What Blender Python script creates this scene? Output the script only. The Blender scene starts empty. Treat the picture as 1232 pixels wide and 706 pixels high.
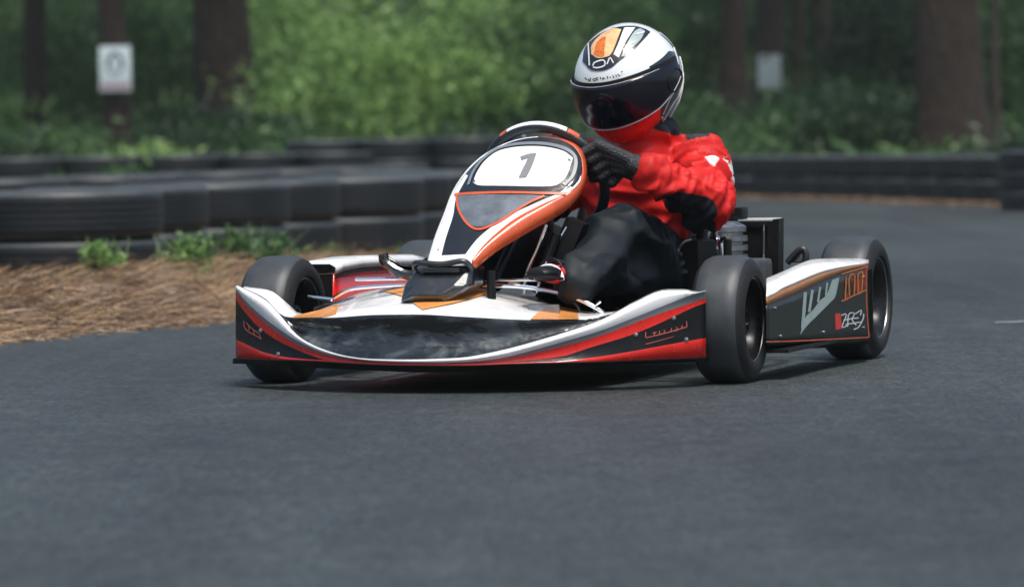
import bpy, bmesh, math, random
import numpy as np
from mathutils import Vector, Matrix, noise
random.seed(7); np.random.seed(7)
R = math.radians
C = bpy.context.scene.collection
SC = bpy.context.scene

# ------------------------------------------------------------------ camera, sky, sun, exposure
cd = bpy.data.cameras.new('camera'); cam = bpy.data.objects.new('camera', cd); C.objects.link(cam)
cd.sensor_width = 36; cd.lens = 144.64; cd.clip_start = .1; cd.clip_end = 2000
cd.dof.use_dof = True; cd.dof.focus_distance = 9.05; cd.dof.aperture_fstop = 4.8
f_ = Vector((0, math.cos(R(2.14)), -math.sin(R(2.14)))); r0 = Vector((1, 0, 0)); u0 = r0.cross(f_)
rr = math.cos(R(1))*r0 - math.sin(R(1))*u0; uu = math.cos(R(1))*u0 + math.sin(R(1))*r0
cam.matrix_world = Matrix(((rr.x, uu.x, -f_.x, 0), (rr.y, uu.y, -f_.y, 0), (rr.z, uu.z, -f_.z, .545), (0, 0, 0, 1)))
SC.camera = cam
SUN_EL, SUN_AZ = 68, 158           # azimuth measured clockwise from +Y
w = bpy.data.worlds.new('World'); SC.world = w; w.use_nodes = True
nt = w.node_tree; bgn = nt.nodes['Background']
sky = nt.nodes.new('ShaderNodeTexSky'); sky.sky_type = 'NISHITA'; sky.sun_disc = False
sky.sun_elevation = R(SUN_EL); sky.sun_rotation = R(SUN_AZ); sky.air_density = 1.0; sky.dust_density = 3.5; sky.ozone_density = 1.0
nt.links.new(sky.outputs[0], bgn.inputs[0]); bgn.inputs[1].default_value = .055
ld = bpy.data.lights.new('sun', 'SUN'); sun = bpy.data.objects.new('sun', ld); C.objects.link(sun)
ld.energy = 1.5; ld.angle = R(16); ld.color = (1, .96, .9)
sd = Vector((math.sin(R(SUN_AZ))*math.cos(R(SUN_EL)), math.cos(R(SUN_AZ))*math.cos(R(SUN_EL)), math.sin(R(SUN_EL))))
sun.rotation_euler = sd.to_track_quat('Z', 'Y').to_euler()
vs = SC.view_settings; vs.view_transform = 'Standard'; vs.look = 'None'; vs.gamma = 1; vs.use_curve_mapping = False
vs.exposure = 1.35

# ------------------------------------------------------------------ materials
def _n(nt, t, **k):
    n = nt.nodes.new(t)
    for a, v in k.items(): setattr(n, a, v)
    return n
def mat(name, col, rough=.5, metal=0, coat=0, var=0, vscale=20, bump=0, bscale=200, rvar=0, sheen=0, spec=.5, coord='Object'):
    m = bpy.data.materials.new(name); m.use_nodes = True; nt = m.node_tree; b = nt.nodes['Principled BSDF']
    b.inputs['Base Color'].default_value = (*col, 1); b.inputs['Roughness'].default_value = rough
    b.inputs['Metallic'].default_value = metal; b.inputs['Coat Weight'].default_value = coat; b.inputs['Coat Roughness'].default_value = .06
    b.inputs['Sheen Weight'].default_value = sheen; b.inputs['Specular IOR Level'].default_value = spec
    tc = _n(nt, 'ShaderNodeTexCoord')
    if var or rvar:
        nz = _n(nt, 'ShaderNodeTexNoise'); nz.inputs['Scale'].default_value = vscale; nz.inputs['Detail'].default_value = 6; nz.inputs['Roughness'].default_value = .65
        nt.links.new(tc.outputs[coord], nz.inputs['Vector'])
        if var:
            mr = _n(nt, 'ShaderNodeMapRange'); mr.inputs[1].default_value = .3; mr.inputs[2].default_value = .7; mr.inputs[3].default_value = 1-var; mr.inputs[4].default_value = 1+var
            nt.links.new(nz.outputs[0], mr.inputs[0])
            mx = _n(nt, 'ShaderNodeVectorMath', operation='SCALE'); mx.inputs[0].default_value = col
            nt.links.new(mr.outputs[0], mx.inputs['Scale']); nt.links.new(mx.outputs[0], b.inputs['Base Color'])
        if rvar:
            mr2 = _n(nt, 'ShaderNodeMapRange'); mr2.inputs[1].default_value = .3; mr2.inputs[2].default_value = .7
            mr2.inputs[3].default_value = max(.02, rough-rvar); mr2.inputs[4].default_value = rough+rvar
            nt.links.new(nz.outputs[0], mr2.inputs[0]); nt.links.new(mr2.outputs[0], b.inputs['Roughness'])
    if bump:
        nb = _n(nt, 'ShaderNodeTexNoise'); nb.inputs['Scale'].default_value = bscale; nb.inputs['Detail'].default_value = 4
        nt.links.new(tc.outputs[coord], nb.inputs['Vector'])
        bp = _n(nt, 'ShaderNodeBump'); bp.inputs['Strength'].default_value = bump; bp.inputs['Distance'].default_value = .01
        nt.links.new(nb.outputs[0], bp.inputs['Height']); nt.links.new(bp.outputs[0], b.inputs['Normal'])
        if coat: nt.links.new(bp.outputs[0], b.inputs['Coat Normal'])
    return m
M = {}
M['white'] = mat('white_paint', (.84, .85, .85), .26, coat=.5, var=.05, vscale=9, rvar=.07)
M['red'] = mat('red_paint', (.72, .018, .012), .28, coat=.5, var=.12, vscale=14, rvar=.08)
M['orange'] = mat('orange_paint', (.95, .40, .11), .3, coat=.5, var=.10, vscale=12, rvar=.08)
M['burnt'] = mat('burnt_orange_paint', (.62, .10, .03), .28, coat=.5, var=.15, vscale=16, rvar=.08)
M['gold'] = mat('bronze_paint', (.33, .13, .03), .35, coat=.4, var=.18, vscale=20, rvar=.08)
M['amber'] = mat('amber_paint', (.55, .17, .03), .4, var=.2, vscale=60)
M['grey'] = mat('grey_paint', (.18, .21, .23), .3, coat=.4, var=.06)
M['pale'] = mat('pale_grey_green_print', (.33, .42, .42), .35, coat=.2, var=.1, vscale=30)
M['black'] = mat('black_plastic', (.005, .006, .007), .45, var=.3, vscale=30, rvar=.12, spec=.3)
M['gloss'] = mat('black_gloss', (.008, .011, .013), .16, coat=1, var=.6, vscale=9, bump=.6, bscale=9, rvar=.12)
M['podface'] = mat('charcoal_paint', (.009, .012, .010), .38, coat=.08, var=.3, vscale=12, rvar=.1)
M['lens'] = mat('smoked_lens', (.13, .15, .17), .12, coat=1, var=.5, vscale=14, rvar=.05)
M['chrome'] = mat('polished_steel', (.82, .83, .85), .16, metal=1, rvar=.06)
M['alloy'] = mat('cast_alloy', (.35, .36, .38), .4, metal=1, var=.25, vscale=60, rvar=.1)
M['steel'] = mat('dark_steel', (.08, .085, .09), .38, metal=.8, var=.2, rvar=.1)
M['tread'] = mat('slick_rubber', (.036, .043, .047), .48, var=.22, vscale=22, bump=.06, bscale=260, rvar=.08, spec=.6)
M['sidewall'] = mat('sidewall_rubber', (.006, .007, .008), .62, var=.25, vscale=30, bump=.15, bscale=150)
M['rim'] = mat('black_rim', (.02, .021, .023), .3, metal=.6, var=.3, rvar=.1)
M['visor'] = mat('dark_visor', (.004, .005, .012), .15, spec=.45, rvar=.03, vscale=8)
M['helm'] = mat('helmet_white', (.78, .82, .83), .16, coat=1, var=.04, vscale=12, rvar=.05)
M['glove'] = mat('glove_leather', (.012, .015, .018), .48, var=.35, vscale=60, bump=.5, bscale=220)
M['shoe'] = mat('shoe_red', (.55, .03, .03), .5, var=.2, vscale=40)
M['rubberwheel'] = mat('wheel_grip', (.012, .022, .028), .35, var=.3, vscale=50, bump=.3, bscale=300)

def color_ramp_mat(name, stops, scale, rough=.85, bump=.4, bscale=40, detail=8, coordv='Object', dist=.02, stretch=None):
    m = bpy.data.materials.new(name); m.use_nodes = True; nt = m.node_tree; b = nt.nodes['Principled BSDF']; b.inputs['Roughness'].default_value = rough
    tc = _n(nt, 'ShaderNodeTexCoord'); mp = _n(nt, 'ShaderNodeMapping'); nt.links.new(tc.outputs[coordv], mp.inputs[0])
    if stretch: mp.inputs['Scale'].default_value = stretch
    nz = _n(nt, 'ShaderNodeTexNoise'); nz.inputs['Scale'].default_value = scale; nz.inputs['Detail'].default_value = detail; nz.inputs['Roughness'].default_value = .7
    nt.links.new(mp.outputs[0], nz.inputs['Vector']); cr = _n(nt, 'ShaderNodeValToRGB'); nt.links.new(nz.outputs[0], cr.inputs[0])
    e = cr.color_ramp.elements; e[0].position, e[0].color = stops[0][0], (*stops[0][1], 1); e[1].position, e[1].color = stops[-1][0], (*stops[-1][1], 1)
    for p, c in stops[1:-1]:
        q = e.new(p); q.color = (*c, 1)
    nt.links.new(cr.outputs[0], b.inputs['Base Color'])
    nb = _n(nt, 'ShaderNodeTexNoise'); nb.inputs['Scale'].default_value = bscale; nb.inputs['Detail'].default_value = 8; nt.links.new(mp.outputs[0], nb.inputs['Vector'])
    bp = _n(nt, 'ShaderNodeBump'); bp.inputs['Strength'].default_value = bump; bp.inputs['Distance'].default_value = dist
    nt.links.new(nb.outputs[0], bp.inputs['Height']); nt.links.new(bp.outputs[0], b.inputs['Normal'])
    return m
M['bark'] = color_ramp_mat('pine_bark', [(.35, (.010, .007, .005)), (.55, (.032, .020, .014)), (.72, (.070, .044, .030))], 5, .95, 1.0, 9, stretch=(4, 4, .8), dist=.06)
M['bark_pale'] = color_ramp_mat('pale_bark', [(.35, (.035, .026, .022)), (.55, (.08, .058, .048)), (.72, (.13, .095, .078))], 5, .95, 1.0, 9, stretch=(4, 4, .8), dist=.06)
M['soil'] = color_ramp_mat('needle_litter', [(.3, (.030, .017, .010)), (.5, (.085, .046, .026)), (.7, (.17, .10, .06))], 9, .95, .8, 40)
M['forest_floor'] = color_ramp_mat('mossy_forest_floor', [(.3, (.012, .022, .010)), (.5, (.035, .060, .020)), (.62, (.055, .085, .028)), (.75, (.075, .055, .03))], .9, .95, .8, 12)

def asphalt():
    m = bpy.data.materials.new('asphalt'); m.use_nodes = True; nt = m.node_tree; b = nt.nodes['Principled BSDF']; L = nt.links.new
    tc = _n(nt, 'ShaderNodeTexCoord')
    def nz(s, d=6, r=.6, st=None):
        mp = _n(nt, 'ShaderNodeMapping'); L(tc.outputs['Object'], mp.inputs[0])
        if st: mp.inputs['Scale'].default_value = st; mp.inputs['Rotation'].default_value = (0, 0, R(-14))
        n = _n(nt, 'ShaderNodeTexNoise'); n.inputs['Scale'].default_value = s; n.inputs['Detail'].default_value = d; n.inputs['Roughness'].default_value = r; L(mp.outputs[0], n.inputs['Vector']); return n
    big = nz(.55, 5, .6, (1.6, .5, 1)); mid = nz(6, 8, .7); fine = nz(150, 3, .7, (1, .3, 1)); grit = nz(60, 5, .8, (1, .22, 1)); vo = _n(nt, 'ShaderNodeTexVoronoi'); vo.inputs['Scale'].default_value = 110; L(tc.outputs['Object'], vo.inputs['Vector'])
    def mr(src, a, b_, c, d):
        q = _n(nt, 'ShaderNodeMapRange'); q.inputs[1].default_value = a; q.inputs[2].default_value = b_; q.inputs[3].default_value = c; q.inputs[4].default_value = d; L(src, q.inputs[0]); return q.outputs[0]
    def mul(a, b_):
        q = _n(nt, 'ShaderNodeMath', operation='MULTIPLY'); L(a, q.inputs[0]); L(b_, q.inputs[1]); return q.outputs[0]
    k = mul(mul(mr(big.outputs[0], .3, .7, .60, 1.38), mul(mr(mid.outputs[0], .25, .75, .78, 1.22), mr(grit.outputs[0], .34, .66, .50, 1.50))), mul(mr(fine.outputs[0], .3, .7, .62, 1.38), mr(vo.outputs['Color'], 0, 1, .75, 1.3)))
    streak = nz(1.1, 5, .6, (2.6, .16, 1)); k = mul(k, mr(streak.outputs[0], .35, .6, .72, 1.12))
    v = _n(nt, 'ShaderNodeVectorMath', operation='SCALE'); v.inputs[0].default_value = ASPH; L(k, v.inputs['Scale']); L(v.outputs[0], b.inputs['Base Color'])
    L(mr(mid.outputs[0], .3, .7, .42, .62), b.inputs['Roughness']); b.inputs['Specular IOR Level'].default_value = .75
    bp = _n(nt, 'ShaderNodeBump'); bp.inputs['Strength'].default_value = .8; bp.inputs['Distance'].default_value = .006
    ad = _n(nt, 'ShaderNodeMath', operation='ADD'); L(vo.outputs['Distance'], ad.inputs[0]); L(grit.outputs[0], ad.inputs[1]); L(ad.outputs[0], bp.inputs['Height'])
    bp2 = _n(nt, 'ShaderNodeBump'); bp2.inputs['Strength'].default_value = .35; bp2.inputs['Distance'].default_value = .03; L(mid.outputs[0], bp2.inputs['Height']); L(bp.outputs[0], bp2.inputs['Normal'])
    L(bp2.outputs[0], b.inputs['Normal'])
    return m
ASPH = (.028, .0375, .0375)
M['asphalt'] = asphalt()

def painted_reflections(name):  # pale streaks in the base colour imitate reflections on the gloss black
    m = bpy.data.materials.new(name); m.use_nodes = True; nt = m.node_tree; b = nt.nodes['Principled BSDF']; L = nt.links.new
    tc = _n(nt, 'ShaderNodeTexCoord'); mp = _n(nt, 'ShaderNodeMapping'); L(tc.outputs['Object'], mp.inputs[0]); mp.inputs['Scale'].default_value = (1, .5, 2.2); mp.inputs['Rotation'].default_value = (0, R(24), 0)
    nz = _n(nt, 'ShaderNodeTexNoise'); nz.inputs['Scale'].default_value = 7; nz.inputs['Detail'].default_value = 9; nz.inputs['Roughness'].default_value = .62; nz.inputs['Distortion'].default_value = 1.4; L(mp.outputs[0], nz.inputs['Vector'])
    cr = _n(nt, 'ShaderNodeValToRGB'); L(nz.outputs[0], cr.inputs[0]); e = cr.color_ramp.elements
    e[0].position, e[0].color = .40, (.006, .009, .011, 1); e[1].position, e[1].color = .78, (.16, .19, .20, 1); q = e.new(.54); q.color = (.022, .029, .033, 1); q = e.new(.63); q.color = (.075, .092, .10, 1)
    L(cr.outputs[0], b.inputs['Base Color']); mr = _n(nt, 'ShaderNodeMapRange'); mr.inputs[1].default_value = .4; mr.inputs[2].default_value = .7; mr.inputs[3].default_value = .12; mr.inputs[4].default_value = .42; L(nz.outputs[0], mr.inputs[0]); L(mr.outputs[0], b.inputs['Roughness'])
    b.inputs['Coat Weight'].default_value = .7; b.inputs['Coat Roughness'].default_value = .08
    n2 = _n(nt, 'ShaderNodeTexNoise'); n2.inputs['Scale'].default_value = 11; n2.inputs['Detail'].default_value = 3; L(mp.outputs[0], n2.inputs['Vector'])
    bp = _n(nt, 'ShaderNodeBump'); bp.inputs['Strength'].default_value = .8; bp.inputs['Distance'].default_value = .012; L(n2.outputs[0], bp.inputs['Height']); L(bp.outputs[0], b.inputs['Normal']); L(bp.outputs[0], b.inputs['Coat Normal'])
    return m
M['painted_reflections'] = painted_reflections('black_panel_painted_reflections')

def leaf_mat(name, c1, c2, c3):
    m = bpy.data.materials.new(name); m.use_nodes = True; nt = m.node_tree; b = nt.nodes['Principled BSDF']
    g = _n(nt, 'ShaderNodeNewGeometry'); cr = _n(nt, 'ShaderNodeValToRGB'); e = cr.color_ramp.elements
    e[0].color = (*c1, 1); e[1].color = (*c3, 1); q = e.new(.5); q.color = (*c2, 1)
    at = _n(nt, 'ShaderNodeAttribute'); at.attribute_name = 'hue'
    mx = _n(nt, 'ShaderNodeMath', operation='MULTIPLY_ADD'); mx.inputs[1].default_value = .35
    nt.links.new(g.outputs['Random Per Island'], mx.inputs[0]); nt.links.new(at.outputs['Fac'], mx.inputs[2]); nt.links.new(mx.outputs[0], cr.inputs[0])
    nt.links.new(cr.outputs[0], b.inputs['Base Color']); b.inputs['Roughness'].default_value = .45
    tr = _n(nt, 'ShaderNodeBsdfTranslucent'); nt.links.new(cr.outputs[0], tr.inputs[0])
    ms = _n(nt, 'ShaderNodeMixShader'); ms.inputs[0].default_value = .35
    nt.links.new(b.outputs[0], ms.inputs[1]); nt.links.new(tr.outputs[0], ms.inputs[2]); nt.links.new(ms.outputs[0], nt.nodes['Material Output'].inputs[0])
    return m
M['leaf_bright'] = leaf_mat('bright_leaf', (.06, .14, .04), (.17, .31, .085), (.29, .45, .13))  # greens raised so the sun on the thicket sits partly in the colour
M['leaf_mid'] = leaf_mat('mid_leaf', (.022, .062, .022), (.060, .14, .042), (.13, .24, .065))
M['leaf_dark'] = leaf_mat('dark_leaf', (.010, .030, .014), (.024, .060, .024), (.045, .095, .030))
M['straw'] = leaf_mat('dry_needles', (.034, .018, .009), (.16, .090, .045), (.54, .36, .19))

# ------------------------------------------------------------------ mesh helpers
def mesh(name, V, F, m, parent=None, smooth=True, fm=None, link=True):
    me = bpy.data.meshes.new(name); me.from_pydata([tuple(v) for v in V], [], [tuple(f) for f in F])
    for q in (m if isinstance(m, (list, tuple)) else [m]): me.materials.append(q)
    if smooth: me.polygons.foreach_set('use_smooth', [True]*len(me.polygons))
    if fm: me.polygons.foreach_set('material_index', fm)
    me.update(); o = bpy.data.objects.new(name, me)
    if link: C.objects.link(o)
    if parent: o.parent = parent
    return o
def solid(o, t=.003, off=0):
    s = o.modifiers.new('solid', 'SOLIDIFY'); s.thickness = t; s.offset = off; return o
def gridF(nr, nc, base=0):
    return [(base+i*nc+j, base+i*nc+j+1, base+(i+1)*nc+j+1, base+(i+1)*nc+j) for i in range(nr-1) for j in range(nc-1)]
def G(key):
    nc, a = GRIDS[key]; V = np.array(a).reshape(-1, 3); return V, nc, len(V)//nc
def grid(key, name, m, parent, t=0, rows=None):
    V, nc, nr = G(key)
    if rows: V = V[rows[0]*nc:(rows[1]+1)*nc]; nr = rows[1]-rows[0]+1
    o = mesh(name, V, gridF(nr, nc), m, parent)
    if t: solid(o, t)
    return o
def multi(keys, name, m, parent, t=0):
    V = []; F = []
    for k in keys:
        v, nc, nr = G(k); F += gridF(nr, nc, len(V)); V += list(v)
    o = mesh(name, V, F, m, parent)
    if t: solid(o, t)
    return o
def keys(prefix): return [k for k in GRIDS if k.startswith(prefix)]
class MB:
    def __init__(s): s.V = []; s.F = []
    def add(s, V, F):
        b = len(s.V); s.V += [tuple(v) for v in V]; s.F += [tuple(b+i for i in f) for f in F]; return s
    def box(s, c, d, rot=None, bev=.12):
        c = Vector(c); h = Vector(d)/2; b = min(h)*bev; bm = bmesh.new(); bmesh.ops.create_cube(bm, size=1)
        for v in bm.verts: v.co = Vector((v.co.x*d[0], v.co.y*d[1], v.co.z*d[2]))
        if bev: bmesh.ops.bevel(bm, geom=bm.edges[:], offset=b*2, segments=2, affect='EDGES', profile=.7)
        mt = rot if rot else Matrix.Identity(3)
        bm.verts.index_update(); s.add([mt @ v.co + c for v in bm.verts], [[v.index for v in f.verts] for f in bm.faces]); bm.free(); return s
    def tube(s, P, r, n=10, closed=False, caps=True):
        P = [Vector(p) for p in P]; N = len(P); rs = r if isinstance(r, (list, tuple)) else [r]*N; V = []; F = []
        up = None
        for i, p in enumerate(P):
            a = P[(i-1) % N] if (closed or i > 0) else p; b = P[(i+1) % N] if (closed or i < N-1) else p
            t = (b-a).normalized()
            if up is None: up = t.orthogonal().normalized()
            up = (up - t*up.dot(t)).normalized(); q = t.cross(up)
            for k in range(n):
                an = 2*math.pi*k/n; V.append(p + (up*math.cos(an)+q*math.sin(an))*rs[i])
        for i in range(N if closed else N-1):
            for k in range(n):
                F.append((i*n+k, i*n+(k+1) % n, ((i+1) % N)*n+(k+1) % n, ((i+1) % N)*n+k))
        if caps and not closed: F.append(tuple(reversed(range(n)))); F.append(tuple((N-1)*n+k for k in range(n)))
        return s.add(V, F)
    def lathe(s, prof, n=48, c=(0, 0, 0), ax='z', close=True):
        V = []; F = []; m = len(prof)
        for i in range(n):
            a = 2*math.pi*i/n
            for (r, h) in prof:
                p = (r*math.cos(a), r*math.sin(a), h)
                if ax == 'x': p = (h, r*math.cos(a), r*math.sin(a))
                if ax == 'y': p = (r*math.cos(a), h, r*math.sin(a))
                V.append(Vector(p)+Vector(c))
        for i in range(n):
            for j in range(m if close else m-1):
                F.append((i*m+j, ((i+1) % n)*m+j, ((i+1) % n)*m+(j+1) % m, i*m+(j+1) % m))
        return s.add(V, F)
    def build(s, name, m, parent=None, smooth=True, sharp=35):
        o = mesh(name, s.V, s.F, m, parent, smooth)
        if smooth:
            bm = bmesh.new(); bm.from_mesh(o.data); bmesh.ops.recalc_face_normals(bm, faces=bm.faces[:])
            for e in bm.edges:
                if len(e.link_faces) == 2 and e.calc_face_angle(0) > R(sharp): e.smooth = False
            bm.to_mesh(o.data); bm.free()
        return o
def spline(P, n=8):
    P = [Vector(p) for p in P]; Q = [P[0]*2-P[1]]+P+[P[-1]*2-P[-2]]; out = []
    for i in range(1, len(Q)-2):
        for k in range(n):
            t = k/n; a, b, c, d = Q[i-1], Q[i], Q[i+1], Q[i+2]
            out.append(.5*((2*b)+(c-a)*t+(2*a-5*b+4*c-d)*t*t+(3*b-a-3*c+d)*t**3))
    return out+[P[-1]]
def tag(o, label=None, cat=None, group=None, kind=None):
    if label: o['label'] = label
    if cat: o['category'] = cat
    if group: o['group'] = group
    if kind: o['kind'] = kind
    return o
def empty(name, loc=(0, 0, 0), rz=0):
    o = bpy.data.objects.new(name, None); C.objects.link(o); o.location = loc; o.rotation_euler = (0, 0, rz); o.empty_display_size = .1; return o
def copy_tree(o, parent=None):
    c = o.copy(); C.objects.link(c); c.parent = parent
    for ch in list(o.children): copy_tree(ch, c)
    return c
ORD = ['first', 'second', 'third', 'fourth', 'fifth', 'sixth', 'seventh', 'eighth', 'ninth', 'tenth', 'eleventh', 'twelfth', 'thirteenth', 'fourteenth', 'fifteenth']

# ------------------------------------------------------------------ ground, road
def hill(x, y):
    t = max(0, y-39.5); z = .062*t if t < 40 else 2.48+.02*(t-40)
    return z*(1+.12*math.sin(x*.5)) + (.05*noise.noise(Vector((x*.4, y*.4, 0))) if t > 1 else 0)
xs = list(np.linspace(-60, -14, 12))+list(np.linspace(-12, 14, 53))+list(np.linspace(16, 60, 12)); ys = list(np.linspace(-40, 36, 12))+list(np.linspace(38, 80, 60))+[90, 110, 150, 220, 320]
V = [(x, y, hill(x, y)) for y in ys for x in xs]
tag(mesh('ground', V, gridF(len(ys), len(xs)), M['forest_floor']), kind='structure')
# asphalt sheet: wide in the foreground, passes right of the infield and turns left behind it
edge = spline([(-3.6, 4, 0), (-2.3, 8.6, 0), (-1.43, 11.45, 0), (-.86, 12.7, 0), (-.1, 15.2, 0), (.55, 19, 0), (.5, 24, 0), (-.6, 29, 0), (-3.5, 32, 0), (-14, 35, 0)], 10)
far = spline([(16, 4, 0), (12, 10, 0), (7.5, 18, 0), (5.0, 25, 0), (3.62, 29.6, 0), (2.1, 36.4, 0), (.8, 38.2, 0), (-2, 39.3, 0), (-6, 40, 0), (-14, 41, 0)], 10)
V = []; n = len(edge)
for e, g in zip(edge, far):
    for k in range(13): p = e.lerp(g, k/12); V.append((p.x, p.y, .004))
F = gridF(n, 13); b = len(V); V += [(-3.6, 4, .004), (16, 4, .004), (16, -12, .004), (-16, -12, .004), (-16, 1.5, .004)]; F.append((b, b+4, b+3, b+2, b+1))
tag(mesh('road', V, F, M['asphalt'], smooth=False), kind='structure')

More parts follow.
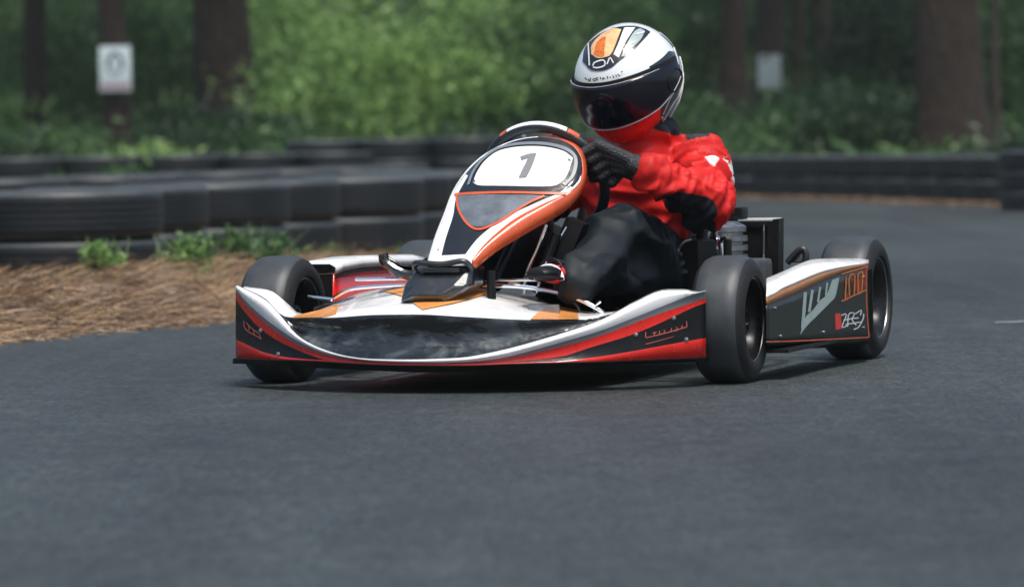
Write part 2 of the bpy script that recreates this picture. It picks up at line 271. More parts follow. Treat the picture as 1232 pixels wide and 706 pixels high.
# body panels of the kart and helmet prints: name -> (points per row, x y z in metres, kart frame)
GRIDS = {'nose':(62,[-.5907,-.1422,.0490,-.5780,-.1540,.0494,-.5654,-.1653,.0498,-.5531,-.1762,.0502,-.5409,-.1867,.0505,-.5199,-.2042,.0510,-.4994,-.2206,.0515,-.4795,-.2358,.0518,-.4599,-.2501,.0521,-.4408,-.2634,.0522,-.4221,-.2759,.0522,-.4038,-.2875,.0521,-.3858,-.2983,.0518,-.3682,-.3084,.0516,-.3509,-.3179,.0513,-.3338,-.3266,.0509,-.3171,-.3348,.0506,-.3006,-.3423,.0503,-.2843,-.3493,.0501,-.2683,-.3557,.0499,-.2525,-.3616,.0497,-.2369,-.3670,.0494,-.2086,-.3758,.0490,-.1810,-.3831,.0484,-.1540,-.3890,.0477,-.1275,-.3935,.0468,-.1016,-.3968,.0459,-.0761,-.3989,.0452,-.0511,-.3999,.0447,-.0264,-.3998,.0447,-.0022,-.3988,.0451,.0218,-.3968,.0458,.0453,-.3938,.0467,.0686,-.3900,.0477,.0915,-.3853,.0485,.1142,-.3798,.0491,.1366,-.3735,.0495,.1587,-.3664,.0497,.1806,-.3586,.0499,.2023,-.3501,.0501,.2237,-.3409,.0502,.2450,-.3310,.0503,.2661,-.3204,.0505,.2870,-.3091,.0508,.3077,-.2972,.0512,.3197,-.2900,.0514,.3316,-.2826,.0517,.3435,-.2750,.0520,.3553,-.2672,.0523,.3671,-.2591,.0526,.3788,-.2509,.0528,.3905,-.2425,.0530,.4022,-.2338,.0532,.4138,-.2250,.0533,.4253,-.2159,.0534,.4369,-.2067,.0534,.4483,-.1973,.0535,.4598,-.1877,.0535,.4712,-.1779,.0535,.4826,-.1679,.0535,.4939,-.1577,.0535,.5052,-.1473,.0535,-.5775,-.1744,.0640,-.5650,-.1857,.0643,-.5527,-.1966,.0646,-.5405,-.2071,.0649,-.5286,-.2171,.0651,-.5079,-.2339,.0655,-.4877,-.2496,.0659,-.4680,-.2643,.0662,-.4488,-.2780,.0665,-.4299,-.2908,.0668,-.4115,-.3027,.0670,-.3934,-.3139,.0673,-.3756,-.3243,.0675,-.3581,-.3340,.0676,-.3410,-.3430,.0678,-.3241,-.3514,.0678,-.3075,-.3592,.0678,-.2912,-.3664,.0676,-.2751,-.3730,.0673,-.2592,-.3792,.0668,-.2436,-.3848,.0662,-.2281,-.3899,.0656,-.2001,-.3982,.0648,-.1728,-.4050,.0640,-.1460,-.4105,.0633,-.1197,-.4146,.0627,-.0939,-.4175,.0625,-.0686,-.4193,.0624,-.0437,-.4200,.0623,-.0193,-.4196,.0621,.0048,-.4183,.0619,.0286,-.4160,.0617,.0520,-.4128,.0616,.0751,-.4087,.0618,.0979,-.4038,.0624,.1204,-.3981,.0631,.1427,-.3916,.0637,.1647,-.3844,.0639,.1865,-.3764,.0641,.2081,-.3677,.0641,.2294,-.3583,.0641,.2506,-.3482,.0641,.2716,-.3375,.0641,.2924,-.3261,.0641,.3130,-.3141,.0641,.3249,-.3068,.0641,.3368,-.2993,.0640,.3486,-.2916,.0640,.3604,-.2837,.0640,.3721,-.2756,.0640,.3838,-.2673,.0640,.3954,-.2588,.0640,.4070,-.2501,.0640,.4186,-.2412,.0640,.4301,-.2321,.0640,.4416,-.2229,.0640,.4530,-.2134,.0641,.4644,-.2037,.0642,.4758,-.1939,.0642,.4871,-.1838,.0643,.4984,-.1736,.0643,.5097,-.1631,.0643,-.5799,-.1662,.1049,-.5675,-.1775,.1017,-.5552,-.1884,.0984,-.5431,-.1988,.0953,-.5313,-.2089,.0922,-.5107,-.2257,.0867,-.4906,-.2414,.0816,-.4710,-.2561,.0782,-.4517,-.2699,.0757,-.4329,-.2828,.0737,-.4144,-.2949,.0721,-.3963,-.3061,.0706,-.3785,-.3166,.0696,-.3610,-.3264,.0689,-.3438,-.3356,.0683,-.3269,-.3440,.0679,-.3102,-.3519,.0676,-.2939,-.3592,.0675,-.2777,-.3660,.0671,-.2618,-.3722,.0667,-.2461,-.3779,.0661,-.2307,-.3831,.0655,-.2026,-.3915,.0647,-.1751,-.3985,.0639,-.1483,-.4040,.0632,-.1220,-.4083,.0626,-.0961,-.4113,.0624,-.0708,-.4132,.0623,-.0458,-.4140,.0622,-.0213,-.4137,.0620,.0028,-.4124,.0618,.0266,-.4102,.0617,.0501,-.4071,.0615,.0732,-.4031,.0617,.0961,-.3983,.0623,.1186,-.3926,.0630,.1409,-.3862,.0636,.1630,-.3790,.0639,.1848,-.3710,.0640,.2064,-.3624,.0643,.2278,-.3530,.0649,.2490,-.3430,.0657,.2700,-.3323,.0674,.2909,-.3209,.0700,.3116,-.3089,.0726,.3235,-.3017,.0743,.3355,-.2942,.0760,.3473,-.2865,.0779,.3591,-.2786,.0798,.3709,-.2705,.0817,.3826,-.2622,.0836,.3943,-.2537,.0856,.4060,-.2450,.0877,.4175,-.2361,.0898,.4291,-.2270,.0918,.4406,-.2177,.0939,.4521,-.2082,.0958,.4635,-.1985,.0977,.4749,-.1886,.0996,.4863,-.1786,.1015,.4976,-.1683,.1033,.5089,-.1579,.1052,-.5794,-.1627,.1943,-.5672,-.1737,.1839,-.5552,-.1844,.1741,-.5433,-.1947,.1650,-.5316,-.2046,.1562,-.5113,-.2212,.1425,-.4914,-.2368,.1316,-.4719,-.2515,.1221,-.4528,-.2652,.1137,-.4340,-.2780,.1065,-.4157,-.2900,.1003,-.3976,-.3013,.0948,-.3799,-.3118,.0897,-.3625,-.3216,.0848,-.3454,-.3307,.0802,-.3285,-.3392,.0761,-.3120,-.3471,.0719,-.2956,-.3545,.0690,-.2795,-.3613,.0676,-.2635,-.3675,.0667,-.2478,-.3733,.0661,-.2323,-.3786,.0655,-.2042,-.3871,.0647,-.1767,-.3941,.0639,-.1498,-.3997,.0632,-.1235,-.4041,.0626,-.0976,-.4072,.0625,-.0722,-.4091,.0624,-.0472,-.4100,.0622,-.0227,-.4097,.0621,.0015,-.4085,.0619,.0253,-.4064,.0617,.0488,-.4033,.0615,.0720,-.3993,.0618,.0948,-.3945,.0624,.1174,-.3889,.0631,.1398,-.3825,.0652,.1619,-.3754,.0674,.1838,-.3674,.0693,.2054,-.3588,.0712,.2269,-.3495,.0736,.2481,-.3394,.0769,.2692,-.3287,.0841,.2902,-.3173,.0917,.3109,-.3053,.0981,.3229,-.2980,.1017,.3349,-.2905,.1052,.3468,-.2828,.1089,.3586,-.2749,.1127,.3704,-.2668,.1168,.3822,-.2585,.1213,.3939,-.2500,.1263,.4056,-.2412,.1315,.4173,-.2323,.1371,.4289,-.2231,.1427,.4404,-.2138,.1484,.4520,-.2043,.1543,.4635,-.1945,.1605,.4749,-.1846,.1665,.4863,-.1745,.1721,.4977,-.1642,.1768,.5091,-.1538,.1812,-.5788,-.1633,.2130,-.5666,-.1743,.2017,-.5546,-.1849,.1914,-.5427,-.1952,.1833,-.5310,-.2051,.1760,-.5106,-.2218,.1646,-.4907,-.2373,.1537,-.4712,-.2519,.1433,-.4522,-.2656,.1336,-.4335,-.2784,.1248,-.4152,-.2903,.1166,-.3972,-.3015,.1088,-.3796,-.3120,.1017,-.3622,-.3218,.0957,-.3451,-.3309,.0906,-.3283,-.3394,.0861,-.3117,-.3472,.0822,-.2954,-.3546,.0789,-.2793,-.3613,.0761,-.2634,-.3676,.0735,-.2477,-.3733,.0716,-.2322,-.3786,.0703,-.2041,-.3871,.0684,-.1767,-.3941,.0670,-.1498,-.3998,.0661,-.1234,-.4041,.0656,-.0975,-.4072,.0651,-.0721,-.4091,.0647,-.0472,-.4100,.0644,-.0226,-.4097,.0644,.0015,-.4085,.0644,.0254,-.4064,.0645,.0488,-.4033,.0647,.0720,-.3993,.0654,.0949,-.3945,.0668,.1175,-.3889,.0687,.1399,-.3825,.0727,.1621,-.3753,.0783,.1840,-.3674,.0837,.2057,-.3587,.0887,.2272,-.3493,.0939,.2484,-.3393,.0992,.2695,-.3286,.1047,.2905,-.3172,.1105,.3112,-.3052,.1168,.3232,-.2979,.1209,.3352,-.2904,.1254,.3471,-.2826,.1302,.3590,-.2747,.1351,.3708,-.2666,.1399,.3825,-.2582,.1446,.3942,-.2497,.1492,.4059,-.2410,.1538,.4176,-.2320,.1583,.4291,-.2229,.1628,.4407,-.2136,.1671,.4522,-.2041,.1712,.4637,-.1944,.1752,.4751,-.1845,.1792,.4865,-.1744,.1833,.4979,-.1641,.1876,.5092,-.1536,.1920,-.5761,-.1697,.2189,-.5639,-.1807,.2092,-.5519,-.1913,.2001,-.5400,-.2015,.1922,-.5283,-.2113,.1849,-.5080,-.2278,.1732,-.4882,-.2433,.1624,-.4688,-.2577,.1523,-.4498,-.2713,.1430,-.4312,-.2839,.1343,-.4129,-.2958,.1259,-.3950,-.3069,.1180,-.3774,-.3172,.1107,-.3601,-.3269,.1042,-.3430,-.3359,.0984,-.3263,-.3443,.0930,-.3097,-.3522,.0883,-.2934,-.3594,.0845,-.2774,-.3661,.0814,-.2615,-.3723,.0788,-.2459,-.3780,.0766,-.2304,-.3832,.0748,-.2024,-.3916,.0719,-.1750,-.3985,.0696,-.1482,-.4041,.0682,-.1219,-.4083,.0675,-.0960,-.4113,.0669,-.0707,-.4132,.0664,-.0458,-.4140,.0661,-.0212,-.4137,.0660,.0029,-.4124,.0664,.0267,-.4102,.0670,.0502,-.4071,.0677,.0733,-.4031,.0695,.0962,-.3982,.0722,.1188,-.3926,.0754,.1412,-.3861,.0799,.1634,-.3789,.0854,.1853,-.3709,.0911,.2069,-.3622,.0969,.2284,-.3528,.1030,.2497,-.3427,.1092,.2708,-.3319,.1151,.2917,-.3205,.1211,.3124,-.3084,.1276,.3244,-.3011,.1318,.3363,-.2936,.1365,.3482,-.2859,.1414,.3601,-.2779,.1465,.3719,-.2698,.1515,.3837,-.2614,.1565,.3954,-.2529,.1615,.4070,-.2441,.1666,.4187,-.2352,.1717,.4303,-.2260,.1767,.4418,-.2167,.1816,.4533,-.2071,.1866,.4648,-.1974,.1917,.4762,-.1875,.1964,.4876,-.1774,.2005,.4989,-.1671,.2037,.5103,-.1566,.2067,-.5709,-.1824,.2231,-.5587,-.1933,.2165,-.5467,-.2038,.2103,-.5348,-.2139,.2048,-.5231,-.2236,.1997,-.5029,-.2399,.1912,-.4831,-.2551,.1826,-.4638,-.2693,.1734,-.4450,-.2826,.1625,-.4265,-.2950,.1510,-.4084,-.3066,.1396,-.3907,-.3174,.1276,-.3733,-.3276,.1171,-.3561,-.3371,.1091,-.3391,-.3459,.1025,-.3225,-.3542,.0967,-.3060,-.3619,.0918,-.2898,-.3690,.0877,-.2738,-.3755,.0841,-.2580,-.3816,.0811,-.2424,-.3872,.0785,-.2271,-.3923,.0766,-.1991,-.4005,.0735,-.1718,-.4072,.0717,-.1450,-.4126,.0708,-.1188,-.4167,.0703,-.0930,-.4196,.0700,-.0678,-.4213,.0698,-.0429,-.4220,.0699,-.0184,-.4216,.0703,.0057,-.4202,.0709,.0294,-.4179,.0717,.0528,-.4147,.0730,.0760,-.4106,.0757,.0988,-.4056,.0794,.1214,-.3999,.0833,.1437,-.3933,.0881,.1658,-.3860,.0939,.1877,-.3779,.0997,.2093,-.3692,.1057,.2307,-.3597,.1120,.2520,-.3495,.1184,.2730,-.3387,.1248,.2939,-.3272,.1312,.3146,-.3151,.1385,.3266,-.3078,.1434,.3385,-.3002,.1490,.3504,-.2924,.1549,.3623,-.2845,.1610,.3741,-.2763,.1671,.3858,-.2679,.1727,.3975,-.2593,.1784,.4092,-.2505,.1840,.4208,-.2415,.1893,.4323,-.2324,.1936,.4438,-.2230,.1965,.4553,-.2135,.1988,.4667,-.2038,.2011,.4781,-.1938,.2029,.4894,-.1838,.2030,.5007,-.1735,.2041,.5120,-.1630,.2071,-.5758,-.1700,.2263,-.5634,-.1811,.2230,-.5512,-.1918,.2196,-.5392,-.2021,.2164,-.5274,-.2121,.2135,-.5069,-.2287,.2082,-.4870,-.2442,.2019,-.4676,-.2586,.1934,-.4487,-.2720,.1810,-.4302,-.2846,.1668,-.4122,-.2963,.1522,-.3945,-.3072,.1361,-.3771,-.3174,.1224,-.3598,-.3271,.1130,-.3428,-.3360,.1056,-.3261,-.3444,.0995,-.3096,-.3522,.0942,-.2933,-.3595,.0898,-.2773,-.3661,.0858,-.2614,-.3723,.0823,-.2458,-.3780,.0795,-.2304,-.3832,.0773,-.2024,-.3916,.0741,-.1749,-.3985,.0729,-.1481,-.4041,.0724,-.1218,-.4083,.0722,-.0959,-.4113,.0721,-.0706,-.4132,.0724,-.0456,-.4140,.0729,-.0211,-.4137,.0736,.0031,-.4124,.0745,.0269,-.4102,.0755,.0504,-.4071,.0774,.0736,-.4030,.0811,.0965,-.3982,.0857,.1191,-.3925,.0904,.1415,-.3860,.0956,.1636,-.3788,.1015,.1855,-.3708,.1076,.2072,-.3621,.1138,.2287,-.3526,.1202,.2500,-.3425,.1270,.2710,-.3318,.1337,.2919,-.3203,.1407,.3127,-.3083,.1487,.3247,-.3009,.1543,.3367,-.2934,.1609,.3486,-.2856,.1677,.3605,-.2777,.1750,.3723,-.2695,.1821,.3841,-.2611,.1882,.3958,-.2525,.1946,.4075,-.2438,.2010,.4191,-.2348,.2063,.4307,-.2257,.2099,.4422,-.2164,.2108,.4536,-.2069,.2104,.4650,-.1972,.2099,.4764,-.1873,.2089,.4877,-.1773,.2049,.4990,-.1671,.2040,.5103,-.1566,.2070,-.5760,-.1695,.2265,-.5636,-.1807,.2232,-.5514,-.1914,.2198,-.5394,-.2017,.2167,-.5276,-.2115,.2137,-.5072,-.2280,.2085,-.4873,-.2434,.2023,-.4678,-.2579,.1938,-.4487,-.2719,.1811,-.4303,-.2844,.1669,-.4135,-.2927,.1541,-.3982,-.2972,.1415,-.3828,-.3020,.1309,-.3669,-.3079,.1237,-.3510,-.3140,.1181,-.3351,-.3200,.1134,-.3192,-.3258,.1094,-.3035,-.3315,.1061,-.2879,-.3368,.1031,-.2725,-.3416,.1006,-.2572,-.3461,.0987,-.2421,-.3504,.0973,-.2141,-.3582,.0954,-.1864,-.3658,.0949,-.1592,-.3719,.0948,-.1326,-.3767,.0947,-.1065,-.3802,.0948,-.0809,-.3826,.0950,-.0557,-.3838,.0954,-.0309,-.3839,.0956,-.0066,-.3830,.0959,.0174,-.3812,.0963,.0414,-.3794,.0975,.0653,-.3773,.0999,.0890,-.3747,.1031,.1124,-.3711,.1064,.1356,-.3669,.1101,.1585,-.3621,.1143,.1811,-.3564,.1188,.2035,-.3497,.1235,.2256,-.3424,.1283,.2476,-.3344,.1335,.2693,-.3257,.1386,.2907,-.3162,.1441,.3119,-.3056,.1509,.3242,-.2992,.1558,.3365,-.2927,.1615,.3486,-.2855,.1678,.3605,-.2776,.1751,.3723,-.2693,.1823,.3840,-.2609,.1884,.3958,-.2523,.1949,.4075,-.2435,.2012,.4191,-.2346,.2065,.4306,-.2254,.2101,.4421,-.2161,.2111,.4536,-.2066,.2106,.4650,-.1970,.2102,.4763,-.1871,.2091,.4876,-.1771,.2051,.4989,-.1670,.2041,.5102,-.1566,.2070,-.5761,-.1693,.2268,-.5637,-.1804,.2234,-.5515,-.1912,.2201,-.5395,-.2014,.2169,-.5277,-.2113,.2140,-.5073,-.2277,.2088,-.4874,-.2430,.2027,-.4680,-.2576,.1941,-.4488,-.2718,.1811,-.4303,-.2844,.1670,-.4142,-.2909,.1561,-.4000,-.2922,.1471,-.3856,-.2943,.1397,-.3703,-.2984,.1348,-.3549,-.3030,.1311,-.3394,-.3078,.1280,-.3238,-.3127,.1253,-.3083,-.3176,.1232,-.2930,-.3221,.1213,-.2778,-.3262,.1199,-.2627,-.3302,.1188,-.2477,-.3340,.1183,-.2198,-.3415,.1177,-.1919,-.3494,.1179,-.1645,-.3558,.1181,-.1378,-.3609,.1183,-.1115,-.3647,.1185,-.0858,-.3672,.1187,-.0605,-.3686,.1188,-.0356,-.3690,.1186,-.0112,-.3683,.1183,.0129,-.3666,.1180,.0372,-.3655,.1183,.0614,-.3644,.1195,.0855,-.3629,.1213,.1092,-.3604,.1231,.1327,-.3573,.1251,.1560,-.3537,.1276,.1790,-.3491,.1304,.2017,-.3436,.1334,.2242,-.3373,.1367,.2464,-.3303,.1402,.2684,-.3226,.1437,.2902,-.3141,.1476,.3116,-.3043,.1531,.3240,-.2983,.1573,.3364,-.2924,.1621,.3486,-.2854,.1679,.3605,-.2775,.1751,.3722,-.2692,.1825,.3840,-.2607,.1887,.3957,-.2522,.1951,.4074,-.2434,.2014,.4190,-.2344,.2067,.4306,-.2253,.2103,.4421,-.2160,.2113,.4535,-.2065,.2108,.4649,-.1968,.2104,.4763,-.1870,.2093,.4876,-.1770,.2054,.4989,-.1670,.2041,.5102,-.1565,.2071,-.5760,-.1694,.2270,-.5637,-.1805,.2236,-.5515,-.1912,.2203,-.5395,-.2015,.2172,-.5277,-.2114,.2143,-.5073,-.2278,.2092,-.4874,-.2431,.2032,-.4679,-.2577,.1945,-.4487,-.2719,.1812,-.4303,-.2844,.1670,-.4139,-.2916,.1582,-.3992,-.2940,.1531,-.3843,-.2971,.1491,-.3688,-.3018,.1466,-.3531,-.3069,.1448,-.3374,-.3121,.1434,-.3217,-.3173,.1422,-.3061,-.3225,.1412,-.2907,-.3273,.1405,-.2754,-.3316,.1402,-.2602,-.3357,.1401,-.2451,-.3397,.1404,-.2172,-.3473,.1411,-.1893,-.3550,.1421,-.1621,-.3613,.1426,-.1354,-.3663,.1429,-.1092,-.3699,.1432,-.0835,-.3724,.1434,-.0583,-.3737,.1433,-.0335,-.3740,.1426,-.0091,-.3732,.1416,.0150,-.3714,.1407,.0391,-.3701,.1402,.0632,-.3686,.1400,.0871,-.3667,.1402,.1107,-.3639,.1404,.1340,-.3604,.1408,.1572,-.3564,.1414,.1800,-.3514,.1424,.2025,-.3455,.1438,.2248,-.3389,.1454,.2469,-.3316,.1471,.2688,-.3236,.1490,.2904,-.3147,.1512,.3117,-.3047,.1555,.3241,-.2986,.1588,.3364,-.2925,.1627,.3486,-.2855,.1680,.3605,-.2776,.1752,.3723,-.2692,.1827,.3840,-.2608,.1889,.3957,-.2522,.1953,.4074,-.2434,.2016,.4191,-.2345,.2070,.4306,-.2253,.2105,.4421,-.2160,.2115,.4535,-.2065,.2111,.4649,-.1969,.2106,.4763,-.1870,.2095,.4876,-.1770,.2056,.4989,-.1670,.2042,.5102,-.1565,.2072,-.5784,-.1634,.2270,-.5660,-.1746,.2236,-.5538,-.1854,.2203,-.5417,-.1958,.2172,-.5299,-.2058,.2144,-.5094,-.2224,.2093,-.4894,-.2380,.2034,-.4699,-.2526,.1947,-.4509,-.2665,.1811,-.4324,-.2791,.1669,-.4149,-.2887,.1602,-.3985,-.2956,.1591,-.3820,-.3025,.1586,-.3655,-.3098,.1586,-.3490,-.3170,.1589,-.3326,-.3239,.1591,-.3165,-.3304,.1594,-.3004,-.3367,.1597,-.2846,-.3425,.1602,-.2690,-.3478,.1609,-.2535,-.3527,.1619,-.2382,-.3574,.1630,-.2101,-.3654,.1651,-.1824,-.3728,.1668,-.1553,-.3787,.1676,-.1288,-.3833,.1681,-.1028,-.3867,.1684,-.0772,-.3888,.1686,-.0522,-.3899,.1683,-.0275,-.3899,.1671,-.0033,-.3889,.1655,.0206,-.3869,.1638,.0444,-.3846,.1624,.0680,-.3819,.1609,.0914,-.3785,.1595,.1144,-.3743,.1581,.1372,-.3694,.1567,.1598,-.3638,.1554,.1821,-.3574,.1547,.2042,-.3501,.1543,.2260,-.3421,.1542,.2476,-.3335,.1541,.2691,-.3241,.1542,.2903,-.3141,.1548,.3113,-.3030,.1577,.3234,-.2963,.1603,.3356,-.2895,.1631,.3476,-.2822,.1680,.3595,-.2743,.1751,.3713,-.2660,.1827,.3831,-.2576,.1890,.3948,-.2491,.1954,.4065,-.2403,.2017,.4182,-.2314,.2071,.4297,-.2222,.2107,.4412,-.2129,.2116,.4527,-.2035,.2112,.4641,-.1938,.2107,.4755,-.1840,.2096,.4867,-.1740,.2057,.4981,-.1639,.2041,.5094,-.1534,.2071,-.5847,-.1477,.2265,-.5722,-.1592,.2232,-.5599,-.1702,.2198,-.5477,-.1808,.2187,-.5357,-.1910,.2163,-.5150,-.2080,.2125,-.4948,-.2239,.2082,-.4751,-.2388,.2018,-.4559,-.2530,.1914,-.4373,-.2658,.1788,-.4215,-.2711,.1705,-.4072,-.2726,.1658,-.3933,-.2729,.1613,-.3796,-.2727,.1596,-.3662,-.2717,.1600,-.3532,-.2695,.1609,-.3405,-.2664,.1622,-.3282,-.2624,.1636,-.3163,-.2573,.1652,-.3047,-.2514,.1669,-.2924,-.2472,.1693,-.2789,-.2464,.1721,-.2509,-.2532,.1763,-.2220,-.2628,.1792,-.1938,-.2709,.1811,-.1662,-.2775,.1829,-.1393,-.2826,.1843,-.1128,-.2865,.1852,-.0869,-.2891,.1856,-.0614,-.2906,.1853,-.0363,-.2910,.1843,-.0117,-.2903,.1829,.0127,-.2893,.1807,.0370,-.2878,.1781,.0610,-.2856,.1755,.0846,-.2824,.1725,.1080,-.2785,.1695,.1311,-.2738,.1666,.1539,-.2683,.1642,.1765,-.2619,.1621,.1988,-.2548,.1603,.2209,-.2469,.1584,.2428,-.2383,.1567,.2662,-.2346,.1559,.2919,-.2388,.1578,.3067,-.2403,.1598,.3212,-.2413,.1623,.3452,-.2739,.1678,.3571,-.2660,.1749,.3689,-.2578,.1826,.3807,-.2494,.1889,.3925,-.2409,.1953,.4042,-.2322,.2016,.4159,-.2233,.2070,.4275,-.2142,.2106,.4390,-.2049,.2116,.4504,-.1955,.2111,.4619,-.1858,.2107,.4732,-.1760,.2096,.4845,-.1660,.2057,.4959,-.1559,.2039,.5072,-.1455,.2069,-.5910,-.1319,.2260,-.5784,-.1436,.2227,-.5660,-.1549,.2193,-.5536,-.1658,.2202,-.5415,-.1761,.2182,-.5206,-.1935,.2156,-.5003,-.2098,.2130,-.4804,-.2250,.2089,-.4609,-.2396,.2017,-.4422,-.2524,.1908,-.4281,-.2534,.1808,-.4160,-.2493,.1726,-.4047,-.2430,.1639,-.3939,-.2353,.1607,-.3836,-.2257,.1612,-.3740,-.2143,.1627,-.3650,-.2012,.1650,-.3566,-.1864,.1676,-.3488,-.1701,.1703,-.3414,-.1522,.1730,-.3325,-.1385,.1769,-.3208,-.1321,.1815,-.2929,-.1376,.1879,-.2627,-.1498,.1919,-.2333,-.1602,.1950,-.2046,-.1690,.1981,-.1766,-.1761,.2007,-.1492,-.1819,.2022,-.1223,-.1862,.2034,-.0959,-.1893,.2039,-.0701,-.1912,.2037,-.0447,-.1920,.2024,-.0195,-.1923,.1994,.0054,-.1921,.1956,.0301,-.1910,.1918,.0543,-.1890,.1873,.0783,-.1862,.1826,.1020,-.1826,.1781,.1253,-.1780,.1739,.1484,-.1726,.1701,.1713,-.1663,.1666,.1938,-.1593,.1628,.2162,-.1515,.1592,.2418,-.1543,.1571,.2724,-.1740,.1579,.2898,-.1839,.1595,.3067,-.1927,.1615,.3427,-.2656,.1676,.3546,-.2578,.1746,.3665,-.2496,.1825,.3783,-.2412,.1889,.3901,-.2328,.1953,.4019,-.2241,.2016,.4135,-.2152,.2070,.4252,-.2061,.2106,.4367,-.1969,.2116,.4482,-.1874,.2111,.4596,-.1778,.2107,.4710,-.1680,.2096,.4824,-.1581,.2057,.4937,-.1480,.2037,.5051,-.1376,.2067,-.5976,-.1155,.2255,-.5849,-.1275,.2222,-.5723,-.1389,.2188,-.5598,-.1501,.2217,-.5476,-.1608,.2202,-.5265,-.1785,.2189,-.5059,-.1951,.2180,-.4858,-.2107,.2163,-.4661,-.2256,.2124,-.4473,-.2386,.2033,-.4350,-.2351,.1915,-.4251,-.2252,.1797,-.4166,-.2119,.1667,-.4087,-.1962,.1618,-.4018,-.1777,.1624,-.3959,-.1564,.1646,-.3908,-.1326,.1679,-.3866,-.1063,.1717,-.3831,-.0778,.1757,-.3804,-.0471,.1794,-.3751,-.0228,.1849,-.3655,-.0104,.1914,-.3376,-.0147,.2001,-.3060,-.0299,.2054,-.2752,-.0430,.2097,-.2452,-.0542,.2142,-.2160,-.0637,.2180,-.1875,-.0715,.2202,-.1596,-.0778,.2221,-.1323,-.0828,.2235,-.1055,-.0863,.2241,-.0793,-.0887,.2230,-.0533,-.0905,.2192,-.0276,-.0917,.2142,-.0023,-.0920,.2091,.0226,-.0913,.2029,.0472,-.0896,.1964,.0715,-.0872,.1903,.0955,-.0837,.1842,.1191,-.0792,.1786,.1425,-.0740,.1732,.1656,-.0679,.1675,.1884,-.0610,.1620,.2163,-.0706,.1584,.2521,-.1066,.1581,.2722,-.1253,.1591,.2917,-.1423,.1606,.3402,-.2571,.1675,.3521,-.2492,.1743,.3640,-.2411,.1824,.3759,-.2328,.1888,.3877,-.2243,.1952,.3994,-.2157,.2015,.4111,-.2068,.2069,.4228,-.1978,.2106,.4343,-.1885,.2115,.4458,-.1792,.2111,.4573,-.1696,.2107,.4687,-.1598,.2096,.4801,-.1499,.2056,.4915,-.1399,.2035,.5028,-.1295,.2064]),
'deck_orange_left':(24,[-.3901,-.3143,.1607,-.3882,-.3100,.1616,-.3875,-.3025,.1625,-.3885,-.2908,.1631,-.3915,-.2737,.1633,-.3961,-.2529,.1632,-.3999,-.2352,.1630,-.4022,-.2215,.1628,-.4003,-.2163,.1632,-.3978,-.2098,.1640,-.3956,-.2038,.1646,-.3932,-.1965,.1654,-.3908,-.1882,.1663,-.3884,-.1789,.1672,-.3861,-.1687,.1682,-.3839,-.1579,.1692,-.3820,-.1472,.1703,-.3802,-.1363,.1714,-.3771,-.1286,.1727,-.3736,-.1214,.1741,-.3704,-.1131,.1756,-.3677,-.1034,.1770,-.3651,-.0935,.1784,-.3613,-.0871,.1799,-.3887,-.3155,.1604,-.3865,-.3121,.1611,-.3853,-.3063,.1617,-.3853,-.2972,.1622,-.3869,-.2837,.1623,-.3896,-.2673,.1622,-.3916,-.2542,.1620,-.3917,-.2457,.1620,-.3912,-.2367,.1621,-.3906,-.2253,.1623,-.3892,-.2169,.1627,-.3869,-.2097,.1632,-.3834,-.2042,.1639,-.3790,-.2004,.1648,-.3740,-.1973,.1657,-.3690,-.1943,.1668,-.3645,-.1909,.1678,-.3605,-.1865,.1689,-.3569,-.1807,.1701,-.3538,-.1735,.1713,-.3512,-.1652,.1725,-.3490,-.1559,.1738,-.3470,-.1462,.1750,-.3440,-.1391,.1762,-.3872,-.3167,.1602,-.3846,-.3146,.1606,-.3828,-.3107,.1610,-.3818,-.3044,.1613,-.3818,-.2950,.1614,-.3825,-.2836,.1613,-.3825,-.2753,.1612,-.3809,-.2706,.1612,-.3789,-.2654,.1613,-.3767,-.2587,.1616,-.3737,-.2538,.1619,-.3703,-.2498,.1623,-.3659,-.2471,.1628,-.3607,-.2454,.1634,-.3551,-.2441,.1641,-.3497,-.2425,.1649,-.3448,-.2402,.1657,-.3407,-.2367,.1665,-.3372,-.2316,.1674,-.3344,-.2247,.1684,-.3323,-.2166,.1695,-.3306,-.2077,.1706,-.3290,-.1986,.1716,-.3268,-.1911,.1727,-.3858,-.3180,.1599,-.3827,-.3173,.1601,-.3801,-.3155,.1603,-.3780,-.3125,.1605,-.3762,-.3076,.1605,-.3747,-.3017,.1604,-.3727,-.2981,.1604,-.3698,-.2963,.1605,-.3666,-.2944,.1606,-.3629,-.2918,.1608,-.3585,-.2901,.1610,-.3542,-.2888,.1613,-.3489,-.2886,.1617,-.3430,-.2889,.1621,-.3368,-.2892,.1625,-.3310,-.2890,.1630,-.3258,-.2879,.1635,-.3215,-.2855,.1641,-.3179,-.2813,.1648,-.3153,-.2749,.1656,-.3136,-.2673,.1665,-.3124,-.2589,.1674,-.3112,-.2505,.1683,-.3094,-.2431,.1693,-.3845,-.3187,.1596,-.3806,-.3203,.1597,-.3772,-.3210,.1597,-.3738,-.3215,.1597,-.3701,-.3215,.1597,-.3664,-.3213,.1597,-.3627,-.3216,.1597,-.3586,-.3225,.1598,-.3541,-.3236,.1599,-.3492,-.3246,.1600,-.3436,-.3256,.1601,-.3384,-.3267,.1603,-.3324,-.3286,.1605,-.3258,-.3308,.1606,-.3192,-.3328,.1608,-.3129,-.3340,.1611,-.3073,-.3342,.1614,-.3027,-.3331,.1617,-.2990,-.3299,.1622,-.2965,-.3244,.1628,-.2952,-.3173,.1635,-.2943,-.3095,.1643,-.2935,-.3018,.1651,-.2921,-.2950,.1659]),
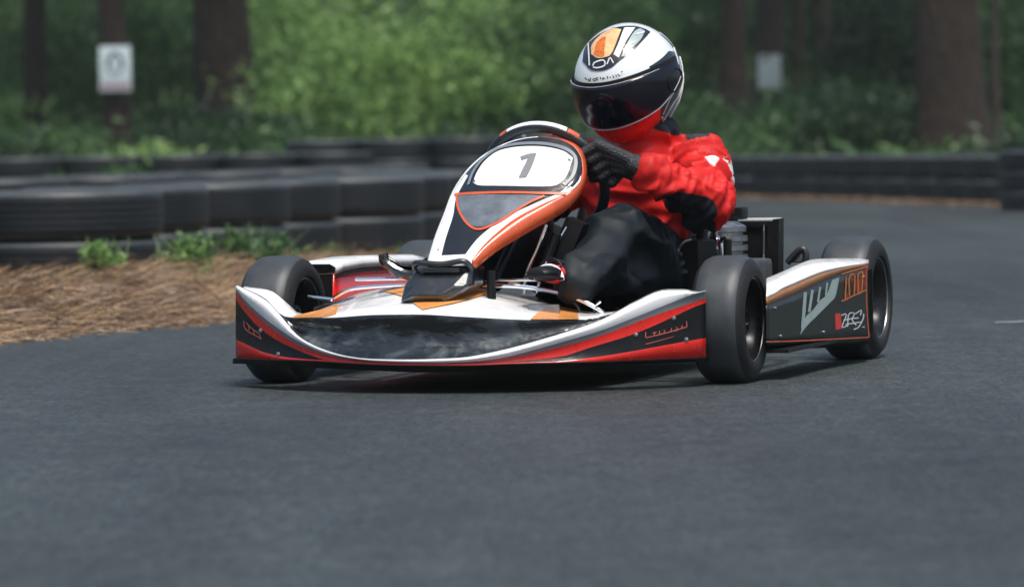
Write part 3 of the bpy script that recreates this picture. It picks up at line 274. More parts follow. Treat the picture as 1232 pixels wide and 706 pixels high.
'deck_orange_mid_a':(20,[-.2582,-.0801,.2089,-.2548,-.0811,.2095,-.2515,-.0820,.2100,-.2482,-.0829,.2105,-.2449,-.0838,.2111,-.2416,-.0847,.2116,-.2383,-.0856,.2122,-.2348,-.0867,.2127,-.2312,-.0878,.2132,-.2274,-.0891,.2137,-.2239,-.0903,.2142,-.2202,-.0916,.2147,-.2164,-.0928,.2151,-.2126,-.0939,.2155,-.2089,-.0949,.2160,-.2051,-.0957,.2164,-.2014,-.0963,.2168,-.1979,-.0967,.2172,-.1943,-.0970,.2176,-.1908,-.0972,.2180,-.2578,-.0810,.2088,-.2533,-.0843,.2091,-.2489,-.0873,.2094,-.2445,-.0903,.2098,-.2401,-.0931,.2101,-.2358,-.0960,.2105,-.2314,-.0990,.2108,-.2268,-.1021,.2111,-.2222,-.1054,.2113,-.2173,-.1089,.2115,-.2126,-.1125,.2116,-.2078,-.1163,.2117,-.2030,-.1201,.2117,-.1981,-.1239,.2117,-.1932,-.1275,.2116,-.1883,-.1310,.2115,-.1835,-.1343,.2114,-.1787,-.1376,.2113,-.1740,-.1407,.2113,-.1694,-.1436,.2112,-.2575,-.0820,.2087,-.2518,-.0875,.2088,-.2462,-.0927,.2089,-.2408,-.0976,.2090,-.2354,-.1024,.2092,-.2300,-.1072,.2093,-.2246,-.1121,.2094,-.2190,-.1171,.2094,-.2133,-.1225,.2094,-.2074,-.1282,.2092,-.2017,-.1341,.2090,-.1958,-.1402,.2087,-.1899,-.1465,.2082,-.1839,-.1528,.2078,-.1779,-.1590,.2072,-.1719,-.1652,.2067,-.1659,-.1713,.2061,-.1600,-.1773,.2055,-.1542,-.1831,.2050,-.1486,-.1885,.2044,-.2572,-.0829,.2086,-.2503,-.0907,.2084,-.2436,-.0980,.2084,-.2371,-.1049,.2083,-.2307,-.1116,.2082,-.2243,-.1182,.2081,-.2178,-.1249,.2080,-.2113,-.1319,.2078,-.2046,-.1392,.2074,-.1977,-.1470,.2070,-.1909,-.1550,.2064,-.1840,-.1634,.2056,-.1771,-.1720,.2048,-.1700,-.1807,.2039,-.1629,-.1896,.2029,-.1558,-.1985,.2018,-.1488,-.2074,.2008,-.1418,-.2160,.1997,-.1349,-.2243,.1987,-.1283,-.2321,.1977,-.2568,-.0838,.2084,-.2488,-.0939,.2081,-.2411,-.1032,.2078,-.2335,-.1121,.2076,-.2261,-.1206,.2073,-.2187,-.1290,.2070,-.2112,-.1375,.2066,-.2037,-.1463,.2061,-.1961,-.1555,.2055,-.1882,-.1653,.2047,-.1804,-.1754,.2037,-.1726,-.1859,.2026,-.1646,-.1968,.2014,-.1565,-.2080,.2000,-.1483,-.2195,.1985,-.1401,-.2311,.1970,-.1320,-.2425,.1955,-.1239,-.2536,.1940,-.1161,-.2643,.1925,-.1085,-.2744,.1910,-.2565,-.0848,.2083,-.2473,-.0971,.2078,-.2385,-.1085,.2073,-.2299,-.1192,.2068,-.2214,-.1295,.2063,-.2131,-.1397,.2058,-.2047,-.1499,.2052,-.1963,-.1604,.2045,-.1877,-.1714,.2036,-.1789,-.1830,.2024,-.1701,-.1951,.2011,-.1613,-.2077,.1996,-.1523,-.2210,.1979,-.1431,-.2347,.1961,-.1339,-.2488,.1942,-.1247,-.2628,.1922,-.1155,-.2767,.1902,-.1065,-.2903,.1882,-.0977,-.3032,.1863,-.0891,-.3154,.1844,-.2562,-.0857,.2082,-.2458,-.1002,.2074,-.2359,-.1137,.2067,-.2263,-.1263,.2061,-.2169,-.1384,.2054,-.2076,-.1502,.2047,-.1983,-.1620,.2038,-.1889,-.1742,.2028,-.1794,-.1869,.2016,-.1697,-.2004,.2001,-.1601,-.2144,.1985,-.1503,-.2291,.1966,-.1402,-.2447,.1945,-.1300,-.2609,.1922,-.1198,-.2773,.1899,-.1095,-.2938,.1874,-.0994,-.3101,.1850,-.0894,-.3259,.1825,-.0797,-.3410,.1801,-.0703,-.3552,.1778]),
'deck_orange_mid_b':(24,[-.1908,-.0972,.2180,-.1806,-.1003,.2186,-.1707,-.1026,.2193,-.1610,-.1043,.2201,-.1515,-.1057,.2208,-.1420,-.1070,.2214,-.1324,-.1083,.2219,-.1228,-.1098,.2222,-.1131,-.1118,.2224,-.1032,-.1142,.2223,-.0928,-.1168,.2220,-.0826,-.1190,.2216,-.0728,-.1197,.2210,-.0636,-.1193,.2202,-.0550,-.1181,.2193,-.0470,-.1164,.2183,-.0396,-.1144,.2173,-.0320,-.1125,.2161,-.0244,-.1116,.2147,-.0172,-.1118,.2133,-.0103,-.1129,.2117,-.0033,-.1146,.2102,.0035,-.1159,.2087,.0103,-.1161,.2072,-.1694,-.1436,.2112,-.1604,-.1450,.2119,-.1516,-.1457,.2126,-.1429,-.1460,.2133,-.1344,-.1459,.2141,-.1259,-.1457,.2147,-.1174,-.1454,.2153,-.1087,-.1452,.2158,-.1000,-.1454,.2161,-.0911,-.1460,.2162,-.0818,-.1467,.2162,-.0726,-.1470,.2160,-.0637,-.1459,.2157,-.0554,-.1439,.2153,-.0475,-.1411,.2148,-.0403,-.1378,.2142,-.0336,-.1341,.2136,-.0268,-.1303,.2128,-.0200,-.1272,.2119,-.0136,-.1249,.2110,-.0074,-.1232,.2100,-.0013,-.1219,.2090,.0048,-.1203,.2079,.0108,-.1175,.2069,-.1486,-.1885,.2044,-.1406,-.1883,.2052,-.1328,-.1877,.2059,-.1252,-.1866,.2067,-.1177,-.1852,.2074,-.1102,-.1836,.2081,-.1025,-.1818,.2088,-.0948,-.1800,.2094,-.0871,-.1786,.2098,-.0791,-.1775,.2102,-.0709,-.1763,.2104,-.0626,-.1747,.2105,-.0547,-.1720,.2105,-.0472,-.1683,.2104,-.0401,-.1640,.2103,-.0336,-.1591,.2101,-.0276,-.1538,.2099,-.0216,-.1481,.2096,-.0156,-.1428,.2092,-.0100,-.1379,.2087,-.0045,-.1334,.2082,.0008,-.1292,.2077,.0061,-.1247,.2072,.0112,-.1189,.2067,-.1283,-.2321,.1977,-.1213,-.2305,.1985,-.1145,-.2286,.1993,-.1079,-.2263,.2000,-.1013,-.2236,.2008,-.0947,-.2207,.2016,-.0880,-.2176,.2023,-.0811,-.2143,.2030,-.0744,-.2114,.2036,-.0673,-.2086,.2042,-.0600,-.2057,.2046,-.0528,-.2023,.2050,-.0458,-.1979,.2053,-.0391,-.1927,.2056,-.0328,-.1868,.2058,-.0269,-.1803,.2060,-.0217,-.1733,.2062,-.0164,-.1658,.2063,-.0112,-.1582,.2064,-.0064,-.1509,.2064,-.0017,-.1436,.2065,.0029,-.1365,.2065,.0074,-.1290,.2065,.0117,-.1204,.2064,-.1085,-.2744,.1910,-.1024,-.2715,.1919,-.0966,-.2684,.1927,-.0909,-.2649,.1934,-.0852,-.2612,.1942,-.0795,-.2572,.1950,-.0736,-.2527,.1959,-.0676,-.2481,.1967,-.0618,-.2437,.1975,-.0556,-.2394,.1982,-.0493,-.2348,.1989,-.0430,-.2297,.1995,-.0368,-.2237,.2001,-.0310,-.2169,.2007,-.0254,-.2095,.2013,-.0203,-.2014,.2019,-.0157,-.1927,.2025,-.0112,-.1833,.2031,-.0068,-.1736,.2037,-.0028,-.1637,.2042,.0012,-.1538,.2047,.0050,-.1438,.2052,.0087,-.1334,.2057,.0122,-.1218,.2062,-.0891,-.3154,.1844,-.0840,-.3113,.1853,-.0791,-.3071,.1861,-.0743,-.3026,.1869,-.0695,-.2979,.1877,-.0646,-.2929,.1886,-.0595,-.2873,.1895,-.0543,-.2813,.1905,-.0493,-.2757,.1913,-.0441,-.2698,.1922,-.0386,-.2637,.1932,-.0332,-.2569,.1941,-.0279,-.2493,.1950,-.0229,-.2410,.1960,-.0181,-.2320,.1969,-.0138,-.2223,.1979,-.0098,-.2120,.1989,-.0061,-.2008,.1999,-.0025,-.1889,.2009,.0008,-.1766,.2019,.0040,-.1639,.2030,.0071,-.1510,.2040,.0100,-.1377,.2050,.0127,-.1233,.2059,-.0703,-.3552,.1778,-.0661,-.3499,.1787,-.0621,-.3447,.1795,-.0581,-.3394,.1804,-.0541,-.3339,.1812,-.0499,-.3279,.1821,-.0456,-.3213,.1831,-.0412,-.3141,.1842,-.0370,-.3072,.1853,-.0326,-.3000,.1863,-.0281,-.2923,.1875,-.0235,-.2840,.1887,-.0191,-.2749,.1899,-.0149,-.2651,.1912,-.0108,-.2545,.1925,-.0072,-.2432,.1939,-.0040,-.2312,.1952,-.0010,-.2182,.1967,.0018,-.2042,.1982,.0044,-.1894,.1997,.0068,-.1740,.2012,.0091,-.1582,.2027,.0113,-.1420,.2042,.0131,-.1247,.2057]),
'deck_orange_right':(24,[.1761,-.3603,.1570,.1717,-.3293,.1600,.1665,-.2960,.1630,.1613,-.2620,.1659,.1568,-.2293,.1683,.1525,-.1970,.1705,.1480,-.1646,.1724,.1451,-.1348,.1738,.1456,-.1103,.1741,.1492,-.0960,.1734,.1553,-.0864,.1718,.1643,-.0839,.1700,.1736,-.0813,.1679,.1826,-.0785,.1659,.1912,-.0758,.1642,.1999,-.0729,.1623,.2111,-.0783,.1607,.2230,-.0872,.1594,.2363,-.1022,.1586,.2516,-.1247,.1585,.2665,-.1465,.1588,.2804,-.1678,.1594,.2953,-.1933,.1604,.3148,-.2334,.1619,.1769,-.3604,.1569,.1748,-.3351,.1592,.1720,-.3079,.1616,.1692,-.2800,.1638,.1669,-.2530,.1657,.1647,-.2262,.1673,.1624,-.1991,.1688,.1613,-.1742,.1698,.1628,-.1533,.1700,.1669,-.1406,.1694,.1730,-.1318,.1681,.1804,-.1255,.1665,.1885,-.1204,.1647,.1962,-.1149,.1631,.2031,-.1076,.1616,.2111,-.1035,.1601,.2216,-.1077,.1591,.2342,-.1193,.1584,.2478,-.1357,.1583,.2612,-.1532,.1584,.2746,-.1708,.1588,.2871,-.1883,.1596,.3004,-.2093,.1605,.3175,-.2427,.1620,.1777,-.3606,.1568,.1779,-.3410,.1585,.1776,-.3200,.1602,.1772,-.2984,.1618,.1772,-.2773,.1631,.1772,-.2563,.1643,.1771,-.2350,.1653,.1779,-.2151,.1660,.1806,-.1982,.1661,.1852,-.1874,.1655,.1914,-.1796,.1646,.1987,-.1741,.1634,.2064,-.1696,.1621,.2139,-.1645,.1608,.2205,-.1575,.1598,.2280,-.1530,.1588,.2370,-.1527,.1581,.2479,-.1597,.1579,.2594,-.1700,.1580,.2711,-.1824,.1583,.2829,-.1956,.1589,.2940,-.2091,.1597,.3056,-.2256,.1607,.3203,-.2519,.1621,.1785,-.3608,.1568,.1810,-.3470,.1578,.1832,-.3323,.1589,.1853,-.3171,.1598,.1876,-.3023,.1606,.1900,-.2873,.1613,.1922,-.2721,.1619,.1949,-.2575,.1623,.1989,-.2450,.1623,.2042,-.2364,.1619,.2105,-.2300,.1612,.2177,-.2253,.1604,.2251,-.2213,.1596,.2323,-.2165,.1588,.2385,-.2094,.1581,.2453,-.2035,.1576,.2527,-.1990,.1573,.2618,-.2008,.1574,.2713,-.2052,.1577,.2811,-.2122,.1583,.2913,-.2209,.1590,.3009,-.2302,.1599,.3108,-.2420,.1609,.3231,-.2612,.1623,.1793,-.3609,.1567,.1841,-.3531,.1571,.1889,-.3448,.1575,.1935,-.3363,.1578,.1983,-.3279,.1581,.2030,-.3193,.1584,.2076,-.3104,.1586,.2125,-.3018,.1587,.2180,-.2941,.1586,.2240,-.2882,.1584,.2305,-.2832,.1581,.2375,-.2793,.1576,.2446,-.2756,.1572,.2513,-.2708,.1569,.2572,-.2634,.1566,.2629,-.2552,.1565,.2689,-.2469,.1565,.2760,-.2428,.1569,.2835,-.2412,.1575,.2913,-.2428,.1582,.2999,-.2468,.1592,.3079,-.2517,.1601,.3160,-.2585,.1611,.3258,-.2704,.1624,.1801,-.3611,.1566,.1873,-.3592,.1564,.1946,-.3575,.1562,.2019,-.3559,.1559,.2092,-.3542,.1557,.2164,-.3523,.1556,.2235,-.3502,.1554,.2307,-.3481,.1553,.2377,-.3457,.1552,.2447,-.3429,.1551,.2514,-.3396,.1551,.2582,-.3364,.1551,.2649,-.3327,.1551,.2711,-.3276,.1551,.2765,-.3197,.1552,.2809,-.3082,.1554,.2854,-.2960,.1559,.2904,-.2858,.1566,.2959,-.2781,.1574,.3018,-.2740,.1583,.3087,-.2733,.1593,.3151,-.2736,.1603,.3213,-.2753,.1614,.3286,-.2796,.1625]),
'nose_mark_right':(10,[.4007,-.2491,.1158,.4087,-.2431,.1183,.4166,-.2371,.1208,.4246,-.2309,.1233,.4328,-.2244,.1259,.4411,-.2177,.1284,.4495,-.2109,.1310,.4581,-.2037,.1335,.4667,-.1964,.1361,.4752,-.1890,.1386,.4008,-.2493,.1140,.4088,-.2433,.1165,.4167,-.2372,.1189,.4246,-.2310,.1214,.4328,-.2245,.1240,.4411,-.2179,.1265,.4495,-.2110,.1290,.4581,-.2038,.1316,.4667,-.1965,.1342,.4752,-.1891,.1368]),
'nose_mark_right_b':(10,[.4009,-.2507,.0980,.4069,-.2462,.0994,.4130,-.2415,.1009,.4190,-.2369,.1024,.4249,-.2323,.1039,.4306,-.2277,.1055,.4363,-.2231,.1071,.4418,-.2187,.1087,.4472,-.2142,.1103,.4527,-.2096,.1119,.4009,-.2509,.0962,.4069,-.2463,.0977,.4130,-.2417,.0993,.4190,-.2370,.1009,.4249,-.2324,.1024,.4306,-.2278,.1041,.4363,-.2232,.1058,.4418,-.2187,.1075,.4472,-.2142,.1092,.4527,-.2097,.1110]),
'nose_letters_right_0':(4,[.4015,-.2479,.1228,.4013,-.2484,.1189,.4011,-.2490,.1151,.4009,-.2495,.1112,.3998,-.2491,.1230,.3996,-.2496,.1192,.3994,-.2502,.1153,.3992,-.2507,.1115]),
'nose_letters_right_1':(6,[.4006,-.2497,.1114,.4150,-.2389,.1147,.4294,-.2276,.1181,.4443,-.2156,.1222,.4597,-.2028,.1268,.4750,-.1896,.1315,.4010,-.2496,.1095,.4154,-.2387,.1128,.4299,-.2274,.1162,.4448,-.2154,.1203,.4601,-.2026,.1249,.4755,-.1893,.1296]),
'nose_letters_right_2':(4,[.4761,-.1880,.1431,.4763,-.1881,.1389,.4766,-.1881,.1347,.4768,-.1881,.1306,.4744,-.1894,.1431,.4747,-.1895,.1389,.4749,-.1895,.1347,.4752,-.1896,.1305]),
'nose_letters_right_3':(4,[.4128,-.2400,.1207,.4153,-.2380,.1215,.4179,-.2361,.1223,.4204,-.2341,.1231,.4133,-.2398,.1188,.4158,-.2378,.1196,.4184,-.2358,.1204,.4209,-.2339,.1212]),
'nose_letters_right_4':(4,[.4153,-.2387,.1140,.4158,-.2381,.1166,.4163,-.2375,.1193,.4168,-.2369,.1220,.4169,-.2375,.1135,.4174,-.2369,.1162,.4179,-.2363,.1188,.4184,-.2357,.1215]),
'nose_letters_right_5':(4,[.4245,-.2316,.1163,.4250,-.2310,.1191,.4255,-.2304,.1220,.4260,-.2298,.1248,.4261,-.2304,.1158,.4266,-.2298,.1187,.4271,-.2291,.1215,.4276,-.2285,.1243]),
'nose_letters_right_6':(4,[.4312,-.2262,.1191,.4342,-.2238,.1197,.4373,-.2213,.1204,.4403,-.2189,.1210,.4316,-.2260,.1172,.4346,-.2236,.1178,.4376,-.2212,.1185,.4407,-.2187,.1191]),
'nose_letters_right_7':(4,[.4352,-.2225,.1262,.4357,-.2223,.1238,.4362,-.2221,.1214,.4368,-.2218,.1190,.4336,-.2238,.1258,.4341,-.2236,.1234,.4346,-.2234,.1210,.4351,-.2232,.1186]),
'nose_letters_right_8':(4,[.4458,-.2146,.1208,.4463,-.2140,.1236,.4468,-.2134,.1264,.4473,-.2128,.1293,.4474,-.2133,.1203,.4479,-.2127,.1231,.4484,-.2121,.1260,.4489,-.2115,.1288]),
'nose_letters_right_9':(4,[.4524,-.2090,.1234,.4549,-.2069,.1242,.4574,-.2048,.1251,.4599,-.2027,.1259,.4529,-.2088,.1215,.4554,-.2066,.1223,.4579,-.2045,.1232,.4604,-.2024,.1240]),
'nose_letters_right_10':(4,[.4580,-.2039,.1315,.4585,-.2037,.1291,.4590,-.2034,.1267,.4595,-.2032,.1243,.4563,-.2053,.1311,.4569,-.2050,.1287,.4574,-.2048,.1263,.4579,-.2045,.1239]),
'nose_letters_right_11':(4,[.4654,-.1980,.1271,.4659,-.1975,.1296,.4664,-.1969,.1322,.4669,-.1963,.1347,.4670,-.1967,.1266,.4675,-.1961,.1291,.4680,-.1956,.1317,.4685,-.1950,.1342]),
'nose_letters_left_0':(10,[-.5469,-.1958,.1473,-.5470,-.1961,.1412,-.5460,-.1972,.1355,-.5421,-.2007,.1309,-.5354,-.2064,.1266,-.5255,-.2146,.1226,-.5127,-.2249,.1187,-.5006,-.2344,.1152,-.4920,-.2410,.1119,-.4884,-.2439,.1096,-.5508,-.1926,.1471,-.5509,-.1928,.1409,-.5497,-.1942,.1347,-.5452,-.1982,.1294,-.5379,-.2045,.1247,-.5275,-.2132,.1205,-.5144,-.2238,.1165,-.5024,-.2332,.1131,-.4942,-.2396,.1100,-.4910,-.2421,.1079]),
'nose_letters_left_1':(6,[-.5401,-.2016,.1447,-.5319,-.2085,.1396,-.5237,-.2153,.1346,-.5145,-.2227,.1300,-.5045,-.2307,.1258,-.4944,-.2385,.1215,-.5428,-.1994,.1429,-.5346,-.2064,.1378,-.5262,-.2134,.1327,-.5168,-.2211,.1280,-.5066,-.2292,.1237,-.4964,-.2372,.1195]),
'nose_letters_left_2':(4,[-.4937,-.2391,.1209,-.4918,-.2408,.1173,-.4899,-.2424,.1137,-.4880,-.2441,.1101,-.4971,-.2366,.1201,-.4952,-.2383,.1164,-.4933,-.2400,.1128,-.4914,-.2417,.1092]),
'nose_letters_left_3':(4,[-.5309,-.2093,.1388,-.5299,-.2104,.1348,-.5289,-.2114,.1308,-.5279,-.2124,.1269,-.5344,-.2066,.1383,-.5334,-.2076,.1343,-.5324,-.2087,.1304,-.5314,-.2097,.1264]),
'nose_letters_left_4':(4,[-.5136,-.2236,.1283,-.5126,-.2246,.1250,-.5116,-.2255,.1216,-.5106,-.2265,.1183,-.5169,-.2210,.1278,-.5159,-.2220,.1245,-.5150,-.2230,.1211,-.5140,-.2240,.1178]),
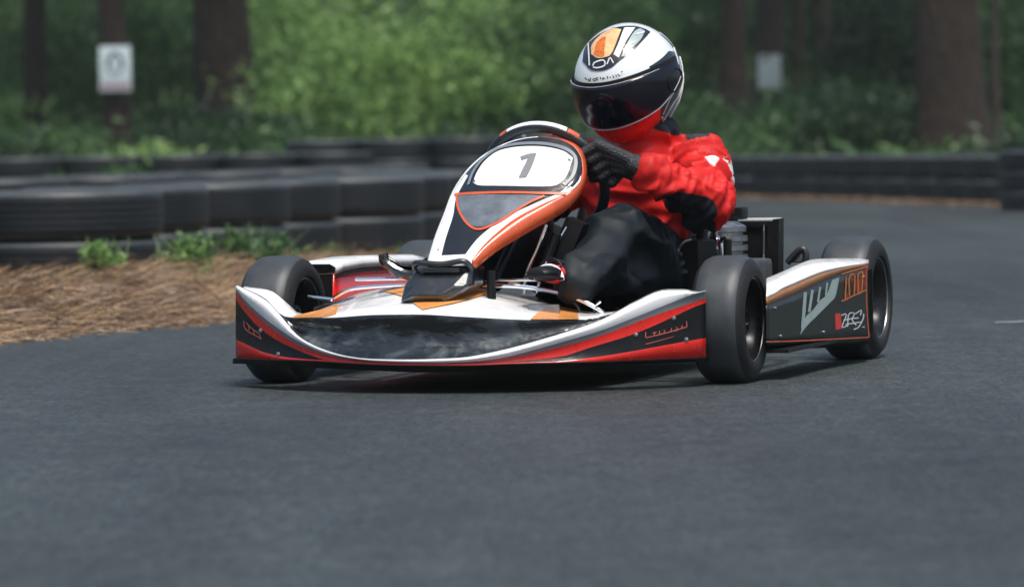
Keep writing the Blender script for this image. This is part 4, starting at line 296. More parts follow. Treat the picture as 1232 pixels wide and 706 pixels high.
'fairing_face':(17,[.0648,.0659,.5447,.0653,.0659,.5447,.0659,.0658,.5447,.0664,.0658,.5447,.0670,.0658,.5447,.0675,.0658,.5447,.0680,.0658,.5447,.0686,.0658,.5447,.0691,.0657,.5447,.0697,.0657,.5447,.0702,.0657,.5447,.0708,.0657,.5446,.0713,.0657,.5446,.0719,.0657,.5446,.0724,.0657,.5446,.0729,.0657,.5446,.0735,.0657,.5446,.0538,.0654,.5439,.0562,.0652,.5438,.0586,.0650,.5438,.0609,.0649,.5438,.0633,.0648,.5437,.0656,.0647,.5437,.0680,.0646,.5437,.0703,.0646,.5436,.0726,.0645,.5436,.0750,.0645,.5435,.0773,.0645,.5435,.0796,.0646,.5435,.0819,.0646,.5434,.0842,.0647,.5434,.0865,.0647,.5433,.0887,.0648,.5433,.0910,.0650,.5433,.0359,.0649,.5421,.0405,.0643,.5420,.0451,.0638,.5419,.0497,.0633,.5418,.0543,.0629,.5418,.0589,.0626,.5417,.0634,.0624,.5416,.0679,.0623,.5415,.0724,.0622,.5415,.0768,.0622,.5414,.0812,.0623,.5413,.0856,.0624,.5413,.0900,.0626,.5412,.0944,.0629,.5411,.0987,.0632,.5410,.1030,.0636,.5410,.1073,.0641,.5409,.0209,.0640,.5394,.0274,.0629,.5393,.0339,.0619,.5392,.0403,.0610,.5391,.0467,.0603,.5390,.0530,.0598,.5389,.0593,.0594,.5388,.0656,.0591,.5387,.0717,.0590,.5386,.0779,.0591,.5385,.0840,.0592,.5384,.0900,.0595,.5383,.0960,.0599,.5382,.1020,.0605,.5381,.1079,.0612,.5380,.1138,.0619,.5379,.1197,.0628,.5378,.0077,.0626,.5361,.0159,.0609,.5360,.0240,.0593,.5359,.0320,.0581,.5357,.0399,.0570,.5356,.0477,.0562,.5355,.0555,.0557,.5354,.0632,.0553,.5352,.0708,.0552,.5351,.0783,.0552,.5350,.0858,.0555,.5349,.0932,.0559,.5348,.1006,.0566,.5346,.1079,.0574,.5345,.1151,.0584,.5344,.1223,.0596,.5343,.1294,.0610,.5341,-.0042,.0608,.5322,.0055,.0583,.5321,.0151,.0562,.5319,.0246,.0545,.5318,.0339,.0531,.5316,.0432,.0520,.5315,.0523,.0513,.5313,.0614,.0508,.5312,.0703,.0507,.5311,.0791,.0508,.5309,.0879,.0512,.5308,.0965,.0518,.5306,.1051,.0528,.5305,.1136,.0539,.5303,.1220,.0553,.5302,.1304,.0570,.5300,.1386,.0589,.5299,-.0151,.0583,.5277,-.0039,.0552,.5276,.0071,.0525,.5274,.0180,.0503,.5273,.0287,.0485,.5271,.0392,.0472,.5269,.0496,.0463,.5268,.0599,.0457,.5266,.0701,.0456,.5265,.0801,.0458,.5263,.0900,.0463,.5261,.0998,.0473,.5260,.1095,.0485,.5258,.1191,.0500,.5256,.1286,.0519,.5255,.1380,.0540,.5253,.1473,.0565,.5252,-.0258,.0555,.5228,-.0132,.0516,.5226,-.0009,.0483,.5224,.0113,.0456,.5223,.0233,.0435,.5221,.0350,.0418,.5219,.0466,.0407,.5218,.0581,.0401,.5216,.0694,.0400,.5214,.0805,.0403,.5212,.0915,.0410,.5210,.1023,.0421,.5209,.1130,.0437,.5207,.1236,.0456,.5205,.1341,.0479,.5203,.1444,.0506,.5201,.1547,.0536,.5199,-.0361,.0523,.5174,-.0223,.0476,.5172,-.0087,.0437,.5170,.0046,.0405,.5168,.0177,.0379,.5167,.0306,.0360,.5165,.0433,.0347,.5163,.0557,.0340,.5161,.0680,.0339,.5159,.0801,.0342,.5157,.0920,.0351,.5155,.1038,.0365,.5153,.1154,.0383,.5151,.1269,.0406,.5149,.1382,.0433,.5147,.1494,.0465,.5145,.1605,.0500,.5143,-.0458,.0485,.5115,-.0307,.0431,.5113,-.0160,.0385,.5111,-.0015,.0348,.5110,.0126,.0319,.5108,.0265,.0297,.5106,.0402,.0282,.5104,.0536,.0275,.5102,.0668,.0273,.5100,.0798,.0278,.5098,.0926,.0288,.5096,.1052,.0304,.5093,.1177,.0326,.5091,.1299,.0352,.5089,.1421,.0384,.5087,.1540,.0420,.5085,.1659,.0461,.5083,-.0546,.0441,.5052,-.0384,.0379,.5051,-.0226,.0327,.5049,-.0071,.0285,.5047,.0081,.0253,.5045,.0229,.0229,.5043,.0375,.0213,.5041,.0518,.0204,.5038,.0658,.0203,.5036,.0797,.0209,.5034,.0933,.0221,.5032,.1067,.0240,.5030,.1199,.0265,.5028,.1329,.0295,.5025,.1457,.0331,.5023,.1584,.0372,.5021,.1709,.0419,.5018,-.0625,.0389,.4986,-.0453,.0320,.4984,-.0285,.0263,.4982,-.0121,.0217,.4980,.0039,.0182,.4978,.0196,.0155,.4976,.0349,.0138,.4974,.0500,.0130,.4971,.0648,.0129,.4969,.0793,.0136,.4967,.0936,.0150,.4965,.1077,.0171,.4962,.1215,.0199,.4960,.1352,.0233,.4958,.1487,.0273,.4955,.1619,.0319,.4953,.1751,.0371,.4950,-.0695,.0330,.4915,-.0515,.0256,.4913,-.0340,.0194,.4911,-.0168,.0144,.4909,-.0001,.0106,.4907,.0162,.0078,.4905,.0322,.0060,.4903,.0479,.0051,.4901,.0633,.0051,.4898,.0784,.0059,.4896,.0932,.0074,.4894,.1078,.0098,.4891,.1222,.0128,.4889,.1363,.0165,.4886,.1503,.0208,.4884,.1641,.0258,.4881,.1776,.0314,.4879,-.0759,.0264,.4841,-.0572,.0185,.4839,-.0390,.0119,.4837,-.0213,.0066,.4835,-.0040,.0026,.4833,.0129,-.0004,.4831,.0294,-.0022,.4829,.0456,-.0032,.4826,.0615,-.0032,.4824,.0771,-.0023,.4822,.0924,-.0006,.4819,.1074,.0019,.4817,.1222,.0052,.4814,.1368,.0091,.4812,.1512,.0138,.4809,.1653,.0191,.4806,.1793,.0250,.4804,-.0818,.0192,.4763,-.0624,.0108,.4761,-.0436,.0039,.4759,-.0254,-.0016,.4757,-.0075,-.0059,.4755,.0099,-.0089,.4753,.0269,-.0109,.4751,.0436,-.0118,.4749,.0599,-.0117,.4746,.0759,-.0107,.4744,.0916,-.0089,.4741,.1071,-.0062,.4739,.1223,-.0027,.4736,.1373,.0015,.4734,.1520,.0064,.4731,.1665,.0121,.4728,.1809,.0184,.4725,-.0869,.0112,.4681,-.0670,.0024,.4680,-.0476,-.0048,.4678,-.0288,-.0105,.4676,-.0105,-.0149,.4674,.0073,-.0180,.4672,.0248,-.0199,.4670,.0418,-.0208,.4668,.0586,-.0207,.4665,.0750,-.0195,.4663,.0911,-.0175,.4660,.1069,-.0146,.4658,.1224,-.0109,.4655,.1377,-.0064,.4652,.1528,-.0012,.4650,.1676,.0047,.4647,.1823,.0114,.4644,-.0910,.0024,.4597,-.0707,-.0067,.4595,-.0509,-.0140,.4594,-.0317,-.0199,.4592,-.0130,-.0243,.4590,.0052,-.0275,.4588,.0231,-.0294,.4586,.0405,-.0302,.4583,.0575,-.0299,.4581,.0742,-.0286,.4579,.0906,-.0264,.4576,.1067,-.0234,.4573,.1226,-.0194,.4571,.1382,-.0147,.4568,.1535,-.0091,.4565,.1686,-.0029,.4562,.1841,.0021,.4559,-.0947,-.0071,.4509,-.0741,-.0162,.4508,-.0541,-.0237,.4506,-.0347,-.0296,.4504,-.0158,-.0341,.4503,.0027,-.0372,.4501,.0207,-.0391,.4498,.0383,-.0399,.4496,.0555,-.0395,.4494,.0724,-.0382,.4491,.0890,-.0359,.4489,.1052,-.0327,.4486,.1212,-.0286,.4483,.1369,-.0237,.4481,.1524,-.0180,.4478,.1677,-.0116,.4475,.1837,-.0076,.4472,-.0979,-.0172,.4418,-.0774,-.0263,.4417,-.0575,-.0337,.4416,-.0381,-.0396,.4414,-.0193,-.0440,.4412,-.0010,-.0472,.4410,.0169,-.0491,.4408,.0345,-.0499,.4406,.0516,-.0496,.4404,.0684,-.0483,.4402,.0849,-.0460,.4399,.1011,-.0429,.4396,.1170,-.0389,.4394,.1327,-.0341,.4391,.1481,-.0285,.4388,.1633,-.0221,.4385,.1790,-.0175,.4382,-.1003,-.0280,.4325,-.0802,-.0368,.4324,-.0607,-.0441,.4322,-.0417,-.0498,.4321,-.0232,-.0542,.4319,-.0052,-.0574,.4318,.0124,-.0593,.4316,.0296,-.0602,.4314,.0465,-.0600,.4311,.0630,-.0588,.4309,.0793,-.0567,.4307,.0952,-.0538,.4304,.1109,-.0500,.4301,.1263,-.0454,.4299,.1415,-.0401,.4296,.1564,-.0340,.4293,.1713,-.0278,.4290,-.1019,-.0396,.4228,-.0824,-.0480,.4227,-.0635,-.0550,.4226,-.0451,-.0605,.4225,-.0272,-.0648,.4223,-.0097,-.0679,.4222,.0074,-.0698,.4220,.0241,-.0707,.4218,.0405,-.0707,.4216,.0565,-.0697,.4214,.0723,-.0679,.4212,.0878,-.0652,.4209,.1031,-.0618,.4207,.1181,-.0576,.4204,.1328,-.0526,.4201,.1474,-.0470,.4198,.1618,-.0408,.4196,-.1025,-.0519,.4129,-.0845,-.0596,.4128,-.0669,-.0660,.4127,-.0498,-.0712,.4126,-.0331,-.0752,.4125,-.0167,-.0783,.4123,-.0007,-.0803,.4122,.0150,-.0815,.4120,.0303,-.0818,.4118,.0454,-.0812,.4117,.0602,-.0799,.4114,.0748,-.0779,.4112,.0891,-.0752,.4110,.1033,-.0717,.4108,.1172,-.0677,.4105,.1309,-.0630,.4103,.1444,-.0578,.4100,-.1025,-.0648,.4027,-.0861,-.0716,.4026,-.0702,-.0774,.4026,-.0546,-.0821,.4025,-.0394,-.0859,.4024,-.0244,-.0888,.4023,-.0098,-.0910,.4021,.0046,-.0923,.4020,.0187,-.0930,.4018,.0325,-.0929,.4017,.0462,-.0922,.4015,.0596,-.0908,.4013,.0728,-.0889,.4011,.0858,-.0863,.4009,.0987,-.0832,.4007,.1114,-.0796,.4005,.1239,-.0755,.4002,-.1021,-.0782,.3922,-.0873,-.0842,.3922,-.0727,-.0893,.3921,-.0585,-.0936,.3921,-.0445,-.0971,.3920,-.0308,-.0999,.3919,-.0174,-.1020,.3918,-.0042,-.1035,.3917,.0088,-.1043,.3915,.0216,-.1045,.3914,.0342,-.1042,.3912,.0466,-.1033,.3911,.0588,-.1020,.3909,.0709,-.1001,.3907,.0828,-.0977,.3905,.0945,-.0949,.3903,.1061,-.0916,.3901,-.1019,-.0917,.3815,-.0884,-.0970,.3815,-.0753,-.1015,.3815,-.0623,-.1054,.3814,-.0496,-.1086,.3813,-.0371,-.1113,.3813,-.0249,-.1133,.3812,-.0128,-.1148,.3811,-.0009,-.1158,.3810,.0108,-.1163,.3808,.0224,-.1163,.3807,.0338,-.1158,.3806,.0450,-.1149,.3804,.0561,-.1136,.3803,.0671,-.1119,.3801,.0779,-.1098,.3800,.0886,-.1072,.3798,-.1021,-.1054,.3706,-.0899,-.1100,.3706,-.0779,-.1140,.3705,-.0661,-.1175,.3705,-.0546,-.1205,.3704,-.0432,-.1229,.3704,-.0319,-.1249,.3703,-.0209,-.1264,.3702,-.0100,-.1275,.3701,.0008,-.1282,.3700,.0114,-.1284,.3699,.0219,-.1283,.3698,.0322,-.1277,.3697,.0424,-.1269,.3696,.0525,-.1256,.3694,.0625,-.1241,.3693,.0724,-.1222,.3691,-.1026,-.1191,.3594,-.0913,-.1233,.3594,-.0803,-.1269,.3594,-.0695,-.1301,.3593,-.0588,-.1328,.3593,-.0483,-.1351,.3592,-.0379,-.1369,.3592,-.0277,-.1384,.3591,-.0176,-.1395,.3590,-.0076,-.1403,.3590,.0022,-.1407,.3589,.0119,-.1407,.3588,.0215,-.1405,.3587,.0310,-.1399,.3586,.0404,-.1390,.3584,.0497,-.1378,.3583,.0589,-.1363,.3582,-.1030,-.1332,.3480,-.0927,-.1368,.3480,-.0825,-.1401,.3480,-.0725,-.1430,.3480,-.0626,-.1455,.3479,-.0528,-.1476,.3479,-.0432,-.1494,.3478,-.0337,-.1508,.3478,-.0243,-.1519,.3477,-.0151,-.1527,.3476,-.0059,-.1532,.3476,.0032,-.1533,.3475,.0121,-.1533,.3474,.0210,-.1529,.3473,.0298,-.1522,.3472,.0384,-.1514,.3471,.0470,-.1502,.3470,-.1032,-.1475,.3364,-.0937,-.1508,.3364,-.0843,-.1537,.3364,-.0750,-.1563,.3363,-.0658,-.1586,.3363,-.0567,-.1605,.3363,-.0478,-.1621,.3362,-.0390,-.1635,.3362,-.0302,-.1646,.3361,-.0216,-.1654,.3361,-.0130,-.1659,.3360,-.0046,-.1662,.3360,.0038,-.1662,.3359,.0120,-.1660,.3358,.0202,-.1655,.3357,.0284,-.1648,.3356,.0364,-.1639,.3355,-.1030,-.1622,.3245,-.0941,-.1651,.3245,-.0854,-.1677,.3245,-.0768,-.1700,.3245,-.0683,-.1721,.3245,-.0599,-.1738,.3245,-.0515,-.1753,.3244,-.0433,-.1766,.3244,-.0352,-.1776,.3243,-.0271,-.1784,.3243,-.0192,-.1789,.3242,-.0113,-.1792,.3242,-.0035,-.1793,.3241,.0042,-.1792,.3240,.0119,-.1789,.3240,.0195,-.1784,.3239,.0270,-.1776,.3238,-.1022,-.1773,.3125,-.0940,-.1799,.3125,-.0859,-.1822,.3125,-.0779,-.1842,.3125,-.0700,-.1860,.3124,-.0622,-.1876,.3124,-.0545,-.1889,.3124,-.0468,-.1900,.3124,-.0392,-.1910,.3123,-.0317,-.1917,.3123,-.0243,-.1922,.3122,-.0169,-.1925,.3122,-.0096,-.1926,.3121,-.0024,-.1926,.3121,.0047,-.1924,.3120,.0118,-.1920,.3119,.0189,-.1914,.3118,-.1011,-.1927,.3002,-.0934,-.1949,.3002,-.0859,-.1969,.3002,-.0785,-.1987,.3002,-.0711,-.2003,.3002,-.0638,-.2017,.3002,-.0565,-.2029,.3001,-.0494,-.2039,.3001,-.0423,-.2047,.3001,-.0353,-.2053,.3000,-.0283,-.2058,.3000,-.0214,-.2061,.3000,-.0145,-.2062,.2999,-.0077,-.2062,.2998,-.0010,-.2060,.2998,.0057,-.2056,.2997,.0123,-.2052,.2997,-.0999,-.2082,.2877,-.0928,-.2101,.2877,-.0857,-.2119,.2877,-.0787,-.2134,.2877,-.0718,-.2148,.2877,-.0650,-.2161,.2877,-.0582,-.2171,.2877,-.0515,-.2180,.2877,-.0448,-.2187,.2876,-.0382,-.2193,.2876,-.0317,-.2197,.2876,-.0252,-.2199,.2875,-.0188,-.2200,.2875,-.0124,-.2200,.2874,-.0060,-.2198,.2874,.0003,-.2195,.2873,.0065,-.2191,.2872,-.0988,-.2238,.2750,-.0922,-.2255,.2750,-.0856,-.2270,.2751,-.0791,-.2283,.2751,-.0727,-.2296,.2750,-.0663,-.2306,.2750,-.0600,-.2315,.2750,-.0538,-.2323,.2750,-.0475,-.2329,.2750,-.0414,-.2334,.2750,-.0353,-.2337,.2749,-.0292,-.2340,.2749,-.0232,-.2341,.2748,-.0172,-.2340,.2748,-.0112,-.2339,.2747,-.0053,-.2336,.2747,.0005,-.2332,.2746]),
'fairing_side':(50,[.0705,.0659,.5448,.0779,.0655,.5444,.0851,.0654,.5440,.0925,.0652,.5434,.1003,.0646,.5421,.1082,.0638,.5405,.1164,.0630,.5385,.1245,.0619,.5360,.1321,.0604,.5329,.1397,.0586,.5294,.1470,.0565,.5253,.1537,.0539,.5206,.1598,.0506,.5151,.1654,.0465,.5089,.1704,.0418,.5020,.1747,.0365,.4946,.1780,.0309,.4871,.1808,.0250,.4796,.1829,.0186,.4717,.1843,.0108,.4637,.1842,.0020,.4558,.1827,-.0056,.4489,.1803,-.0133,.4420,.1765,-.0209,.4352,.1714,-.0283,.4286,.1652,-.0363,.4225,.1587,-.0438,.4179,.1511,-.0514,.4136,.1426,-.0591,.4095,.1337,-.0668,.4053,.1248,-.0746,.4008,.1162,-.0824,.3960,.1080,-.0899,.3913,.0995,-.0974,.3864,.0909,-.1050,.3814,.0823,-.1126,.3761,.0740,-.1205,.3704,.0660,-.1286,.3643,.0585,-.1369,.3577,.0510,-.1458,.3505,.0437,-.1550,.3429,.0368,-.1642,.3352,.0304,-.1733,.3275,.0245,-.1819,.3201,.0191,-.1906,.3125,.0144,-.1995,.3047,.0106,-.2080,.2971,.0073,-.2164,.2896,.0041,-.2248,.2822,.0005,-.2332,.2746,.0692,.0700,.5449,.0767,.0696,.5445,.0840,.0695,.5442,.0915,.0693,.5436,.0994,.0688,.5424,.1074,.0681,.5409,.1158,.0674,.5390,.1240,.0665,.5367,.1319,.0652,.5337,.1396,.0635,.5302,.1471,.0614,.5261,.1541,.0589,.5214,.1604,.0556,.5159,.1660,.0515,.5096,.1711,.0467,.5026,.1754,.0413,.4951,.1789,.0355,.4874,.1817,.0296,.4797,.1840,.0231,.4717,.1858,.0146,.4635,.1862,.0056,.4555,.1853,-.0023,.4483,.1835,-.0103,.4411,.1806,-.0181,.4341,.1763,-.0258,.4272,.1707,-.0330,.4207,.1647,-.0392,.4155,.1581,-.0470,.4106,.1507,-.0550,.4057,.1428,-.0633,.4008,.1344,-.0718,.3957,.1264,-.0799,.3907,.1183,-.0879,.3857,.1098,-.0959,.3806,.1011,-.1041,.3753,.0924,-.1123,.3698,.0838,-.1205,.3640,.0757,-.1289,.3579,.0678,-.1375,.3514,.0598,-.1465,.3444,.0521,-.1556,.3372,.0446,-.1647,.3298,.0376,-.1736,.3224,.0312,-.1821,.3153,.0252,-.1907,.3080,.0199,-.1994,.3005,.0154,-.2078,.2931,.0113,-.2160,.2859,.0074,-.2242,.2787,.0030,-.2325,.2714,.0667,.0782,.5451,.0743,.0778,.5447,.0817,.0776,.5444,.0894,.0775,.5438,.0975,.0770,.5428,.1057,.0765,.5414,.1142,.0760,.5398,.1227,.0753,.5376,.1308,.0741,.5348,.1388,.0725,.5314,.1466,.0705,.5273,.1540,.0680,.5226,.1605,.0648,.5171,.1662,.0606,.5107,.1714,.0556,.5035,.1758,.0501,.4957,.1794,.0441,.4878,.1824,.0381,.4799,.1848,.0315,.4716,.1871,.0223,.4633,.1882,.0131,.4550,.1882,.0046,.4474,.1873,-.0037,.4399,.1855,-.0118,.4325,.1824,-.0199,.4253,.1782,-.0278,.4182,.1735,-.0344,.4122,.1679,-.0410,.4063,.1615,-.0474,.4005,.1546,-.0557,.3946,.1471,-.0650,.3885,.1397,-.0736,.3831,.1318,-.0822,.3777,.1233,-.0910,.3723,.1145,-.0999,.3667,.1055,-.1088,.3610,.0966,-.1177,.3550,.0882,-.1265,.3489,.0798,-.1354,.3425,.0713,-.1445,.3359,.0628,-.1537,.3290,.0546,-.1627,.3221,.0468,-.1715,.3153,.0397,-.1798,.3086,.0328,-.1883,.3016,.0266,-.1968,.2945,.0212,-.2050,.2875,.0162,-.2131,.2806,.0112,-.2210,.2738,.0058,-.2291,.2668,.0577,.1066,.5452,.0655,.1060,.5449,.0732,.1057,.5446,.0811,.1053,.5441,.0895,.1047,.5432,.0980,.1042,.5420,.1068,.1038,.5406,.1157,.1031,.5387,.1242,.1019,.5361,.1325,.1003,.5327,.1408,.0982,.5287,.1485,.0957,.5239,.1554,.0923,.5184,.1614,.0879,.5118,.1666,.0826,.5044,.1712,.0767,.4964,.1751,.0705,.4881,.1782,.0642,.4800,.1809,.0574,.4715,.1830,.0498,.4628,.1849,.0403,.4542,.1858,.0312,.4461,.1860,.0225,.4382,.1854,.0139,.4305,.1838,.0054,.4228,.1811,-.0033,.4150,.1780,-.0110,.4081,.1744,-.0186,.4012,.1699,-.0263,.3943,.1642,-.0342,.3872,.1569,-.0422,.3800,.1497,-.0494,.3741,.1420,-.0586,.3683,.1334,-.0682,.3624,.1243,-.0779,.3565,.1150,-.0875,.3504,.1057,-.0971,.3443,.0969,-.1063,.3382,.0880,-.1155,.3320,.0787,-.1248,.3257,.0694,-.1339,.3193,.0603,-.1428,.3129,.0516,-.1514,.3066,.0437,-.1595,.3004,.0357,-.1680,.2938,.0286,-.1763,.2871,.0220,-.1843,.2805,.0159,-.1921,.2740,.0097,-.1999,.2675,.0032,-.2076,.2610,.0382,.1682,.5452,.0462,.1670,.5449,.0541,.1661,.5446,.0623,.1652,.5441,.0709,.1640,.5431,.0796,.1629,.5420,.0887,.1618,.5405,.0978,.1605,.5386,.1065,.1587,.5359,.1150,.1565,.5325,.1235,.1539,.5285,.1314,.1507,.5237,.1385,.1468,.5181,.1446,.1420,.5115,.1500,.1363,.5041,.1547,.1299,.4960,.1587,.1233,.4877,.1620,.1167,.4796,.1647,.1096,.4710,.1667,.1021,.4623,.1680,.0945,.4537,.1684,.0869,.4455,.1682,.0794,.4377,.1672,.0716,.4299,.1654,.0634,.4222,.1625,.0547,.4143,.1594,.0468,.4075,.1558,.0386,.4007,.1514,.0299,.3938,.1459,.0207,.3868,.1391,.0109,.3796,.1323,.0022,.3737,.1244,-.0068,.3679,.1157,-.0160,.3620,.1064,-.0253,.3561,.0970,-.0346,.3500,.0876,-.0438,.3439,.0786,-.0527,.3377,.0695,-.0615,.3314,.0601,-.0705,.3250,.0507,-.0793,.3185,.0415,-.0878,.3121,.0327,-.0961,.3057,.0246,-.1039,.2994,.0166,-.1122,.2927,.0094,-.1202,.2859,.0028,-.1280,.2793,-.0034,-.1357,.2727,-.0096,-.1432,.2661,-.0162,-.1508,.2595]),
'fairing_side_left':(40,[.0666,.0660,.5449,.0581,.0656,.5443,.0495,.0654,.5436,.0409,.0651,.5428,.0325,.0647,.5416,.0242,.0643,.5402,.0158,.0636,.5383,.0074,.0625,.5359,-.0010,.0613,.5333,-.0096,.0596,.5301,-.0184,.0575,.5262,-.0271,.0549,.5219,-.0363,.0518,.5170,-.0450,.0486,.5118,-.0527,.0452,.5067,-.0596,.0413,.5014,-.0653,.0369,.4960,-.0706,.0320,.4903,-.0758,.0267,.4843,-.0806,.0213,.4784,-.0850,.0148,.4716,-.0891,.0065,.4636,-.0927,-.0023,.4554,-.0962,-.0124,.4462,-.0992,-.0234,.4364,-.1014,-.0352,.4264,-.1025,-.0474,.4164,-.1026,-.0605,.4061,-.1023,-.0741,.3954,-.1019,-.0878,.3846,-.1020,-.1012,.3739,-.1024,-.1143,.3633,-.1028,-.1275,.3526,-.1032,-.1408,.3418,-.1032,-.1544,.3308,-.1027,-.1681,.3198,-.1019,-.1820,.3087,-.1008,-.1960,.2975,-.0997,-.2100,.2862,-.0988,-.2238,.2750,.0601,.0773,.5459,.0515,.0770,.5452,.0429,.0771,.5446,.0342,.0770,.5437,.0257,.0769,.5425,.0173,.0767,.5411,.0088,.0762,.5393,.0003,.0753,.5369,-.0081,.0743,.5343,-.0168,.0728,.5311,-.0258,.0709,.5272,-.0346,.0685,.5229,-.0438,.0657,.5179,-.0526,.0627,.5127,-.0604,.0595,.5076,-.0673,.0557,.5023,-.0731,.0515,.4969,-.0785,.0466,.4912,-.0837,.0415,.4852,-.0885,.0362,.4792,-.0930,.0297,.4725,-.0971,.0214,.4644,-.1006,.0125,.4562,-.1040,.0023,.4470,-.1071,-.0086,.4372,-.1094,-.0204,.4271,-.1104,-.0327,.4171,-.1105,-.0459,.4068,-.1101,-.0597,.3961,-.1097,-.0736,.3853,-.1097,-.0872,.3746,-.1101,-.1003,.3640,-.1105,-.1136,.3533,-.1108,-.1271,.3424,-.1107,-.1408,.3314,-.1102,-.1547,.3204,-.1093,-.1688,.3093,-.1082,-.1830,.2980,-.1071,-.1972,.2868,-.1061,-.2111,.2756,.0494,.1079,.5459,.0407,.1080,.5453,.0319,.1084,.5446,.0231,.1087,.5437,.0144,.1089,.5425,.0059,.1090,.5411,-.0028,.1089,.5393,-.0114,.1083,.5369,-.0200,.1077,.5342,-.0288,.1066,.5310,-.0379,.1050,.5271,-.0469,.1030,.5228,-.0562,.1005,.5178,-.0652,.0979,.5126,-.0731,.0950,.5075,-.0802,.0915,.5021,-.0861,.0874,.4967,-.0910,.0811,.4910,-.0957,.0744,.4850,-.1001,.0678,.4790,-.1043,.0603,.4723,-.1082,.0513,.4642,-.1116,.0421,.4559,-.1151,.0319,.4467,-.1182,.0210,.4369,-.1206,.0097,.4267,-.1220,-.0015,.4167,-.1227,-.0130,.4063,-.1230,-.0249,.3955,-.1228,-.0383,.3847,-.1227,-.0521,.3739,-.1230,-.0655,.3633,-.1234,-.0791,.3525,-.1236,-.0928,.3416,-.1235,-.1067,.3306,-.1229,-.1209,.3196,-.1219,-.1353,.3084,-.1207,-.1498,.2971,-.1195,-.1642,.2858,-.1184,-.1785,.2745,.0374,.1580,.5449,.0286,.1584,.5442,.0196,.1592,.5436,.0106,.1599,.5427,.0018,.1604,.5415,-.0069,.1610,.5401,-.0158,.1612,.5382,-.0246,.1611,.5358,-.0333,.1608,.5332,-.0424,.1601,.5299,-.0516,.1589,.5260,-.0608,.1573,.5216,-.0703,.1553,.5166,-.0795,.1531,.5114,-.0868,.1481,.5063,-.0931,.1421,.5009,-.0983,.1360,.4954,-.1032,.1296,.4897,-.1080,.1229,.4837,-.1124,.1163,.4777,-.1166,.1087,.4709,-.1206,.0997,.4627,-.1240,.0905,.4544,-.1275,.0802,.4452,-.1306,.0692,.4353,-.1331,.0579,.4251,-.1345,.0467,.4150,-.1352,.0350,.4045,-.1355,.0230,.3937,-.1357,.0109,.3828,-.1363,-.0012,.3719,-.1371,-.0131,.3612,-.1380,-.0252,.3504,-.1383,-.0388,.3394,-.1381,-.0531,.3283,-.1374,-.0675,.3172,-.1364,-.0823,.3060,-.1351,-.0972,.2946,-.1337,-.1120,.2832,-.1326,-.1265,.2720]),
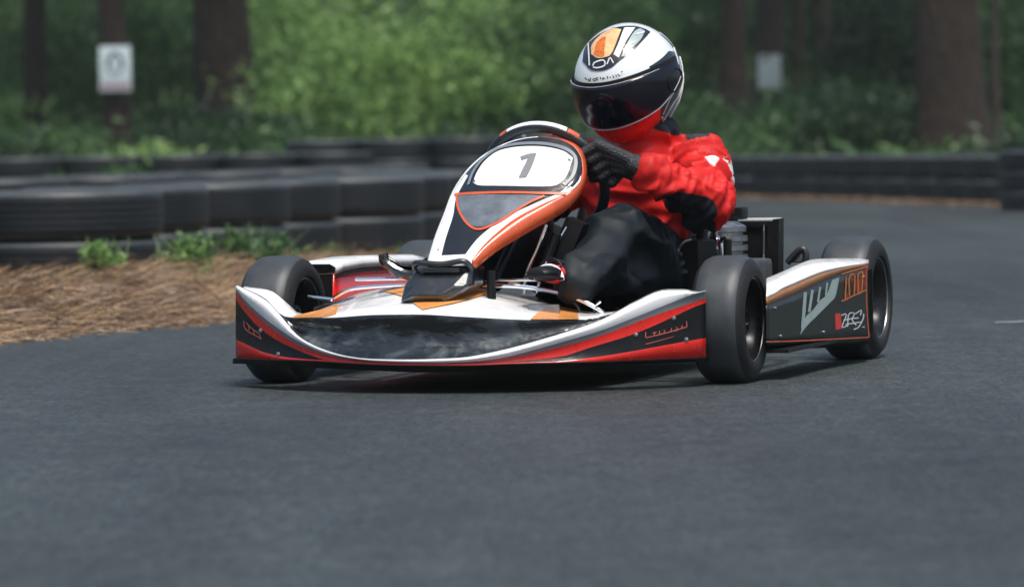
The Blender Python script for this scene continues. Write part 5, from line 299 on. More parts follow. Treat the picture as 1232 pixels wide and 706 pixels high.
'number_plate':(44,[-.0596,-.0268,.4482,-.0595,-.0211,.4529,-.0595,-.0153,.4576,-.0593,-.0095,.4623,-.0589,-.0037,.4671,-.0579,.0018,.4719,-.0567,.0072,.4766,-.0552,.0126,.4813,-.0534,.0178,.4861,-.0509,.0227,.4908,-.0478,.0270,.4951,-.0444,.0309,.4993,-.0405,.0346,.5034,-.0362,.0380,.5073,-.0314,.0408,.5110,-.0261,.0430,.5141,-.0205,.0444,.5166,-.0145,.0451,.5186,-.0082,.0454,.5202,-.0014,.0454,.5215,.0056,.0451,.5226,.0128,.0449,.5236,.0199,.0446,.5244,.0274,.0442,.5249,.0352,.0437,.5253,.0429,.0433,.5256,.0505,.0430,.5257,.0577,.0427,.5256,.0650,.0424,.5254,.0721,.0421,.5251,.0790,.0418,.5246,.0858,.0415,.5239,.0924,.0412,.5230,.0991,.0409,.5220,.1059,.0406,.5207,.1128,.0402,.5193,.1195,.0399,.5177,.1258,.0394,.5159,.1316,.0388,.5139,.1374,.0377,.5114,.1426,.0361,.5083,.1474,.0343,.5049,.1519,.0324,.5015,.1567,.0308,.4982,-.0596,-.0270,.4481,-.0589,-.0224,.4520,-.0584,-.0179,.4558,-.0576,-.0133,.4597,-.0563,-.0087,.4638,-.0546,-.0043,.4679,-.0527,.0001,.4720,-.0504,.0044,.4761,-.0478,.0086,.4803,-.0446,.0125,.4843,-.0410,.0160,.4881,-.0370,.0191,.4917,-.0327,.0221,.4953,-.0279,.0248,.4987,-.0227,.0271,.5019,-.0172,.0289,.5046,-.0114,.0300,.5067,-.0052,.0306,.5085,.0013,.0309,.5098,.0080,.0309,.5109,.0150,.0308,.5119,.0222,.0307,.5127,.0292,.0306,.5133,.0366,.0304,.5138,.0442,.0302,.5141,.0518,.0301,.5143,.0591,.0301,.5144,.0660,.0301,.5144,.0731,.0302,.5142,.0799,.0304,.5140,.0864,.0305,.5136,.0928,.0307,.5132,.0990,.0310,.5127,.1051,.0313,.5121,.1115,.0317,.5114,.1177,.0321,.5106,.1238,.0326,.5098,.1295,.0331,.5089,.1347,.0333,.5078,.1398,.0332,.5063,.1444,.0327,.5043,.1485,.0320,.5022,.1526,.0312,.5001,.1567,.0306,.4980,-.0595,-.0271,.4480,-.0583,-.0238,.4510,-.0573,-.0204,.4540,-.0559,-.0171,.4571,-.0538,-.0137,.4605,-.0515,-.0103,.4639,-.0488,-.0069,.4673,-.0457,-.0036,.4709,-.0423,-.0004,.4744,-.0384,.0027,.4779,-.0342,.0053,.4811,-.0298,.0077,.4841,-.0250,.0100,.4872,-.0198,.0122,.4901,-.0143,.0140,.4928,-.0085,.0154,.4951,-.0025,.0163,.4969,.0038,.0168,.4983,.0104,.0170,.4994,.0173,.0171,.5004,.0243,.0171,.5011,.0314,.0171,.5018,.0383,.0172,.5023,.0456,.0173,.5027,.0531,.0174,.5029,.0604,.0176,.5031,.0675,.0178,.5031,.0742,.0182,.5031,.0810,.0186,.5031,.0875,.0191,.5029,.0937,.0196,.5027,.0996,.0203,.5025,.1054,.0211,.5023,.1111,.0220,.5022,.1169,.0231,.5021,.1226,.0243,.5020,.1281,.0256,.5019,.1332,.0269,.5018,.1377,.0280,.5016,.1421,.0288,.5012,.1461,.0294,.5004,.1497,.0297,.4996,.1532,.0300,.4986,.1568,.0304,.4977,-.0594,-.0273,.4479,-.0577,-.0251,.4501,-.0562,-.0230,.4523,-.0541,-.0209,.4545,-.0513,-.0186,.4571,-.0483,-.0162,.4599,-.0449,-.0138,.4628,-.0411,-.0114,.4657,-.0369,-.0091,.4686,-.0323,-.0069,.4715,-.0276,-.0050,.4741,-.0227,-.0032,.4766,-.0174,-.0015,.4791,-.0119,.0001,.4815,-.0061,.0015,.4837,-.0000,.0025,.4856,.0062,.0032,.4871,.0127,.0036,.4882,.0194,.0038,.4891,.0263,.0039,.4898,.0333,.0040,.4904,.0403,.0043,.4909,.0472,.0045,.4913,.0544,.0048,.4916,.0617,.0051,.4918,.0689,.0056,.4919,.0758,.0061,.4919,.0822,.0068,.4919,.0887,.0076,.4920,.0950,.0084,.4919,.1008,.0092,.4918,.1063,.0103,.4918,.1117,.0116,.4920,.1170,.0131,.4924,.1222,.0148,.4928,.1274,.0166,.4933,.1323,.0187,.4940,.1368,.0208,.4948,.1407,.0227,.4955,.1445,.0245,.4961,.1478,.0260,.4965,.1508,.0274,.4969,.1538,.0288,.4972,.1568,.0302,.4975,-.0594,-.0274,.4478,-.0571,-.0265,.4491,-.0551,-.0255,.4505,-.0524,-.0246,.4520,-.0489,-.0235,.4538,-.0452,-.0220,.4560,-.0410,-.0205,.4582,-.0365,-.0190,.4605,-.0315,-.0176,.4628,-.0263,-.0162,.4651,-.0211,-.0149,.4671,-.0157,-.0138,.4691,-.0101,-.0127,.4711,-.0042,-.0115,.4729,.0020,-.0106,.4747,.0083,-.0098,.4761,.0147,-.0093,.4773,.0213,-.0090,.4781,.0281,-.0088,.4788,.0351,-.0086,.4793,.0421,-.0084,.4797,.0490,-.0080,.4801,.0558,-.0076,.4804,.0629,-.0071,.4806,.0701,-.0065,.4806,.0771,-.0059,.4807,.0838,-.0051,.4807,.0900,-.0041,.4808,.0963,-.0031,.4808,.1023,-.0019,.4809,.1078,-.0008,.4809,.1129,.0006,.4812,.1179,.0024,.4818,.1227,.0045,.4826,.1275,.0067,.4835,.1321,.0092,.4847,.1364,.0120,.4861,.1404,.0149,.4878,.1437,.0175,.4893,.1468,.0202,.4910,.1496,.0227,.4926,.1520,.0252,.4942,.1544,.0276,.4958,.1569,.0300,.4973,-.0593,-.0276,.4476,-.0566,-.0279,.4482,-.0540,-.0281,.4487,-.0507,-.0283,.4494,-.0464,-.0283,.4505,-.0421,-.0277,.4520,-.0373,-.0271,.4536,-.0319,-.0265,.4553,-.0263,-.0258,.4570,-.0205,-.0252,.4587,-.0147,-.0246,.4602,-.0089,-.0240,.4616,-.0028,-.0234,.4630,.0034,-.0227,.4644,.0099,-.0221,.4656,.0164,-.0216,.4667,.0230,-.0213,.4675,.0298,-.0210,.4681,.0367,-.0208,.4685,.0436,-.0206,.4688,.0506,-.0202,.4690,.0575,-.0197,.4693,.0643,-.0191,.4694,.0713,-.0184,.4695,.0783,-.0177,.4695,.0852,-.0168,.4695,.0917,-.0157,.4695,.0977,-.0146,.4696,.1037,-.0132,.4698,.1094,-.0118,.4699,.1146,-.0103,.4701,.1194,-.0086,.4706,.1240,-.0064,.4715,.1284,-.0039,.4728,.1327,-.0011,.4742,.1367,.0020,.4760,.1405,.0054,.4782,.1439,.0091,.4808,.1466,.0124,.4832,.1491,.0160,.4859,.1513,.0195,.4887,.1531,.0229,.4915,.1550,.0264,.4943,.1570,.0298,.4970,-.0593,-.0278,.4475,-.0560,-.0292,.4473,-.0530,-.0306,.4469,-.0490,-.0320,.4468,-.0440,-.0330,.4472,-.0391,-.0333,.4480,-.0335,-.0336,.4490,-.0275,-.0338,.4501,-.0211,-.0339,.4512,-.0147,-.0339,.4523,-.0085,-.0339,.4532,-.0022,-.0338,.4541,.0042,-.0337,.4550,.0109,-.0335,.4559,.0176,-.0332,.4566,.0244,-.0329,.4573,.0311,-.0327,.4577,.0380,-.0325,.4580,.0450,-.0323,.4582,.0520,-.0319,.4583,.0590,-.0315,.4584,.0658,-.0309,.4585,.0725,-.0301,.4585,.0795,-.0292,.4585,.0864,-.0283,.4585,.0931,-.0272,.4584,.0994,-.0259,.4584,.1052,-.0245,.4585,.1110,-.0229,.4587,.1165,-.0213,.4589,.1213,-.0195,.4593,.1258,-.0175,.4600,.1300,-.0149,.4613,.1339,-.0120,.4630,.1377,-.0087,.4650,.1413,-.0050,.4674,.1445,-.0010,.4703,.1474,.0034,.4738,.1496,.0074,.4771,.1514,.0118,.4808,.1530,.0162,.4848,.1543,.0207,.4888,.1556,.0252,.4929,.1570,.0296,.4968,-.0592,-.0279,.4474,-.0554,-.0306,.4463,-.0519,-.0331,.4451,-.0474,-.0356,.4442,-.0416,-.0377,.4439,-.0361,-.0389,.4441,-.0298,-.0400,.4444,-.0230,-.0409,.4449,-.0160,-.0417,.4454,-.0090,-.0424,.4459,-.0023,-.0429,.4463,.0044,-.0433,.4466,.0112,-.0436,.4470,.0181,-.0438,.4474,.0251,-.0438,.4477,.0321,-.0438,.4479,.0391,-.0437,.4480,.0461,-.0435,.4480,.0532,-.0432,.4480,.0602,-.0428,.4479,.0672,-.0422,.4478,.0740,-.0415,.4477,.0806,-.0406,.4477,.0875,-.0395,.4476,.0943,-.0384,.4474,.1008,-.0371,.4473,.1070,-.0356,.4473,.1126,-.0340,.4474,.1181,-.0322,.4477,.1234,-.0303,.4480,.1279,-.0284,.4485,.1320,-.0261,.4494,.1359,-.0231,.4511,.1394,-.0198,.4532,.1428,-.0160,.4558,.1458,-.0119,.4588,.1485,-.0073,.4625,.1508,-.0022,.4668,.1524,.0025,.4710,.1537,.0077,.4757,.1546,.0130,.4808,.1554,.0185,.4862,.1562,.0240,.4915,.1571,.0294,.4966,-.0592,-.0281,.4473,-.0548,-.0319,.4454,-.0508,-.0356,.4434,-.0457,-.0393,.4416,-.0392,-.0423,.4406,-.0331,-.0444,.4401,-.0261,-.0463,.4399,-.0187,-.0479,.4397,-.0110,-.0493,.4397,-.0034,-.0506,.4396,.0038,-.0517,.4394,.0108,-.0525,.4392,.0180,-.0532,.4390,.0253,-.0537,.4389,.0325,-.0540,.4387,.0397,-.0541,.4385,.0468,-.0541,.4383,.0540,-.0540,.4380,.0612,-.0536,.4378,.0683,-.0531,.4375,.0752,-.0525,.4372,.0820,-.0516,.4370,.0885,-.0506,.4368,.0953,-.0493,.4366,.1020,-.0480,.4364,.1084,-.0465,.4362,.1144,-.0449,.4362,.1198,-.0431,.4363,.1251,-.0411,.4367,.1301,-.0390,.4371,.1344,-.0368,.4377,.1381,-.0343,.4389,.1417,-.0310,.4409,.1448,-.0273,.4434,.1477,-.0231,.4465,.1503,-.0185,.4502,.1525,-.0133,.4546,.1543,-.0076,.4598,.1553,-.0023,.4649,.1559,.0036,.4707,.1563,.0099,.4769,.1566,.0163,.4835,.1568,.0228,.4900,.1571,.0292,.4963]),
'plate_border':(44,[-.0725,-.0325,.4410,-.0729,-.0235,.4481,-.0734,-.0145,.4552,-.0735,-.0055,.4624,-.0725,.0032,.4696,-.0709,.0113,.4765,-.0686,.0193,.4837,-.0656,.0269,.4907,-.0615,.0335,.4974,-.0567,.0391,.5034,-.0510,.0441,.5092,-.0445,.0483,.5146,-.0374,.0517,.5193,-.0296,.0539,.5233,-.0212,.0551,.5265,-.0121,.0556,.5291,-.0026,.0556,.5312,.0072,.0555,.5329,.0170,.0551,.5342,.0274,.0544,.5351,.0378,.0537,.5356,.0482,.0531,.5358,.0581,.0526,.5358,.0681,.0521,.5356,.0778,.0517,.5350,.0873,.0512,.5340,.0968,.0506,.5327,.1065,.0499,.5309,.1165,.0492,.5287,.1262,.0485,.5261,.1352,.0475,.5230,.1434,.0457,.5191,.1514,.0434,.5142,.1584,.0403,.5087,.1641,.0360,.5022,.1680,.0305,.4949,.1705,.0234,.4865,.1718,.0152,.4773,.1720,.0067,.4684,.1712,-.0011,.4605,.1689,-.0086,.4537,.1652,-.0160,.4477,.1610,-.0233,.4420,.1571,-.0306,.4362,-.0692,-.0321,.4424,-.0695,-.0234,.4493,-.0699,-.0146,.4562,-.0700,-.0059,.4632,-.0690,.0024,.4701,-.0673,.0100,.4767,-.0649,.0175,.4835,-.0618,.0245,.4900,-.0578,.0307,.4963,-.0530,.0359,.5020,-.0476,.0408,.5076,-.0414,.0450,.5128,-.0345,.0483,.5174,-.0270,.0504,.5212,-.0188,.0515,.5242,-.0100,.0520,.5265,-.0008,.0519,.5284,.0088,.0517,.5300,.0183,.0513,.5312,.0283,.0507,.5320,.0385,.0500,.5324,.0485,.0494,.5326,.0582,.0489,.5326,.0679,.0485,.5323,.0773,.0481,.5318,.0866,.0477,.5309,.0958,.0472,.5296,.1051,.0465,.5279,.1146,.0459,.5258,.1240,.0452,.5234,.1326,.0442,.5204,.1404,.0427,.5169,.1483,.0407,.5126,.1551,.0381,.5076,.1607,.0343,.5018,.1645,.0291,.4950,.1668,.0223,.4870,.1680,.0143,.4781,.1683,.0061,.4694,.1676,-.0015,.4618,.1656,-.0088,.4551,.1623,-.0158,.4493,.1585,-.0228,.4437,.1550,-.0298,.4380,-.0659,-.0316,.4437,-.0661,-.0232,.4505,-.0665,-.0146,.4573,-.0665,-.0062,.4640,-.0655,.0017,.4707,-.0637,.0088,.4769,-.0613,.0157,.4832,-.0581,.0221,.4893,-.0540,.0279,.4952,-.0494,.0329,.5006,-.0442,.0376,.5060,-.0382,.0417,.5110,-.0316,.0450,.5155,-.0243,.0470,.5191,-.0164,.0480,.5218,-.0079,.0484,.5240,.0011,.0483,.5257,.0104,.0480,.5271,.0196,.0476,.5282,.0293,.0470,.5289,.0392,.0464,.5293,.0489,.0458,.5294,.0583,.0453,.5293,.0677,.0449,.5290,.0769,.0446,.5285,.0859,.0442,.5277,.0947,.0438,.5266,.1036,.0432,.5250,.1128,.0426,.5230,.1217,.0418,.5206,.1300,.0409,.5179,.1375,.0397,.5147,.1451,.0380,.5109,.1518,.0359,.5066,.1572,.0326,.5014,.1610,.0278,.4950,.1631,.0213,.4874,.1643,.0135,.4789,.1646,.0055,.4705,.1641,-.0019,.4630,.1623,-.0089,.4565,.1593,-.0156,.4508,.1560,-.0223,.4454,.1528,-.0289,.4399]),
'plate_one':(8,[.0388,.0159,.5029,.0450,.0179,.5050,.0512,.0201,.5071,.0566,.0218,.5087,.0622,.0229,.5096,.0667,.0233,.5099,.0709,.0237,.5102,.0744,.0240,.5103,.0411,.0116,.4992,.0458,.0129,.5006,.0504,.0144,.5020,.0546,.0157,.5033,.0588,.0170,.5044,.0623,.0179,.5052,.0654,.0187,.5058,.0677,.0187,.5058,.0434,.0073,.4955,.0466,.0080,.4962,.0497,.0087,.4969,.0526,.0097,.4978,.0554,.0111,.4991,.0578,.0127,.5005,.0599,.0137,.5014,.0610,.0136,.5013]),
'plate_one_stem':(10,[.0585,.0220,.5091,.0580,.0153,.5030,.0575,.0086,.4970,.0569,.0019,.4909,.0558,-.0048,.4849,.0546,-.0114,.4790,.0534,-.0178,.4732,.0524,-.0241,.4675,.0517,-.0302,.4620,.0509,-.0362,.4565,.0665,.0228,.5097,.0662,.0160,.5035,.0659,.0093,.4974,.0654,.0026,.4913,.0646,-.0042,.4852,.0636,-.0109,.4790,.0626,-.0174,.4732,.0615,-.0236,.4675,.0604,-.0295,.4622,.0593,-.0353,.4569,.0745,.0238,.5103,.0744,.0170,.5041,.0742,.0103,.4979,.0739,.0035,.4917,.0733,-.0033,.4854,.0725,-.0102,.4791,.0716,-.0167,.4732,.0705,-.0229,.4676,.0691,-.0285,.4624,.0677,-.0341,.4573]),
'red_line':(30,[-.0972,-.0444,.4239,-.0891,-.0474,.4244,-.0816,-.0499,.4248,-.0742,-.0522,.4252,-.0664,-.0545,.4256,-.0576,-.0569,.4260,-.0474,-.0594,.4264,-.0384,-.0615,.4266,-.0287,-.0634,.4268,-.0185,-.0651,.4270,-.0078,-.0665,.4272,.0029,-.0676,.4273,.0136,-.0683,.4274,.0241,-.0687,.4274,.0341,-.0688,.4274,.0439,-.0687,.4272,.0538,-.0683,.4269,.0637,-.0677,.4265,.0734,-.0667,.4261,.0829,-.0656,.4256,.0921,-.0641,.4252,.1009,-.0624,.4247,.1093,-.0604,.4244,.1181,-.0581,.4241,.1262,-.0557,.4238,.1341,-.0531,.4235,.1416,-.0504,.4233,.1491,-.0475,.4230,.1565,-.0444,.4227,.1640,-.0411,.4225,-.0971,-.0480,.4212,-.0889,-.0509,.4217,-.0813,-.0534,.4221,-.0738,-.0556,.4226,-.0659,-.0578,.4230,-.0572,-.0601,.4234,-.0471,-.0626,.4238,-.0381,-.0646,.4240,-.0284,-.0665,.4243,-.0182,-.0681,.4245,-.0077,-.0695,.4247,.0030,-.0705,.4248,.0137,-.0712,.4249,.0241,-.0715,.4249,.0341,-.0716,.4248,.0439,-.0714,.4247,.0538,-.0710,.4244,.0636,-.0703,.4241,.0734,-.0693,.4237,.0829,-.0680,.4232,.0921,-.0665,.4228,.1008,-.0648,.4224,.1091,-.0628,.4221,.1178,-.0605,.4217,.1259,-.0581,.4214,.1336,-.0556,.4211,.1411,-.0530,.4207,.1483,-.0503,.4204,.1556,-.0474,.4201,.1630,-.0442,.4198,-.0969,-.0515,.4185,-.0886,-.0544,.4190,-.0809,-.0568,.4195,-.0734,-.0590,.4200,-.0655,-.0612,.4204,-.0568,-.0634,.4209,-.0469,-.0658,.4212,-.0377,-.0677,.4215,-.0281,-.0695,.4217,-.0180,-.0711,.4219,-.0075,-.0724,.4221,.0031,-.0734,.4222,.0137,-.0740,.4223,.0241,-.0744,.4223,.0341,-.0744,.4223,.0439,-.0741,.4222,.0537,-.0736,.4219,.0636,-.0729,.4216,.0733,-.0718,.4213,.0828,-.0705,.4209,.0920,-.0689,.4205,.1007,-.0672,.4201,.1089,-.0652,.4197,.1176,-.0630,.4194,.1256,-.0606,.4190,.1332,-.0582,.4186,.1405,-.0557,.4182,.1476,-.0531,.4179,.1547,-.0503,.4175,.1619,-.0472,.4171]),
'lens_ring':(44,[-.0875,-.0544,.4196,-.0842,-.0625,.4141,-.0811,-.0706,.4086,-.0780,-.0783,.4032,-.0747,-.0859,.3980,-.0710,-.0934,.3929,-.0666,-.1008,.3879,-.0618,-.1084,.3828,-.0567,-.1157,.3778,-.0515,-.1226,.3730,-.0465,-.1287,.3688,-.0413,-.1346,.3645,-.0360,-.1400,.3607,-.0309,-.1447,.3573,-.0259,-.1485,.3544,-.0209,-.1517,.3521,-.0160,-.1543,.3501,-.0115,-.1561,.3488,-.0068,-.1570,.3482,-.0011,-.1567,.3485,.0037,-.1557,.3495,.0091,-.1539,.3510,.0148,-.1514,.3531,.0207,-.1484,.3555,.0265,-.1450,.3583,.0321,-.1413,.3614,.0371,-.1374,.3645,.0422,-.1330,.3681,.0473,-.1282,.3720,.0524,-.1231,.3761,.0573,-.1181,.3801,.0622,-.1134,.3838,.0669,-.1088,.3874,.0717,-.1041,.3910,.0762,-.0996,.3945,.0807,-.0952,.3978,.0851,-.0910,.4009,.0895,-.0869,.4039,.0942,-.0828,.4067,.0991,-.0789,.4093,.1039,-.0752,.4117,.1087,-.0716,.4139,.1134,-.0679,.4160,.1181,-.0642,.4183,-.0932,-.0526,.4191,-.0898,-.0608,.4137,-.0867,-.0689,.4082,-.0835,-.0770,.4027,-.0800,-.0852,.3971,-.0758,-.0934,.3916,-.0711,-.1015,.3862,-.0660,-.1096,.3808,-.0606,-.1173,.3756,-.0552,-.1246,.3706,-.0499,-.1311,.3661,-.0444,-.1374,.3617,-.0387,-.1432,.3576,-.0331,-.1483,.3539,-.0275,-.1527,.3507,-.0219,-.1561,.3481,-.0166,-.1590,.3459,-.0111,-.1612,.3443,-.0052,-.1622,.3435,.0012,-.1618,.3439,.0065,-.1606,.3449,.0122,-.1586,.3466,.0180,-.1560,.3487,.0240,-.1529,.3512,.0299,-.1493,.3541,.0357,-.1454,.3572,.0408,-.1413,.3604,.0460,-.1367,.3641,.0512,-.1318,.3681,.0562,-.1267,.3721,.0612,-.1216,.3761,.0659,-.1168,.3799,.0707,-.1122,.3834,.0754,-.1075,.3870,.0799,-.1029,.3905,.0843,-.0986,.3937,.0886,-.0943,.3968,.0929,-.0903,.3997,.0975,-.0863,.4025,.1022,-.0824,.4050,.1069,-.0787,.4073,.1116,-.0751,.4095,.1163,-.0714,.4117,.1211,-.0675,.4139]),
'lens':(30,[-.0882,-.0540,.4184,-.0816,-.0562,.4188,-.0754,-.0581,.4192,-.0690,-.0599,.4195,-.0624,-.0617,.4198,-.0552,-.0636,.4201,-.0484,-.0653,.4203,-.0414,-.0669,.4204,-.0341,-.0685,.4205,-.0265,-.0700,.4206,-.0187,-.0713,.4206,-.0110,-.0725,.4206,-.0034,-.0734,.4206,.0044,-.0742,.4206,.0124,-.0749,.4205,.0204,-.0753,.4204,.0284,-.0755,.4202,.0361,-.0755,.4201,.0438,-.0754,.4199,.0515,-.0751,.4197,.0592,-.0746,.4194,.0667,-.0739,.4192,.0740,-.0730,.4189,.0808,-.0721,.4186,.0877,-.0709,.4183,.0944,-.0697,.4180,.1007,-.0685,.4176,.1068,-.0671,.4173,.1129,-.0656,.4170,.1190,-.0640,.4166,-.0864,-.0589,.4152,-.0800,-.0618,.4148,-.0738,-.0645,.4145,-.0676,-.0670,.4141,-.0611,-.0695,.4138,-.0541,-.0720,.4134,-.0474,-.0743,.4130,-.0404,-.0765,.4126,-.0332,-.0785,.4122,-.0257,-.0802,.4120,-.0180,-.0817,.4119,-.0104,-.0828,.4118,-.0029,-.0836,.4118,.0048,-.0841,.4119,.0127,-.0844,.4120,.0206,-.0844,.4122,.0282,-.0842,.4124,.0356,-.0837,.4127,.0430,-.0829,.4130,.0505,-.0820,.4134,.0580,-.0808,.4137,.0655,-.0795,.4140,.0726,-.0780,.4143,.0795,-.0765,.4146,.0864,-.0748,.4149,.0932,-.0729,.4152,.0996,-.0709,.4155,.1059,-.0689,.4158,.1122,-.0668,.4161,.1184,-.0645,.4164,-.0845,-.0637,.4119,-.0783,-.0674,.4108,-.0723,-.0708,.4098,-.0662,-.0741,.4087,-.0598,-.0772,.4077,-.0530,-.0803,.4068,-.0464,-.0832,.4058,-.0395,-.0859,.4048,-.0323,-.0884,.4040,-.0249,-.0904,.4034,-.0173,-.0919,.4031,-.0099,-.0930,.4030,-.0024,-.0937,.4030,.0052,-.0940,.4032,.0130,-.0939,.4036,.0207,-.0935,.4040,.0280,-.0928,.4046,.0352,-.0917,.4053,.0423,-.0904,.4062,.0496,-.0888,.4071,.0569,-.0870,.4080,.0642,-.0850,.4090,.0713,-.0831,.4098,.0782,-.0809,.4106,.0851,-.0786,.4115,.0920,-.0760,.4124,.0986,-.0734,.4133,.1050,-.0707,.4143,.1114,-.0679,.4152,.1179,-.0650,.4161,-.0827,-.0685,.4086,-.0766,-.0729,.4068,-.0708,-.0771,.4051,-.0648,-.0811,.4033,-.0586,-.0849,.4017,-.0519,-.0886,.4002,-.0453,-.0921,.3986,-.0385,-.0953,.3971,-.0314,-.0982,.3958,-.0241,-.1006,.3948,-.0167,-.1021,.3944,-.0093,-.1031,.3942,-.0020,-.1037,.3942,.0056,-.1038,.3945,.0133,-.1034,.3951,.0208,-.1025,.3959,.0278,-.1014,.3968,.0347,-.0998,.3980,.0416,-.0979,.3993,.0486,-.0957,.4008,.0557,-.0933,.4023,.0630,-.0906,.4039,.0700,-.0881,.4052,.0768,-.0853,.4066,.0838,-.0823,.4081,.0908,-.0792,.4096,.0975,-.0759,.4112,.1042,-.0725,.4127,.1107,-.0690,.4143,.1173,-.0654,.4158,-.0810,-.0732,.4053,-.0750,-.0784,.4029,-.0692,-.0833,.4004,-.0635,-.0880,.3980,-.0574,-.0925,.3957,-.0508,-.0968,.3935,-.0444,-.1008,.3914,-.0376,-.1047,.3893,-.0306,-.1080,.3876,-.0233,-.1106,.3863,-.0160,-.1122,.3856,-.0088,-.1132,.3854,-.0015,-.1136,.3855,.0060,-.1135,.3859,.0135,-.1128,.3867,.0209,-.1115,.3878,.0276,-.1099,.3891,.0343,-.1078,.3907,.0409,-.1054,.3925,.0476,-.1026,.3945,.0546,-.0995,.3966,.0618,-.0962,.3988,.0687,-.0931,.4007,.0755,-.0897,.4026,.0825,-.0861,.4047,.0895,-.0823,.4069,.0965,-.0784,.4090,.1033,-.0743,.4112,.1100,-.0701,.4134,.1167,-.0659,.4155,-.0792,-.0779,.4020,-.0734,-.0838,.3989,-.0678,-.0895,.3957,-.0621,-.0949,.3926,-.0562,-.1001,.3896,-.0498,-.1049,.3869,-.0434,-.1096,.3842,-.0367,-.1139,.3816,-.0298,-.1177,.3794,-.0226,-.1206,.3777,-.0154,-.1223,.3769,-.0083,-.1232,.3766,-.0011,-.1235,.3767,.0063,-.1232,.3773,.0137,-.1221,.3783,.0210,-.1205,.3797,.0274,-.1184,.3813,.0338,-.1158,.3833,.0401,-.1128,.3857,.0467,-.1094,.3882,.0535,-.1057,.3909,.0606,-.1017,.3937,.0674,-.0981,.3961,.0742,-.0942,.3987,.0812,-.0899,.4013,.0883,-.0855,.4041,.0954,-.0808,.4069,.1024,-.0761,.4097,.1093,-.0712,.4125,.1161,-.0664,.4152,-.0774,-.0826,.3988,-.0717,-.0892,.3949,-.0663,-.0956,.3911,-.0608,-.1018,.3873,-.0550,-.1076,.3836,-.0488,-.1130,.3803,-.0424,-.1182,.3770,-.0358,-.1231,.3739,-.0290,-.1273,.3712,-.0218,-.1305,.3692,-.0148,-.1323,.3683,-.0078,-.1332,.3679,-.0007,-.1334,.3680,.0066,-.1328,.3687,.0140,-.1314,.3699,.0210,-.1294,.3716,.0272,-.1269,.3736,.0333,-.1238,.3760,.0394,-.1202,.3789,.0457,-.1162,.3819,.0523,-.1119,.3852,.0593,-.1073,.3886,.0660,-.1030,.3916,.0728,-.0986,.3947,.0799,-.0937,.3979,.0871,-.0886,.4013,.0943,-.0833,.4047,.1015,-.0779,.4082,.1086,-.0724,.4116,.1155,-.0668,.4149,-.0757,-.0872,.3955,-.0701,-.0945,.3910,-.0648,-.1017,.3864,-.0595,-.1086,.3819,-.0538,-.1151,.3776,-.0478,-.1210,.3737,-.0415,-.1268,.3699,-.0350,-.1323,.3662,-.0282,-.1369,.3630,-.0211,-.1403,.3607,-.0142,-.1422,.3596,-.0074,-.1431,.3592,-.0003,-.1431,.3593,.0069,-.1423,.3601,.0142,-.1406,.3615,.0211,-.1382,.3635,.0270,-.1353,.3658,.0328,-.1317,.3687,.0387,-.1276,.3720,.0447,-.1230,.3757,.0512,-.1181,.3796,.0581,-.1128,.3835,.0647,-.1080,.3871,.0715,-.1030,.3907,.0786,-.0975,.3946,.0859,-.0918,.3985,.0933,-.0858,.4026,.1006,-.0797,.4067,.1079,-.0735,.4107,.1150,-.0673,.4147,-.0739,-.0918,.3922,-.0686,-.0998,.3870,-.0634,-.1077,.3817,-.0582,-.1153,.3766,-.0527,-.1225,.3716,-.0468,-.1290,.3672,-.0406,-.1354,.3627,-.0341,-.1413,.3585,-.0274,-.1464,.3549,-.0204,-.1501,.3522,-.0137,-.1520,.3509,-.0069,-.1529,.3504,.0001,-.1528,.3506,.0072,-.1518,.3515,.0144,-.1498,.3532,.0211,-.1470,.3554,.0268,-.1437,.3581,.0323,-.1397,.3614,.0379,-.1350,.3652,.0438,-.1298,.3694,.0500,-.1243,.3739,.0569,-.1184,.3785,.0634,-.1130,.3825,.0702,-.1074,.3867,.0773,-.1013,.3912,.0847,-.0949,.3958,.0922,-.0883,.4004,.0997,-.0814,.4051,.1072,-.0746,.4098,.1144,-.0678,.4144]),
